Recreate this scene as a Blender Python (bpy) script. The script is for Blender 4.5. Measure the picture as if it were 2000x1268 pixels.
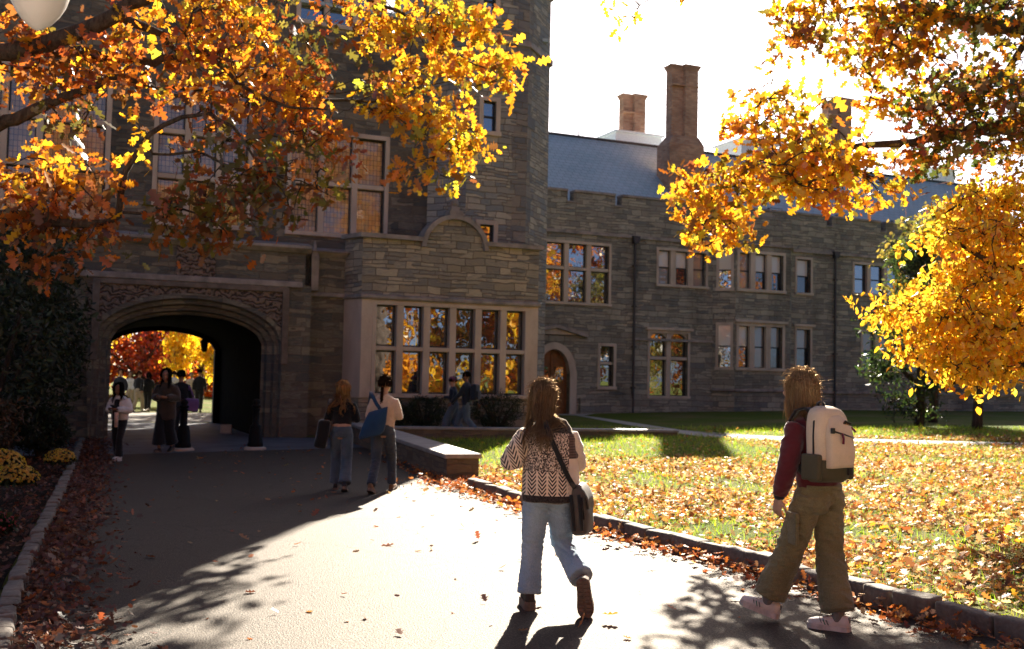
import bpy, bmesh, math, random
import numpy as np
from mathutils import Vector, Matrix, noise as mnoise
PI = math.pi
R = math.radians
for _o in list(bpy.data.objects): bpy.data.objects.remove(_o)
SC = bpy.context.scene
COL = SC.collection
random.seed(7)

# ------------------------------------------------------------------ camera, sky, sun, exposure
CAM_Z = 1.62
PITCH = math.atan(101 / 2000.0)
ROLL = 0.021
_F = Vector((0, math.cos(PITCH), math.sin(PITCH)))
_R0 = Vector((1, 0, 0)); _U0 = Vector((0, -math.sin(PITCH), math.cos(PITCH)))
_R = _R0 * math.cos(ROLL) + _U0 * math.sin(ROLL)
_U = -_R0 * math.sin(ROLL) + _U0 * math.cos(ROLL)
cam_d = bpy.data.cameras.new('camera')
cam = bpy.data.objects.new('camera', cam_d); COL.objects.link(cam)
M3 = Matrix((_R, _U, -_F)).transposed()
cam.matrix_world = Matrix.Translation((0, 0, CAM_Z)) @ M3.to_4x4()
cam_d.lens = 36; cam_d.sensor_width = 36; cam_d.clip_end = 2000; cam_d.clip_start = 0.05
cam_d.dof.use_dof = True; cam_d.dof.focus_distance = 7.1; cam_d.dof.aperture_fstop = 3.0
SC.camera = cam

SUN_AZ = math.atan(0.15); SUN_EL = R(29.5)
w = bpy.data.worlds.new('World'); SC.world = w; w.use_nodes = True
sky = w.node_tree.nodes.new('ShaderNodeTexSky'); sky.sky_type = 'NISHITA'
sky.sun_disc = False; sky.sun_elevation = SUN_EL; sky.sun_rotation = SUN_AZ
sky.air_density = 0.35; sky.dust_density = 1.2; sky.ozone_density = 1.0
bg = w.node_tree.nodes['Background']
w.node_tree.links.new(sky.outputs[0], bg.inputs[0]); bg.inputs[1].default_value = 0.05
sd = bpy.data.lights.new('sun', 'SUN'); sd.energy = 5.0; sd.angle = R(0.5); sd.color = (1.0, 0.90, 0.75)
sun = bpy.data.objects.new('sun', sd); COL.objects.link(sun)
_s = Vector((math.sin(SUN_AZ) * math.cos(SUN_EL), math.cos(SUN_AZ) * math.cos(SUN_EL), math.sin(SUN_EL)))
sun.rotation_euler = _s.to_track_quat('Z', 'Y').to_euler()
SC.view_settings.view_transform = 'Standard'; SC.view_settings.look = 'None'
SC.view_settings.exposure = 2.15; SC.view_settings.gamma = 1.0
SC.cycles.use_denoising = True
SC.cycles.max_bounces = 8; SC.cycles.diffuse_bounces = 4; SC.cycles.glossy_bounces = 3
SC.cycles.transmission_bounces = 5; SC.cycles.transparent_max_bounces = 8
SC.cycles.caustics_reflective = False; SC.cycles.caustics_refractive = False
SC.cycles.sample_clamp_indirect = 8.0

# ------------------------------------------------------------------ where a photo point lies
SL = 0.022
def gz(x, y=0): return SL * max(-8.0, min(14.0, x))
def ray(px, py):
    xc = (px - 1000) / 2000.0; yc = (634 - py) / 2000.0
    return _F + _R * xc + _U * yc
def at(px, py, Y):
    d = ray(px, py); t = Y / d.y
    return Vector((0, 0, CAM_Z)) + d * t
def gp(px, py):
    d = ray(px, py); t = 0
    for _ in range(30):
        p = Vector((0, 0, CAM_Z)) + d * t
        t += (p.z - gz(p.x)) / (-d.z + SL * abs(d.x) * 0 + 1e-9) * 0.9
    return Vector((0, 0, CAM_Z)) + d * t
TH = R(23.3)
O0 = gp(560, 855); O = Vector((O0.x, O0.y, 0))
UV_ = Vector((math.cos(TH), math.sin(TH), 0)); WV = Vector((-math.sin(TH), math.cos(TH), 0))
def F(px, py, wd):                 # (u, z) of a photo point on the facade plane wd metres behind the arch front
    d = ray(px, py); c = Vector((0, 0, CAM_Z))
    t = (wd - (c - O).dot(WV)) / d.dot(WV)
    p = c + d * t
    return (p - O).dot(UV_), p.z
def B2W(u, wd, z=0): return O + UV_ * u + WV * wd + Vector((0, 0, z))

# ------------------------------------------------------------------ object helpers
def link(o, parent=None):
    COL.objects.link(o)
    if parent is not None: o.parent = parent
    return o
def tag(o, label=None, cat=None, group=None, kind=None):
    if label: o['label'] = label
    if cat: o['category'] = cat
    if group: o['group'] = group
    if kind: o['kind'] = kind
    return o
def empty(name, loc=(0, 0, 0), rz=0.0):
    o = bpy.data.objects.new(name, None); o.empty_display_size = 0.2
    o.location = loc; o.rotation_euler = (0, 0, rz); return link(o)
def obj(name, me, mat, parent=None, smooth=False):
    o = bpy.data.objects.new(name, me)
    if mat is not None:
        me.materials.clear(); me.materials.append(mat)
    if smooth: me.polygons.foreach_set('use_smooth', [True] * len(me.polygons))
    return link(o, parent)
def copy_tree(o, parent=None):
    c = o.copy(); COL.objects.link(c)
    if parent is not None: c.parent = parent
    for ch in list(o.children): copy_tree(ch, c)
    return c

class MB:                           # collects boxes, quads and rings for ONE mesh, with box-projected uv in metres
    def __init__(s): s.v = []; s.f = []
    def add(s, vs, fs):
        b = len(s.v); s.v += [tuple(q) for q in vs]; s.f += [tuple(b + i for i in f) for f in fs]; return s
    def box(s, x0, x1, y0, y1, z0, z1):
        return s.add([(x0,y0,z0),(x1,y0,z0),(x1,y1,z0),(x0,y1,z0),(x0,y0,z1),(x1,y0,z1),(x1,y1,z1),(x0,y1,z1)],
              [(0,3,2,1),(4,5,6,7),(0,1,5,4),(1,2,6,5),(2,3,7,6),(3,0,4,7)])
    def quad(s, a, b, c, d): return s.add([a, b, c, d], [(0, 1, 2, 3)])
    def prism(s, poly, axis_a, axis_b):  # poly list of 3d points (one face) swept from axis_a offset to axis_b offset
        n = len(poly); a = [tuple(Vector(p) + Vector(axis_a)) for p in poly]; b = [tuple(Vector(p) + Vector(axis_b)) for p in poly]
        return s.add(a + b, [tuple(range(n)), tuple(range(2*n-1, n-1, -1))] + [(i, i+n, (i+1) % n + n, (i+1) % n) for i in range(n)])
    def strip(s, A, B):
        n = len(A)
        return s.add(list(A) + list(B), [(i, i+1, n+i+1, n+i) for i in range(n-1)])
    def mesh(s, name):
        me = bpy.data.meshes.new(name); me.from_pydata(s.v, [], s.f); me.update()
        uvl = me.uv_layers.new(name='UVMap')
        vs = s.v
        for p in me.polygons:
            n = p.normal
            ax = max(range(3), key=lambda i: abs(n[i]))
            h = math.hypot(n.x, n.y)
            for li in p.loop_indices:
                x, y, z = vs[me.loops[li].vertex_index]
                if abs(n.z) > 0.8: uv = (x, y)
                else:
                    tx, ty = (-n.y / h, n.x / h)
                    uv = (x * tx + y * ty, z / max(0.3, math.sqrt(max(0.01, 1 - n.z * n.z))))
                uvl.data[li].uv = uv
        return me
    def build(s, name, mat, parent=None, bevel=0.0, smooth=False):
        me = s.mesh(name)
        if bevel:
            bm = bmesh.new(); bm.from_mesh(me); bmesh.ops.remove_doubles(bm, verts=bm.verts, dist=0.0005)
            bmesh.ops.bevel(bm, geom=list(bm.edges), offset=bevel, segments=1, affect='EDGES', profile=0.5)
            bm.to_mesh(me); bm.free()
        return obj(name, me, mat, parent, smooth)

# ------------------------------------------------------------------ node helpers
class E:                            # a float socket with arithmetic
    def __init__(s, nt, so): s.nt = nt; s.so = so
    def _m(s, op, *a):
        n = s.nt.nodes.new('ShaderNodeMath'); n.operation = op
        for i, q in enumerate((s,) + a):
            if isinstance(q, E): s.nt.links.new(q.so, n.inputs[i])
            else: n.inputs[i].default_value = q
        return E(s.nt, n.outputs[0])
    def __add__(s, o): return s._m('ADD', o)
    def __sub__(s, o): return s._m('SUBTRACT', o)
    def __mul__(s, o): return s._m('MULTIPLY', o)
    def __truediv__(s, o): return s._m('DIVIDE', o)
    def gt(s, o): return s._m('GREATER_THAN', o)
    def lt(s, o): return s._m('LESS_THAN', o)
    def fr(s): return s._m('FRACT')
    def ab(s): return s._m('ABSOLUTE')
    def pw(s, o): return s._m('POWER', o)
    def mn(s, o): return s._m('MINIMUM', o)
    def mx(s, o): return s._m('MAXIMUM', o)
    def sn(s): return s._m('SINE')
    def clamp(s): return s._m('ADD', 0.0).mx(0.0).mn(1.0)
    def inv(s):
        return (s * -1.0) + 1.0
def sock(x): return x.so if isinstance(x, E) else x
class Mat:
    def __init__(s, name, rough=0.8, spec=0.3):
        s.m = bpy.data.materials.new(name); s.m.use_nodes = True; s.nt = s.m.node_tree
        s.b = s.nt.nodes['Principled BSDF']; s.out = s.nt.nodes['Material Output']
        s.b.inputs['Roughness'].default_value = rough; s.b.inputs['Specular IOR Level'].default_value = spec
        s._tc = None
    def n(s, t): return s.nt.nodes.new(t)
    def ln(s, a, b): s.nt.links.new(sock(a), b)
    def tc(s, which='Object'):
        if s._tc is None: s._tc = s.n('ShaderNodeTexCoord')
        return s._tc.outputs[which]
    def mapv(s, v, scale=(1, 1, 1), loc=(0, 0, 0), rot=(0, 0, 0)):
        n = s.n('ShaderNodeMapping'); s.ln(v, n.inputs[0]); n.inputs['Scale'].default_value = scale
        n.inputs['Location'].default_value = loc; n.inputs['Rotation'].default_value = rot; return n.outputs[0]
    def xyz(s, v):
        n = s.n('ShaderNodeSeparateXYZ'); s.ln(v, n.inputs[0]); return [E(s.nt, n.outputs[i]) for i in range(3)]
    def comb(s, x, y, z=0.0):
        n = s.n('ShaderNodeCombineXYZ')
        for i, q in enumerate((x, y, z)):
            if isinstance(q, E): s.ln(q, n.inputs[i])
            else: n.inputs[i].default_value = q
        return n.outputs[0]
    def noise(s, v, scale=5.0, detail=3.0, rough=0.55, color=False):
        n = s.n('ShaderNodeTexNoise'); n.inputs['Scale'].default_value = scale
        n.inputs['Detail'].default_value = detail; n.inputs['Roughness'].default_value = rough
        if v is not None: s.ln(v, n.inputs['Vector'])
        return n.outputs['Color'] if color else E(s.nt, n.outputs['Fac'])
    def vor(s, v, scale=5.0, feature='F1', out='Distance', rand=1.0):
        n = s.n('ShaderNodeTexVoronoi'); n.feature = feature; n.inputs['Scale'].default_value = scale
        n.inputs['Randomness'].default_value = rand
        s.ln(v, n.inputs['Vector']); o = n.outputs[out]
        return E(s.nt, o) if out == 'Distance' else o
    def ramp(s, f, stops, interp='LINEAR'):
        n = s.n('ShaderNodeValToRGB'); s.ln(f, n.inputs[0]); cr = n.color_ramp; cr.interpolation = interp
        while len(cr.elements) < len(stops): cr.elements.new(0.5)
        for e, (p, c) in zip(cr.elements, stops):
            e.position = p; e.color = (c[0], c[1], c[2], 1) if not isinstance(c, (int, float)) else (c, c, c, 1)
        return n.outputs[0]
    def mix(s, f, a, b, blend='MIX'):
        n = s.n('ShaderNodeMix'); n.data_type = 'RGBA'; n.blend_type = blend
        for k, q in ((0, f), (6, a), (7, b)):
            if isinstance(q, (int, float)) and k == 0: n.inputs[0].default_value = q
            elif isinstance(q, (tuple, list)): n.inputs[k].default_value = (q[0], q[1], q[2], 1)
            else: s.ln(q, n.inputs[k])
        return n.outputs[2]
    def col(s, c):
        if isinstance(c, (tuple, list)): s.b.inputs['Base Color'].default_value = (c[0], c[1], c[2], 1)
        else: s.ln(c, s.b.inputs['Base Color'])
        return s
    def rough(s, r): s.ln(r, s.b.inputs['Roughness']); return s
    def bump(s, h, strength=0.5, dist=0.01):
        n = s.n('ShaderNodeBump'); n.inputs['Strength'].default_value = strength; n.inputs['Distance'].default_value = dist
        s.ln(h, n.inputs['Height']); s.ln(n.outputs[0], s.b.inputs['Normal']); s.nrm = n.outputs[0]; return s
def simple(name, c, rough=0.7, spec=0.3, nscale=20.0, var=0.25, bump=0.0, metal=0.0, sheen=0.0, bdist=0.003):
    m = Mat(name, rough, spec); v = m.tc()
    f = m.noise(v, nscale, 4)
    d = tuple(q * (1 - var) for q in c); l = tuple(min(1, q * (1 + var)) for q in c)
    m.col(m.ramp(f, [(0.3, d), (0.7, l)]))
    if bump: m.bump(m.noise(v, nscale * 6, 3), bump, bdist)
    m.b.inputs['Metallic'].default_value = metal
    if sheen:
        m.b.inputs['Sheen Weight'].default_value = sheen; m.b.inputs['Sheen Roughness'].default_value = 0.4
    return m.m

def stone_mat(name, palette, bw=0.62, bh=0.19, mortar=(0.16, 0.13, 0.10), stain=0.5):
    m = Mat(name, 0.85, 0.2); uv = m.tc('UV')
    wob = m.noise(m.mapv(uv, (1, 1, 1)), 1.3, 2, color=True)
    nv = m.n('ShaderNodeVectorMath'); nv.operation = 'MULTIPLY_ADD'
    m.ln(wob, nv.inputs[0]); nv.inputs[1].default_value = (0.22, 0.16, 0); m.ln(uv, nv.inputs[2])
    vec = nv.outputs[0]
    def brick(w_, h_, off, sq, fq):
        b = m.n('ShaderNodeTexBrick'); m.ln(vec, b.inputs['Vector'])
        b.inputs['Scale'].default_value = 1; b.inputs['Brick Width'].default_value = w_; b.inputs['Row Height'].default_value = h_
        b.inputs['Mortar Size'].default_value = 0.011; b.inputs['Mortar Smooth'].default_value = 0.25; b.inputs['Bias'].default_value = 0
        b.inputs['Color1'].default_value = (0, 0, 0, 1); b.inputs['Color2'].default_value = (1, 1, 1, 1); b.inputs['Mortar'].default_value = (0.5, 0.5, 0.5, 1)
        b.offset = off; b.squash = sq; b.squash_frequency = fq; b.offset_frequency = 2
        return b
    b1 = brick(bw, bh, 0.37, 0.62, 3); b2 = brick(bw * 0.7, bh * 0.5, 0.55, 1.7, 2)
    sel = m.noise(m.mapv(uv, (0.8, 2.2, 1)), 1.1, 1).gt(0.52)
    val = m.mix(sel, b1.outputs['Color'], b2.outputs['Color'])
    fac = m.mix(sel, b1.outputs['Fac'], b2.outputs['Fac'])
    vr = E(m.nt, m.n('ShaderNodeSeparateColor').outputs[0]); m.ln(val, vr.so.node.inputs[0])
    grain = m.noise(m.mapv(uv, (3, 14, 3)), 2.0, 5, 0.65)
    t = (vr * 0.72) + (grain * 0.34) - 0.03
    n = len(palette)
    base = m.ramp(t.clamp(), [(i / (n - 1) * 0.9 + 0.05, c) for i, c in enumerate(palette)])
    base = m.mix(fac, base, mortar)
    x, y, z = m.xyz(m.tc('UV'))
    big = m.noise(m.mapv(uv, (0.5, 0.22, 1)), 1.0, 4, 0.6)
    st = ((big - 0.5) * 4.0).clamp() * stain
    base = m.mix(st, base, m.mix(0.75, base, (0.022, 0.02, 0.018)))
    m.col(base)
    fr = E(m.nt, m.n('ShaderNodeSeparateColor').outputs[0]); m.ln(fac, fr.so.node.inputs[0])
    h = fr.inv() * 0.7 + grain * 0.5 + vr * 0.35
    m.bump(h, 1.0, 0.06)
    return m.m

MT = {}
def mats():
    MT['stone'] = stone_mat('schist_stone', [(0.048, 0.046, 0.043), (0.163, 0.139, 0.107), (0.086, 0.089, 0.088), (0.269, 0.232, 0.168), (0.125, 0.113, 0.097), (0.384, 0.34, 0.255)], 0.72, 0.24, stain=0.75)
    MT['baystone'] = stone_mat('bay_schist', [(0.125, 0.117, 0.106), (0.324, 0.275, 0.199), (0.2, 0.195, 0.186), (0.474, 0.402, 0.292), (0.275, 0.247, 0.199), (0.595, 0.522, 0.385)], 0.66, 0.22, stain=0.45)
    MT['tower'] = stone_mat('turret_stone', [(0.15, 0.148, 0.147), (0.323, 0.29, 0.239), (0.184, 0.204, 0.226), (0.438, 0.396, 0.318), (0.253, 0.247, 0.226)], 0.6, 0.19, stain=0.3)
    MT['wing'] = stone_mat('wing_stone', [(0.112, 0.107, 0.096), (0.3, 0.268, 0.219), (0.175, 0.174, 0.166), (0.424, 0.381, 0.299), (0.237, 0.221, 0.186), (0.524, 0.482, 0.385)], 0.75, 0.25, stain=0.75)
    MT['quoin'] = stone_mat('quoin_stone', [(0.10,0.11,0.13),(0.27,0.235,0.20),(0.14,0.15,0.17),(0.34,0.29,0.24)], 0.55, 0.36, stain=0.2)
    MT['walls'] = stone_mat('garden_stone', [(0.10,0.08,0.06),(0.25,0.19,0.13),(0.16,0.13,0.10),(0.32,0.24,0.16)], 0.5, 0.15, stain=0.3)
    # limestone trim
    m = Mat('limestone', 0.75, 0.25); v = m.tc()
    big = m.noise(m.mapv(v, (1.2, 1.2, 0.5)), 1.5, 4); fine = m.noise(v, 40, 3)
    c = m.ramp(big, [(0.25, (0.36,0.285,0.225)), (0.5, (0.53,0.43,0.345)), (0.75, (0.64,0.535,0.435))])
    m.col(m.mix(0.18, c, m.ramp(fine, [(0.3,(0.2,0.16,0.13)),(0.7,(0.6,0.52,0.44))]))); m.bump(fine, 0.25, 0.004); MT['lime'] = m.m
    m = Mat('weathered_stone_ledge', 0.7, 0.35); v = m.tc()
    m.col(m.ramp(m.noise(v, 3, 5), [(0.3,(0.16,0.14,0.13)),(0.7,(0.36,0.31,0.28))])); MT['ledge'] = m.m
    # carved spandrel stone
    m = Mat('carved_stone', 0.8, 0.2); v = m.tc()
    wv = m.n('ShaderNodeTexWave'); wv.wave_type = 'RINGS'; wv.inputs['Scale'].default_value = 2.1; wv.inputs['Distortion'].default_value = 14; wv.inputs['Detail'].default_value = 3; wv.inputs['Detail Scale'].default_value = 1.9
    m.ln(v, wv.inputs['Vector']); f = E(m.nt, wv.outputs['Fac'])
    m.col(m.ramp(f, [(0.05,(0.05,0.037,0.03)),(0.25,(0.17,0.125,0.10)),(0.8,(0.23,0.17,0.135))])); m.bump(f, 1.0, 0.05); MT['carved'] = m.m
    # slate
    m = Mat('slate_roof', 0.55, 0.45); uv = m.tc('UV')
    b = m.n('ShaderNodeTexBrick'); m.ln(uv, b.inputs['Vector']); b.inputs['Scale'].default_value = 1; b.inputs['Brick Width'].default_value = 0.36; b.inputs['Row Height'].default_value = 0.27
    b.inputs['Mortar Size'].default_value = 0.013; b.inputs['Color1'].default_value = (0.27,0.41,0.45,1); b.inputs['Color2'].default_value = (0.40,0.49,0.54,1); b.inputs['Mortar'].default_value = (0.05,0.058,0.07,1)
    g = m.noise(m.mapv(uv, (0.4, 0.4, 1)), 1.0, 4)
    m.col(m.mix(0.5, b.outputs['Color'], m.ramp(g, [(0.3,(0.27,0.34,0.38)),(0.72,(0.46,0.53,0.56))])))
    m.bump(E(m.nt, b.outputs['Fac']).inv(), 0.6, 0.02); MT['slate'] = m.m
    # chimney brick
    m = Mat('chimney_brick', 0.85, 0.2); uv = m.tc('UV')
    b = m.n('ShaderNodeTexBrick'); m.ln(uv, b.inputs['Vector']); b.inputs['Scale'].default_value = 1; b.inputs['Brick Width'].default_value = 0.26; b.inputs['Row Height'].default_value = 0.085
    b.inputs['Mortar Size'].default_value = 0.01; b.inputs['Color1'].default_value = (0.42,0.20,0.115,1); b.inputs['Color2'].default_value = (0.62,0.36,0.22,1); b.inputs['Mortar'].default_value = (0.36,0.29,0.23,1)
    g = m.noise(m.tc(), 1.2, 4)
    m.col(m.mix(m.ramp(g, [(0.4, 0.0), (0.75, 0.55)]), b.outputs['Color'], (0.09,0.06,0.05))); m.bump(E(m.nt, b.outputs['Fac']).inv(), 0.5, 0.015); MT['brick'] = m.m
    # window glass: dark room behind a reflecting pane
    def glass(name, room, gl=0.32, rough=0.015, wave=0.009):
        m = Mat(name, 0.5, 0.3); m.col(room if not callable(room) else room(m))
        g = m.n('ShaderNodeBsdfGlossy'); g.inputs['Roughness'].default_value = rough; g.inputs['Color'].default_value = (0.95,0.97,1,1)
        bn = m.n('ShaderNodeBump'); bn.inputs['Strength'].default_value = 0.35; bn.inputs['Distance'].default_value = wave
        m.ln(m.noise(m.tc(), 2.6, 1), bn.inputs['Height']); m.ln(bn.outputs[0], g.inputs['Normal'])
        mx = m.n('ShaderNodeMixShader'); mx.inputs[0].default_value = gl
        m.ln(m.b.outputs[0], mx.inputs[1]); m.ln(g.outputs[0], mx.inputs[2]); m.ln(mx.outputs[0], m.out.inputs[0]); return m.m
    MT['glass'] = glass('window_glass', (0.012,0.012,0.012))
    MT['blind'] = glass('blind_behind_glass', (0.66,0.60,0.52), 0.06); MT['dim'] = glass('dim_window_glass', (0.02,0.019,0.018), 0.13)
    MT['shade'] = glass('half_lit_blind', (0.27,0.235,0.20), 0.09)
    def leaded(m):
        b = m.n('ShaderNodeTexBrick'); m.ln(m.tc('UV'), b.inputs['Vector']); b.offset = 0.0; b.inputs['Scale'].default_value = 1
        b.inputs['Brick Width'].default_value = 0.105; b.inputs['Row Height'].default_value = 0.15; b.inputs['Mortar Size'].default_value = 0.008
        b.inputs['Color1'].default_value = (0.26,0.16,0.06,1); b.inputs['Color2'].default_value = (0.44,0.29,0.13,1); b.inputs['Mortar'].default_value = (0.015,0.013,0.012,1)  # tan reflection of sunlit surroundings put into the pane colour
        return b.outputs['Color']
    MT['leaded'] = glass('leaded_glass', leaded, 0.09, 0.05)
    MT['sash'] = simple('dark_sash_paint', (0.025,0.028,0.03), 0.45, 0.4)
    MT['wood'] = simple('varnished_oak', (0.20,0.075,0.028), 0.4, 0.4, 6)
    MT['lead'] = simple('dark_lead_pipe', (0.05,0.045,0.048), 0.5, 0.4, metal=0.2)
    MT['iron'] = simple('black_iron', (0.008,0.0085,0.01), 0.45, 0.08, bump=0.05)
    MT['white'] = simple('white_render', (0.75,0.75,0.76), 0.7)
    MT['archtrim'] = simple('dark_weathered_trim', (0.15,0.12,0.10), .85, .2, 4, .35); MT['passage_shade'] = simple('shade_darkened_passage_stone', (0.008,0.007,0.006), 0.95, 0.02, 3, .4)  # near-black vault stone: the passage's shade is put into its colour
    m = Mat('oak_bark', 0.95, 0.1); v = m.mapv(m.tc(), (6, 6, 1.3)); f = m.noise(v, 3, 5, 0.7)
    m.col(m.ramp(f, [(0.3,(0.03,0.022,0.018)),(0.7,(0.11,0.085,0.068))])); m.bump(f, 0.9, 0.03); MT['bark'] = m.m
mats()
# ------------------------------------------------------------------ ground, path, paving
def sheet(name, pts, mat, dz=0.004, kind='structure', subdiv=0):
    bm = bmesh.new(); vs = [bm.verts.new((p[0], p[1], 0)) for p in pts]
    f = bm.faces.new(vs); bmesh.ops.triangulate(bm, faces=[f])
    for xs in (-8.0, 14.0):
        bmesh.ops.bisect_plane(bm, geom=list(bm.verts) + list(bm.edges) + list(bm.faces), plane_co=(xs, 0, 0), plane_no=(1, 0, 0))
    bmesh.ops.recalc_face_normals(bm, faces=bm.faces)
    me = bpy.data.meshes.new(name)
    for v in bm.verts: v.co.z = gz(v.co.x) + dz
    if sum(fc.normal.z for fc in bm.faces) < 0: bmesh.ops.reverse_faces(bm, faces=bm.faces)
    bm.to_mesh(me); bm.free()
    o = obj(name, me, mat); o['kind'] = kind; return o
m = Mat('lawn_soil', 0.95, 0.1); v = m.tc()
f = m.noise(v, 0.35, 4); g = m.noise(v, 30, 5, 0.7)
c = m.mix(g, (0.06,0.085,0.012), (0.14,0.18,0.025))
m.col(m.mix(m.ramp(f, [(0.45, 0.0), (0.7, 0.75)]), c, (0.20,0.15,0.07))); m.bump(g, 1.0, 0.05); MT['lawn'] = m.m
m = Mat('asphalt', 0.75, 0.3); v = m.tc()
g = m.noise(v, 85, 3, 0.85); g2 = m.vor(v, 70); big = m.noise(v, 0.5, 6, 0.65); mid = m.noise(v, 4.0, 4, 0.6)
c = m.ramp(g, [(0.38,(0.005,0.004,0.003)),(0.5,(0.026,0.020,0.016)),(0.62,(0.13,0.10,0.08))])
c = m.mix(m.ramp(big, [(0.38, 0.0), (0.68, 0.6)]), c, (0.035,0.025,0.019)); c = m.mix(m.ramp(mid, [(0.5, 0.0), (0.75, 0.35)]), c, (0.07,0.057,0.046))
ck = m.n('ShaderNodeTexVoronoi'); ck.feature = 'DISTANCE_TO_EDGE'; ck.inputs['Scale'].default_value = 0.33
wv = m.n('ShaderNodeVectorMath'); wv.operation = 'MULTIPLY_ADD'; m.ln(m.noise(v, 2.2, 3, color=True), wv.inputs[0]); wv.inputs[1].default_value = (.5, .5, 0); m.ln(v, wv.inputs[2]); m.ln(wv.outputs[0], ck.inputs['Vector'])
crk = E(m.nt, ck.outputs['Distance']).lt(0.0022); c = m.mix(crk * .8, c, (0.008,0.007,0.006))
m.col(c); m.bump(g * 0.7 + g2 * 0.4 - crk * .6, 0.9, 0.011)
gs = m.n('ShaderNodeBsdfGlossy'); gs.inputs['Roughness'].default_value = 0.46; m.ln(m.mix(g, (.10,.085,.07), (1.0,.88,.74)), gs.inputs['Color']); m.ln(m.nrm, gs.inputs['Normal'])
mx = m.n('ShaderNodeMixShader'); mx.inputs[0].default_value = 0.05; m.ln(m.b.outputs[0], mx.inputs[1]); m.ln(gs.outputs[0], mx.inputs[2]); m.ln(mx.outputs[0], m.out.inputs[0]); MT['asphalt'] = m.m
m = Mat('bluestone', 0.7, 0.35); uv = m.tc()
g = m.noise(uv, 1.2, 5); m.col(m.ramp(g, [(0.3,(0.06,0.065,0.08)),(0.7,(0.13,0.14,0.16))])); m.bump(m.noise(uv, 60, 3), 0.3, 0.004); MT['bluestone'] = m.m
m = Mat('concrete_path', 0.8, 0.3); v = m.tc(); g = m.noise(v, 2.0, 5)
m.col(m.ramp(g, [(0.3,(0.30,0.27,0.24)),(0.7,(0.46,0.42,0.38))])); m.bump(m.noise(v, 80, 3), 0.3, 0.004); MT['concrete'] = m.m
MT['plaza'] = simple('plaza_paving', (0.20,0.18,0.16), .8, .3, 3)
m = Mat('bed_mulch', 1.0, 0.1); v = m.tc(); g = m.noise(v, 25, 5, 0.8)
m.col(m.ramp(g, [(0.3,(0.012,0.009,0.007)),(0.7,(0.06,0.04,0.028))])); m.bump(g, 1.0, 0.06); MT['mulch'] = m.m

xs = [-400, -60, -20, -8, 0, 7, 14, 40, 400]; ys = [-200, -20, 0, 20, 60, 160, 500]
mb = MB(); nx = len(xs)
mb.add([(x, y, gz(x)) for y in ys for x in xs], [(j*nx+i, j*nx+i+1, (j+1)*nx+i+1, (j+1)*nx+i) for j in range(len(ys)-1) for i in range(nx-1)])
mb.build('lawn', MT['lawn'])['kind'] = 'structure'

KR_PX = [(921,955),(965,970),(1022,987),(1090,1010),(1160,1031),(1240,1053),(1320,1073),(1400,1092),(1480,1113),(1560,1138),(1650,1165),(1740,1192),(1830,1215),(1920,1238),(2010,1262)]
KR = [gp(*p) for p in KR_PX]
d = (KR[-1] - KR[-4]).normalized()
KR += [KR[-1] + d * k for k in (1.5, 4, 12, 30)]
KL_PX = [(160,862),(140,915),(118,965),(92,1020),(66,1075),(40,1130),(20,1190),(5,1250)]
KL = [gp(*p) for p in KL_PX]
d = (KL[-1] - KL[-3]).normalized(); KL += [KL[-1] + d * k for k in (1, 3, 10, 28)]
WA0 = gp(690, 866); WA1 = gp(872, 938)
AL = B2W(-8.6, -0.2); AR = B2W(1.5, -0.2)
path_pts = [AL, AR, B2W(1.9, -1.2), WA0, WA1, KR[0]] + KR[1:] + [Vector((-8, -32, 0))] + KL[::-1]
sheet('path', path_pts, MT['asphalt'])
sheet('forecourt', [B2W(-6.6, -4.6), B2W(1.0, -4.6), B2W(1.4, -1.3), B2W(-0.2, 0.05), B2W(-0.4, 8.7), B2W(-5.4, 8.7), B2W(-5.4, 0.05), B2W(-6.4, -1.5)], MT['bluestone'], 0.008)
sheet('plaza', [B2W(-40, 8.72), B2W(24, 30), B2W(20, 34), B2W(-45, 22)], MT['concrete'], 0.006) if False else sheet('plaza', [B2W(-30, 8.75), B2W(7, 9.3), B2W(7, 17), B2W(-30, 17)], MT['plaza'], 0.006)
sheet('bounce_pavement', [Vector((-16, 3.2, 0)), Vector((16, 3.2, 0)), Vector((24, -20, 0)), Vector((-24, -20, 0))], simple('pale_bounce_paving', (0.58,0.53,0.47), .8, .3, 3, .12), 0.012)  # unseen pale paving added behind the camera to bounce light forward
sheet('flower_bed', [Vector(p) for p in [(KL[0].x - .1, KL[0].y + 1.5, 0)]] + [Vector((k.x - .12, k.y, 0)) for k in KL[:-2]] + [Vector((-14, -6, 0)), Vector((-14, 24, 0))], MT['mulch'], 0.006)
SP_A = [gp(*p) for p in [(1125,812),(1180,822),(1240,833),(1310,846),(1392,855),(1520,861),(1650,864),(1800,868),(2010,872)]]
SP_B = [gp(*p) for p in [(1140,812),(1205,821),(1270,831),(1335,841),(1402,850),(1530,853.5),(1650,857),(1800,861),(2010,866)]]
ext = (SP_A[-1] - SP_A[-2]).normalized()
sheet('side_path', [B2W(13.0, 12.0)] + SP_A + [SP_A[-1] + ext * 40, SP_B[-1] + ext * 40] + SP_B[::-1] + [B2W(15.6, 12.0)], MT['concrete'], 0.007)

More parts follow.
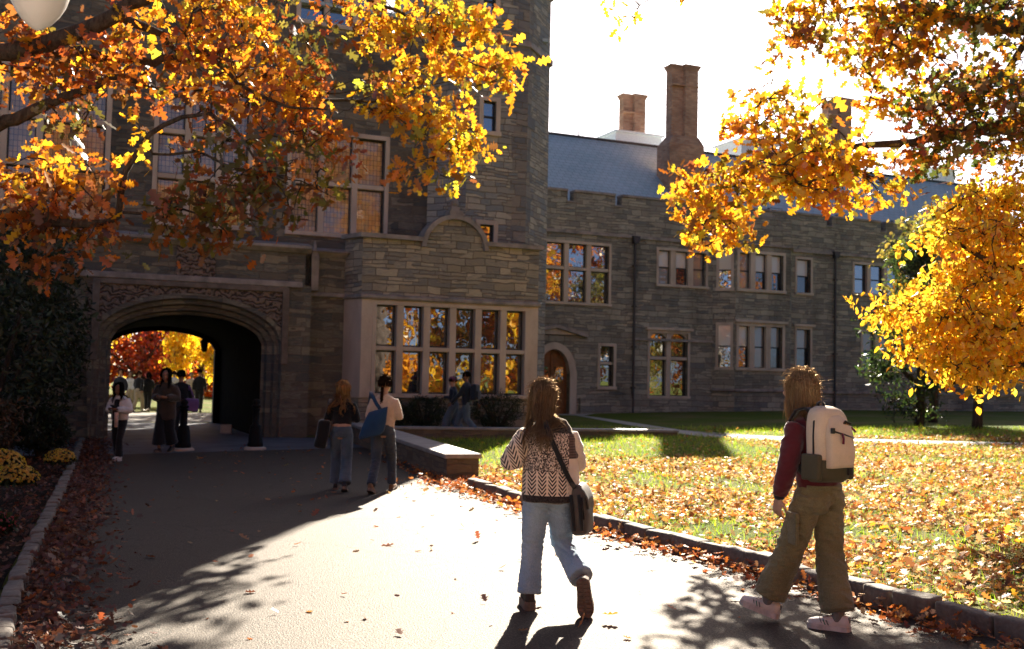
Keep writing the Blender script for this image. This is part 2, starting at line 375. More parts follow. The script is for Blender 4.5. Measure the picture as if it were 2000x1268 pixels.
# kerbs of rough stone setts
m = Mat('kerb_granite', 0.8, 0.3); v = m.tc(); g = m.noise(v, 2.2, 4); h = m.noise(v, 30, 4)
m.col(m.mix(0.3, m.ramp(g, [(0.3,(0.07,0.058,0.05)),(0.7,(0.24,0.20,0.165))]), m.ramp(h, [(0.3,(0.05,0.043,0.037)),(0.7,(0.32,0.28,0.24))]))); m.bump(h, 0.6, 0.015); MT['kerb'] = m.m
def kerb(pts, length, wid, ht, rnd):
    bm = bmesh.new(); rs = random.Random(rnd)
    acc = []; 
    for a, b in zip(pts[:-1], pts[1:]):
        n = max(1, int((b - a).length / 0.05))
        acc += [a.lerp(b, i / n) for i in range(n)]
    acc.append(pts[-1]); i = 0
    while i < len(acc) - 3:
        L = length * rs.uniform(0.65, 1.35); j = min(len(acc) - 1, i + max(2, int(L / 0.05)))
        a, b = acc[i], acc[j]; c = (a + b) / 2; dr = (b - a); ln_ = dr.length - rs.uniform(.012, .03); ang = math.atan2(dr.y, dr.x) + rs.uniform(-.04, .04)
        hh = ht * rs.uniform(0.85, 1.12); ww = wid * rs.uniform(0.88, 1.1)
        r = bmesh.ops.create_cube(bm, size=1)
        mt = Matrix.Translation((c.x, c.y, gz(c.x) + hh / 2 - 0.06 + 0.03)) @ Matrix.Rotation(ang, 4, 'Z') @ Matrix.Rotation(rs.uniform(-.05, .05), 4, 'X') @ Matrix.Diagonal((ln_, ww, hh + 0.12, 1))
        for v_ in r['verts']:
            v_.co = mt @ v_.co; v_.co += Vector((rs.uniform(-.012, .012), rs.uniform(-.012, .012), rs.uniform(-.012, .012)))
        i = j
    bmesh.ops.bevel(bm, geom=list(bm.edges), offset=0.022, segments=2, affect='EDGES', profile=0.5)
    me = bpy.data.meshes.new('kerb'); bm.to_mesh(me); bm.free()
    o = obj('kerb', me, MT['kerb'], None, True); o['kind'] = 'structure'
    o['label'] = 'row of rough granite setts'
    return o
kerb(KR[:-1], 0.40, 0.15, 0.12, 3)
kerb(KL[:-1], 0.24, 0.13, 0.07, 4)
# ------------------------------------------------------------------ buildings (local axes: x along the front, y into the building)
def wall_holes(mb, u0, u1, z0, z1, wd, holes, reveal=0.28):
    us = sorted({u0, u1, *[q for h in holes for q in h[:2]]}); zs = sorted({z0, z1, *[q for h in holes for q in h[2:4]]})
    us = [q for q in us if u0 <= q <= u1]; zs = [q for q in zs if z0 <= q <= z1]
    for i in range(len(us) - 1):
        for j in range(len(zs) - 1):
            cu, cz = (us[i] + us[i+1]) / 2, (zs[j] + zs[j+1]) / 2
            if any(h[0] < cu < h[1] and h[2] < cz < h[3] for h in holes): continue
            mb.quad((us[i], wd, zs[j]), (us[i+1], wd, zs[j]), (us[i+1], wd, zs[j+1]), (us[i], wd, zs[j+1]))
    for a, b, c, d in [h[:4] for h in holes]:
        e = wd + reveal
        mb.quad((a, wd, c), (a, wd, d), (a, e, d), (a, e, c)); mb.quad((b, wd, d), (b, wd, c), (b, e, c), (b, e, d))
        mb.quad((a, wd, d), (b, wd, d), (b, e, d), (a, e, d)); mb.quad((b, wd, c), (a, wd, c), (a, e, c), (b, e, c))
def subdiv(u0, u1, weights, gap):
    n = len(weights); tot = (u1 - u0) - gap * (n - 1); s = sum(weights); x = u0; out = []
    for q in weights:
        out.append((x, x + tot * q / s)); x += tot * q / s + gap
    return out
def window(root, u0, u1, z0, z1, wd, nl, rows, pane='glass', mull=0.14, proud=0.03, edge=0.13, sill=True, sash=0.035, sashmid=False, blind=None, name='window', hood=False, rev=0.28):
    """stone frame with nl lights across and rows [(z0,z1)..] ; each light gets a dark sash and a pane"""
    f = MB(); yb = wd + rev - 0.02
    f.box(u0 - edge, u0, wd - proud, yb, z0, z1); f.box(u1, u1 + edge, wd - proud, yb, z0, z1)
    f.box(u0 - edge, u1 + edge, wd - proud, yb, z1, z1 + edge)
    if sill: f.box(u0 - edge * 1.15, u1 + edge * 1.15, wd - proud - 0.06, yb, z0 - edge, z0)
    if hood: f.box(u0 - edge - 0.12, u1 + edge + 0.12, wd - proud - 0.1, wd, z1 + edge + 0.002, z1 + edge + 0.13)
    L = subdiv(u0, u1, [1] * nl, mull)
    for (a, b), (c, d) in zip(L[:-1], L[1:]): f.box(b, c, wd + 0.02, yb, z0, z1)
    for (a, b), (c, d) in zip(rows[:-1], rows[1:]):
        for (p, q) in L: f.box(p, q, wd + 0.025, yb, b, c)
    fr = f.build(name, MT['lime'], root, bevel=0.012)
    yg = wd + rev - 0.09
    for i, (a, b) in enumerate(L):
        for j, (c, d) in enumerate(rows):
            s = MB(); s.box(a, a + sash, yg - 0.02, yg + 0.05, c, d); s.box(b - sash, b, yg - 0.02, yg + 0.05, c, d)
            s.box(a + sash, b - sash, yg - 0.02, yg + 0.05, c, c + sash); s.box(a + sash, b - sash, yg - 0.02, yg + 0.05, d - sash, d)
            zm = c + (d - c) * 0.5
            if sashmid: s.box(a + sash, b - sash, yg - 0.021, yg + 0.05, zm - 0.03, zm + 0.03)
            so = s.build('sash', MT['sash'], fr)
            bl = blind(i, j) if blind else None
            if bl:
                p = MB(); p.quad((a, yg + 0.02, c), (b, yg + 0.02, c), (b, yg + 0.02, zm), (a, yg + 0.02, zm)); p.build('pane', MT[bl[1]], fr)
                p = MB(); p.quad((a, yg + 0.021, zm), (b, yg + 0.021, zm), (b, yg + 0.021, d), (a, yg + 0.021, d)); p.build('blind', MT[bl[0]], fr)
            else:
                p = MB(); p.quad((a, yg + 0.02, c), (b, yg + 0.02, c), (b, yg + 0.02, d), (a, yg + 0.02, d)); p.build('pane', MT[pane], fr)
    return fr
def archcurve(uc, hw, zs, rise, zb, n=28):
    pts = [(uc - hw, zb)]
    for i in range(n + 1):
        t = -1 + 2 * i / n
        k = abs(t)
        pts.append((uc + hw * t, zs + rise * ((1 - k ** 2.3) ** 0.56 * 0.93 + 0.07 * (1 - k))))
    pts.append((uc + hw, zb)); return pts

BR = empty('gatehouse_building', O, TH)
tag(BR, 'stone gatehouse with carved archway, big mullioned bay window and octagonal stair turret', 'building')
ZB = -0.7
W_UP = 1.9
# measures from the photograph
uA, zApex = F(375, 584, 0)
uR, zSp = F(548, 672, 0)
HW = uR - uA
uC0, zStr = F(583, 558.4, 0)          # string above the arch
uN, zLedge = F(599, 483.5, 0)
_, zRec = F(480, 568, 0)
bL, bZt = F(706, 577, 0); bR, bZp = F(1053, 487, 0); _, bZpL = F(712, 466, 0)
_, bSill = F(875, 770, 0)
bParap = (bZp + bZpL) / 2
bStr = F(880, 585, 0)[1]
# --- lower storey wall with the arch
def arch_wall(mb, uL, uRr, ztop, wd, crv, zb):
    c = crv
    mb.quad((uL, wd, zb), (c[0][0], wd, zb), (c[0][0], wd, ztop), (uL, wd, ztop))
    mb.quad((c[-1][0], wd, zb), (uRr, wd, zb), (uRr, wd, ztop), (c[-1][0], wd, ztop))
    mid = c[1:-1]
    for (a, b) in zip(mid[:-1], mid[1:]): mb.quad((a[0], wd, a[1]), (b[0], wd, b[1]), (b[0], wd, ztop), (a[0], wd, ztop))
g0 = archcurve(uA, HW, zSp, zApex - zSp, ZB)
wallm = MB()
UL = -15.0
arch_wall(wallm, UL, uC0 + 0.35, zStr, 0.0, g0, ZB)
wallm.quad((UL, 0.06, zStr), (uN, 0.06, zStr), (uN, 0.06, zLedge), (UL, 0.06, zLedge))
wallm.quad((UL, 0.0, zStr), (uN, 0.0, zStr), (uN, 0.06, zStr), (UL, 0.06, zStr))
# wall between arch and bay, set back
cw = 0.75
wallm.quad((uC0 + 0.35, 0.0, ZB), (uC0 + 0.35, cw, ZB), (uC0 + 0.35, cw, zStr), (uC0 + 0.35, 0.0, zStr))
wallm.quad((uC0 + 0.35, cw, ZB), (bL, cw, ZB), (bL, cw, zLedge - .02), (uC0 + 0.35, cw, zLedge - .02))
wallm.quad((uN, 0.06, zStr), (uN, cw, zStr), (uN, cw, zLedge), (uN, 0.06, zLedge))
# ledge cap behind the lower storey
wallm.quad((UL, 0.0, zLedge), (uN, 0.0, zLedge), (uN, 2.2, zLedge), (UL, 2.2, zLedge))
wallm.quad((uN, 0.5, zLedge - .02), (bR + .3, 0.5, zLedge - .02), (bR + .3, 3.0, zLedge - .02), (uN, 3.0, zLedge - .02))
# passage tunnel and the rear arch
LEN = 8.7
gi = archcurve(uA, HW - 0.42, zSp - 0.02, zApex - zSp - 0.38, ZB)
tun = MB()
A = [(u, 0.46, z) for u, z in gi]; Bk = [(u, LEN - .3, z) for u, z in gi]
tun.strip(Bk, A)
gb = archcurve(uA, HW - 0.62, zSp - 0.05, zApex - zSp - 0.5, ZB)
tun.strip([(u, LEN - .3, z) for u, z in gb], [(u, LEN - .3, z) for u, z in gi]); tun.build('passage_vault', MT['passage_shade'], BR)
wallm.strip([(u, LEN, z) for u, z in gb], [(u, LEN - .3, z) for u, z in gb])
bw = MB(); arch_wall(bw, UL, 7.0, 12.25, LEN, gb, ZB)
wallm.add(bw.v, [tuple(reversed(f)) for f in bw.f])
# upper walls with window openings
def rc(px0, py0, px1, py1, wd):
    a, zt = F(px0, py0, wd); b, zb2 = F(px1, py1, wd); return a, b, zb2, zt
g1 = rc(572, 255, 748, 463, W_UP); r1 = F(660, 360, W_UP)[1]
g2a, _ = F(303, 450, W_UP); g2b, _ = F(480, 450, W_UP)
g2 = (g2a, g2b, g1[2], F(400, 175, W_UP)[1])
g3 = (F(-60, 300, W_UP)[0], F(205, 300, W_UP)[0], F(100, 345, W_UP)[1] , F(100, 215, W_UP)[1])
g4 = rc(590, -45, 745, 62, W_UP)
TOPZ = 12.3
wall_holes(wallm, UL, 4.9, zLedge, TOPZ, W_UP, [g1, g2, (g3[0], g3[1], g2[2], g2[3]), g4])
wallm.quad((UL, W_UP, ZB), (UL, LEN, ZB), (UL, LEN, TOPZ), (UL, W_UP, TOPZ))
wallm.quad((8.3, 13, ZB), (8.3, 3.0, ZB), (8.3, 3.0, TOPZ), (8.3, 13, TOPZ))
wallm.quad((7.0, 13, ZB), (8.3, 13, ZB), (8.3, 13, TOPZ), (7.0, 13, TOPZ))
wallm.quad((7.0, LEN, ZB), (7.0, 13, ZB), (7.0, 13, TOPZ), (7.0, LEN, TOPZ))
wallm.quad((bR, 0.3, ZB), (bR, 3.4, ZB), (bR, 3.4, zLedge - .02), (bR, 0.3, zLedge - .02))
wallm.quad((UL, W_UP, 0.02 + zLedge + 4.2), (7.5, W_UP, zLedge + 4.22), (7.5, LEN, zLedge + 4.22), (UL, LEN, zLedge + 4.22))
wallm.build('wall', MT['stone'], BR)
rf = MB(); rf.box(UL, 8.3, W_UP - 0.05, LEN + 0.05, TOPZ, TOPZ + 0.12); rf.box(7.0, 8.35, LEN + .05, 13, TOPZ, TOPZ + 0.12); rf.build('roof', MT['slate'], BR)
# trim
t = MB()
t.prism([(UL, 0, zLedge - 0.16), (UL, -0.16, zLedge - 0.05), (UL, -0.16, zLedge + 0.02), (UL, .35, zLedge + 0.14)], (0, 0, 0), (uN - UL + .12, 0, 0))
t.prism([(uN + .12, cw, zLedge - 0.16), (uN + .12, cw - 0.16, zLedge - 0.05), (uN + .12, cw - 0.16, zLedge + 0.02), (uN + .12, cw + .3, zLedge + 0.14)], (0, 0, 0), (bL - uN - .12, 0, 0))
t.build('ledge', MT['ledge'], BR)
t = MB(); t.box(UL, uC0 + 0.1, -0.10, -0.002, zStr - 0.06, zStr + 0.10); t.box(uC0 + .36, bL, cw - .1, cw - .002, bStr - .06, bStr + .06)
t.build('string_course', MT['ledge'], BR, bevel=0.02)
# square label round the arch, carved spandrels, archivolt orders
uLl = uA - (uC0 - uA) + 0.1
t = MB(); zL0 = zSp - 0.55
t.box(uC0 - 0.42, uC0 - 0.24, -0.09, -0.001, zL0, zStr - 0.07); t.box(uLl + .24, uLl + .42, -0.09, -0.001, zL0, zStr - 0.07)
t.box(uLl + .42, uC0 - .42, -0.09, -0.001, zRec, zStr - .07); t.build('arch_label', MT['archtrim'], BR, bevel=0.02)
t = MB(); go = archcurve(uA, HW + 0.16, zSp, zApex - zSp + 0.14, zSp - .5)
mid = go[1:-1]
for (a, b) in zip(mid[:-1], mid[1:]): t.quad((a[0], -0.025, min(a[1], zRec)), (b[0], -0.025, min(b[1], zRec)), (b[0], -0.025, zRec), (a[0], -0.025, zRec))
t.quad((uC0 - .42, -0.025, zSp), (mid[-1][0], -0.025, zSp), (mid[-1][0], -0.025, zRec), (uC0 - .42, -0.025, zRec)) if mid[-1][0] < uC0 - .42 else None
t.build('spandrel', MT['carved'], BR)
t = MB(); prev = [(u, -0.045, z) for u, z in go]
t.strip([(u, 0.0, z) for u, z in go], prev)
steps = [(HW + 0.16, .14, -0.045), (HW + 0.02, .02, -0.045), (HW - 0.02, -.02, 0.10), (HW - .14, -.12, 0.12), (HW - .18, -.16, 0.26), (HW - .30, -.28, 0.29), (HW - .34, -.31, 0.44), (HW - .42, -.38, 0.46)]
for (hw_, dr, wd_) in steps[1:]:
    cur = [(u, wd_, z) for u, z in archcurve(uA, hw_, zSp, zApex - zSp + dr, ZB)]
    t.strip(prev, cur); prev = cur
t.build('archivolt', MT['lime'], BR).data.materials[0] = MT['stone']
# niche statue stump and buttress corbel at the corner (dark vertical corbel)
t = MB(); t.box(uC0 + .45, uC0 + .66, cw - .22, cw - .002, bStr + .08, bStr + 1.05); t.prism([(uC0 + .45, cw - .22, bStr + 1.05), (uC0 + .66, cw - .22, bStr + 1.05), (uC0 + .555, cw - .1, bStr + 1.5)], (0, 0, 0), (0, .12, 0)); t.build('corbel', MT['ledge'], BR, bevel=.02)
# windows of the upper wall
tr = r1
window(BR, *g1, W_UP, 3, [(g1[2], tr - .07), (tr + .07, g1[3])], 'leaded', 0.17)
zz = g2[2]; zt = g2[3]; third = (zt - zz) / 3
rows3 = [(zz, zz + third - .07), (zz + third + .07, zz + 2 * third - .07), (zz + 2 * third + .07, zt)]
window(BR, *g2, W_UP, 3, rows3, 'leaded', 0.17)
window(BR, g3[0], g3[1], zz, zt, W_UP, 4, rows3, 'leaded', 0.17)
window(BR, *g4, W_UP, 3, [(g4[2], g4[3])], 'glass', 0.17, sashmid=True)
# small heraldic panel over the arch
pu0, pz1 = F(345, 478, 0.06); pu1, pz0 = F(420, 545, 0.06)
t = MB(); t.box(pu0, pu1, 0.0, 0.058, pz0, pz1); t.build('panel', MT['carved'], BR, bevel=.02)

# --- bay window block
bay = MB()
yb0 = 0.0
cz1 = bParap; uCn = F(888, 470, 0)[0]
gr = (F(948, 470, 0)[0] - F(832, 470, 0)[0]) / 2; gtop = F(888, 428, 0)[1]
spr = bParap - 0.15
crv = [(uCn + gr * math.cos(PI - PI * i / 20), spr + (gtop - spr) * math.sin(PI * i / 20)) for i in range(21)]
L0 = F(731, 768, 0)[0]; L1 = F(1022, 772, 0)[0]; zWt = F(870, 601, 0)[1]
# parapet wall above the glazing
bay.quad((bL, yb0, bStr), (uCn - gr, yb0, bStr), (uCn - gr, yb0, cz1), (bL, yb0, cz1)); bay.quad((uCn + gr, yb0, bStr), (bR, yb0, bStr), (bR, yb0, cz1), (uCn + gr, yb0, cz1))
for (a, b) in zip(crv[:-1], crv[1:]): bay.quad((a[0], yb0, bStr), (b[0], yb0, bStr), (b[0], yb0, b[1]), (a[0], yb0, a[1]))
bay.add([(u, 0.4, z) for u, z in crv] + [(uCn - gr, .4, bStr), (uCn + gr, .4, bStr)], [tuple(range(20, -1, -1)) + (21, 22)])
# canted left return
bay.quad((bL - .3, cw, bStr), (bL, yb0, bStr), (bL, yb0, cz1), (bL - .3, cw, cz1))
bay.quad((bL, yb0, cz1), (bR, yb0, cz1), (bR, .4, cz1), (bL, .4, cz1)); bay.quad((bL, .4, bStr), (bR, .4, bStr), (bR, .4, cz1), (bL, .4, cz1))
# below the sill
bay.quad((bL, yb0, ZB), (bR, yb0, ZB), (bR, yb0, bSill - .13), (bL, yb0, bSill - .13)); bay.quad((bL - .3, cw, ZB), (bL, yb0, ZB), (bL, yb0, bSill - .13), (bL - .3, cw, bSill - .13))
bay.quad((bR, yb0, ZB), (bR, .6, ZB), (bR, .6, cz1), (bR, yb0, cz1))
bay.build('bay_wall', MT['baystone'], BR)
zTrL = F(875, 684, 0)[1]
bw_ = window(BR, L0, L1, bSill, zWt, -0.05, 6, [(bSill, zTrL - .06), (zTrL + .06, zWt)], 'glass', 0.20, proud=0.0, edge=0.12, sash=0.045, name='bay_window', rev=.33)
t = MB(); t.box(bL, L0 - .122, -0.04, .25, bSill - .13, bStr - .10); t.box(L1 + .122, bR, -0.04, .25, bSill - .13, bStr - .10)
t.box(L0 - .122, L1 + .122, -0.04, .25, zWt + .122, bStr - .10)
t.prism([(bL - .3, cw, bSill - .13), (bL - .003, -.02, bSill - .13), (bL - .003, .2, bSill - .13), (bL - .2, cw, bSill - .13)], (0, 0, 0), (0, 0, bStr - .1 - bSill + .13))
t.build('bay_surround', MT['lime'], BR, bevel=.012)
t = MB(); t.box(bL - .05, bR + .06, -0.14, .3, bStr - .10, bStr + .03)
t.prism([(bL - .36, cw, bStr - .10), (bL - .051, -.14, bStr - .10), (bL - .051, .2, bStr - .10), (bL - .2, cw, bStr - .10)], (0, 0, 0), (0, 0, .13))
t.build('bay_cornice', MT['ledge'], BR, bevel=.03)
t = MB(); t.box(bL - .1, uCn - gr - .05, -0.16, .46, cz1, cz1 + .12); t.box(uCn + gr + .05, bR + .1, -0.16, .46, cz1, cz1 + .12)
t.prism([(bL - .42, cw, cz1), (bL - .101, -.16, cz1), (bL - .101, .4, cz1), (bL - .2, cw, cz1)], (0, 0, 0), (0, 0, .12))
co = [(uCn + (gr + .11) * math.cos(PI - PI * i / 20), spr + (gtop - spr + .11) * math.sin(PI * i / 20)) for i in range(21)]
ci = [(uCn + (gr - .02) * math.cos(PI - PI * i / 20), spr + (gtop - spr - .02) * math.sin(PI * i / 20)) for i in range(21)]
t.strip([(u, -.14, z) for u, z in ci], [(u, -.14, z) for u, z in co]); t.strip([(u, -.14, z) for u, z in co], [(u, .46, z) for u, z in co]); t.strip([(u, .0, z) for u, z in ci], [(u, -.14, z) for u, z in ci])
t.build('coping', MT['ledge'], BR)
t = MB(); q = gtop + .1
t.box(uCn - .2, uCn + .2, -.1, .35, q, q + .14); t.box(uCn - .12, uCn + .12, -.02, .26, q + .14, q + .26)
n = 10
for k in range(5):
    a0, a1 = PI * k / 5 - PI / 2, PI * (k + 1) / 5 - PI / 2
    for i in range(n):
        b0, b1 = 2 * PI * i / n, 2 * PI * (i + 1) / n
        P = lambda a, b: (uCn + .13 * math.cos(a) * math.cos(b), .12 + .13 * math.cos(a) * math.sin(b), q + .38 + .14 * math.sin(a))
        t.quad(P(a0, b0), P(a0, b1), P(a1, b1), P(a1, b0))
t.build('finial', MT['ledge'], BR)

# --- octagonal stair turret
TR = (6.25, 3.35); SIDE = 1.95; CR = SIDE / 2 / math.sin(PI / 8)
TZ = 14.05
oc = [(TR[0] + CR * math.cos(R(-67.5 - 45 + 45 * k)), TR[1] + CR * math.sin(R(-67.5 - 45 + 45 * k))) for k in range(8)]
# face k runs oc[k] -> oc[k+1]; k=0 is the front face (normal -y)
wB = oc[0][1]
sw = [rc(945, 196, 968, 258, wB), rc(938, 438, 963, 474, wB), rc(945, -30, 968, 30, wB)]
tm = MB()
for k in range(8):
    a, b = oc[k], oc[(k + 1) % 8]
    if k == 0: wall_holes(tm, a[0], b[0], ZB, TZ, wB, sw, .22)
    else: tm.quad((a[0], a[1], ZB), (b[0], b[1], ZB), (b[0], b[1], TZ), (a[0], a[1], TZ))
tm.add([(p[0], p[1], TZ) for p in oc], [tuple(range(8))])
tm.build('turret_wall', MT['tower'], BR)
zs1 = F(905, 73, wB)[1]
t = MB()
for zc, h, o in ((zs1, .18, .10), (TZ - .12, .3, .14)):
    c2 = [(TR[0] + (CR + o) * math.cos(R(-112.5 + 45 * k)), TR[1] + (CR + o) * math.sin(R(-112.5 + 45 * k))) for k in range(8)]
    t.add([(p[0], p[1], zc) for p in c2] + [(p[0], p[1], zc + h) for p in c2], [(k, (k+1) % 8, 8 + (k+1) % 8, 8 + k) for k in range(8)] + [tuple(range(7, -1, -1)), tuple(range(8, 16))])
t.build('turret_string', MT['ledge'], BR)
# quoins at the front right corner of the turret
rq = random.Random(5); t = MB(); z = 0.0
a, b, c = Vector(oc[0]), Vector(oc[1]), Vector(oc[2])
d0 = (a - b).normalized(); d1 = (c - b).normalized(); nn0 = Vector((0, -1)); nn1 = Vector((d1.y, -d1.x))
while z < TZ - .5:
    h = rq.uniform(.24, .42); l0, l1 = (rq.uniform(.28, .4), rq.uniform(.45, .65)) if rq.random() < .5 else (rq.uniform(.45, .6), rq.uniform(.25, .4))
    e = .015; bb = b + (nn0 + nn1) * (e * .54)
    p0 = b + d0 * l0 + nn0 * e; p1 = b + d1 * l1 + nn1 * e
    t.add([(p0.x, p0.y, z), (bb.x, bb.y, z), (p1.x, p1.y, z), (p0.x, p0.y, z + h - .015), (bb.x, bb.y, z + h - .015), (p1.x, p1.y, z + h - .015)], [(0, 1, 4, 3), (1, 2, 5, 4)])
    z += h
t.build('quoins', MT['quoin'], BR)
for (u0_, u1_, z0_, z1_) in sw:
    window(BR, u0_, u1_, z0_, z1_, wB, 1, [(z0_, z1_)], 'glass', proud=.03, edge=.14, sashmid=True, rev=.22)

# ------------------------------------------------------------------ long wing
WW = empty('wing_building', O, TH)
tag(WW, 'long two-storey grey stone wing with slate roof and brick chimney stacks', 'building')
WD = 12.2; U0 = 8.3; U1 = 44.0; UB = 7.0
zPar = F(1180, 400, WD)[1]; zS = F(1400, 477, WD)[1]
uRd, zRd = F(1250, 283, WD + 5.6)
wu = rc(1068, 472, 1188, 594, WD); wur = F(1128, 525, WD)[1]
w2 = rc(1287, 488, 1378, 560, WD)
w3u = rc(1557, 506, 1583, 573, WD); w3l = rc(1556, 643, 1582, 718, WD)
w4u = rc(1669, 516, 1790, 580, WD); w4l = rc(1685, 649, 1806, 726, WD)
w5 = rc(1270, 650, 1342, 774, WD); w6 = rc(1173, 676, 1197, 755, WD)
du0, _ = F(1048, 700, WD); du1, dzt = F(1113, 683, WD); duc = F(1082, 683, WD)[0]
DG = gz(B2W(duc, WD).x); dhw = du1 - duc
dcr = archcurve(duc, dhw, F(1110, 730, WD)[1], dzt - F(1110, 730, WD)[1], ZB, 16)
wb = MB(); bz0, bz1 = F(1395, 600, WD)[0], F(1552, 600, WD)[0]
holes = [wu, w2, w3u, w3l, w4u, w4l, w5, w6]
holes = [h for h in holes] + [(duc - dhw, duc + dhw, ZB, dzt + .02)]
wall_holes(wb, U0, U1, ZB, zPar, WD, holes)
for (a, b) in zip(dcr[1:-2], dcr[2:-1]): wb.quad((a[0], WD, a[1]), (b[0], WD, b[1]), (b[0], WD, dzt + .02), (a[0], WD, dzt + .02))
wb.quad((U1, WD, ZB), (U1, WD + 11, ZB), (U1, WD + 11, zPar), (U1, WD, zPar))
wb.quad((U1, WD + 11, ZB), (U0, WD + 11, ZB), (U0, WD + 11, zPar), (U1, WD + 11, zPar))
wb.quad((U0, WD + .45, zPar), (U1, WD + .45, zPar), (U1, WD + .45, zPar - 1.5), (U0, WD + .45, zPar - 1.5)); 
wb.quad((U0, WD + 11, ZB), (U0, WD, ZB), (U0, WD, zPar), (U0, WD + 11, zPar))
# projecting bay of the wing
PJ = 0.7; e0, e1 = F(1436, 600, WD - PJ)[0], F(1544, 600, WD - PJ)[0]
bq = [(e0 - .75, WD), (e0, WD - PJ), (e1, WD - PJ), (e1 + .6, WD)]
b1u = (F(1445, 490, WD - PJ)[0], F(1530, 490, WD - PJ)[0], F(1490, 566, WD - PJ)[1], F(1490, 497, WD - PJ)[1])
b1l = (F(1443, 640, WD - PJ)[0], F(1528, 640, WD - PJ)[0], F(1490, 719, WD - PJ)[1], F(1490, 638, WD - PJ)[1])
wall_holes(wb, e0, e1, ZB, zPar + .05, WD - PJ, [b1u, b1l])
for p, q in ((bq[0], bq[1]), (bq[2], bq[3])): wb.quad((p[0], p[1], ZB), (q[0], q[1], ZB), (q[0], q[1], zPar + .05), (p[0], p[1], zPar + .05))
wb.add([(p[0], p[1], zPar + .05) for p in bq], [(0, 1, 2, 3)])
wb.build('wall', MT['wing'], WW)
rm = MB(); ze = zPar - .35; yr = WD + 5.6
rm.quad((U0, WD + .4, ze), (U1, WD + .4, ze), (U1, yr, zRd), (U0, yr, zRd)); rm.quad((U1, WD + 10.8, ze), (U0, WD + 10.8, ze), (U0, yr, zRd), (U1, yr, zRd))
rm.add([(U1, WD + .4, ze), (U1, WD + 10.8, ze), (U1, yr, zRd)], [(0, 1, 2)]); rm.add([(U0, WD + .4, ze), (U0, WD + 10.8, ze), (U0, yr, zRd)], [(2, 1, 0)])
rm.build('roof', MT['slate'], WW)
t = MB(); t.box(U0, U1, yr - .12, yr + .12, zRd - .05, zRd + .07); t.build('ridge', MT['lead'], WW, bevel=.03)
# parapet coping with crenel slots
slots = [F(q, 402 + (q - 1060) * .09, WD)[0] for q in (1115, 1208, 1318, 1400, 1620, 1725, 1800, 1900)]
t = MB(); uu = U0
pc = MB()
for sct in slots + [U1]:
    a, b = uu, sct - .16
    if b > a: t.box(a, b, WD - .07, WD + .5, zPar + .42, zPar + .54); pc.box(a, b, WD, WD + .45, zPar + .001, zPar + .42)
    uu = sct + .16
    t.box(sct - .2, sct + .2, WD - .05, WD + .46, zPar - .04, zPar + .03)
t.build('parapet_coping', MT['ledge'], WW, bevel=.02)
pc.build('parapet', MT['wing'], WW)
t = MB(); t.box(U0, bq[0][0], WD - .10, WD, zS - .07, zS + .07); t.box(bq[3][0], U1, WD - .10, WD, zS - .07, zS + .07)
zpl = F(1400, 762, WD)[1]; t.box(F(1235, 700, WD)[0], bq[0][0], WD - .10, WD, F(1240, 662, WD)[1] - .06, F(1240, 662, WD)[1] + .05)
for zc in (zS, zpl):
    for p, q in ((bq[0], bq[1]), (bq[1], bq[2]), (bq[2], bq[3])):
        nrm = Vector((q[1] - p[1], -(q[0] - p[0]))).normalized() * .1
        t.add([(p[0], p[1], zc - .07), (q[0], q[1], zc - .07), (q[0] + nrm.x, q[1] + nrm.y, zc - .03), (p[0] + nrm.x, p[1] + nrm.y, zc - .03), (p[0], p[1], zc + .07), (q[0], q[1], zc + .07), (q[0] + nrm.x, q[1] + nrm.y, zc + .04), (p[0] + nrm.x, p[1] + nrm.y, zc + .04)], [(0, 1, 2, 3), (7, 6, 5, 4), (3, 2, 6, 7)])
t.box(bq[3][0], U1, WD - .10, WD, zpl - .07, zpl + .07)
t.build('string_course', MT['ledge'], WW)
pl = MB(); pl.box(U0, duc - dhw - .4, WD - .12, WD, ZB, zpl - .1); pl.box(duc + dhw + .5, bq[0][0], WD - .12, WD, ZB, .75); pl.build('plinth', MT['wing'], WW)
# windows
rb = random.Random(11)
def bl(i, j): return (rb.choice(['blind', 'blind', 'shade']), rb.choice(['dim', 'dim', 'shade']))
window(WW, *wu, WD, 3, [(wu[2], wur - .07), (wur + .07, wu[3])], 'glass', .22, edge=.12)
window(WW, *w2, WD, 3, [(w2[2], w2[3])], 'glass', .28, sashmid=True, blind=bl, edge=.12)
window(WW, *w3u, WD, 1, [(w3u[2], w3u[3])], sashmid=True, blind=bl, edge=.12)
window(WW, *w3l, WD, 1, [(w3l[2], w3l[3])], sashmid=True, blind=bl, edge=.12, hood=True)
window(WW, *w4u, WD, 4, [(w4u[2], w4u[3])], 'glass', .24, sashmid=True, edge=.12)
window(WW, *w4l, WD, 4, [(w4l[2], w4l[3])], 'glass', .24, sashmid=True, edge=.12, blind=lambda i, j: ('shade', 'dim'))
window(WW, *b1u, WD - PJ, 3, [(b1u[2], b1u[3])], 'glass', .28, sashmid=True, blind=bl, edge=.14)
window(WW, *b1l, WD - PJ, 3, [(b1l[2], b1l[3])], 'glass', .28, sashmid=True, blind=bl, edge=.14, hood=True)
wm = F(1300, 700, WD)[1]
w5f = window(WW, *w5, WD, 2, [(w5[2], wm - .07), (wm + .07, w5[3])], 'glass', .24, edge=.12, hood=True)
t = MB()
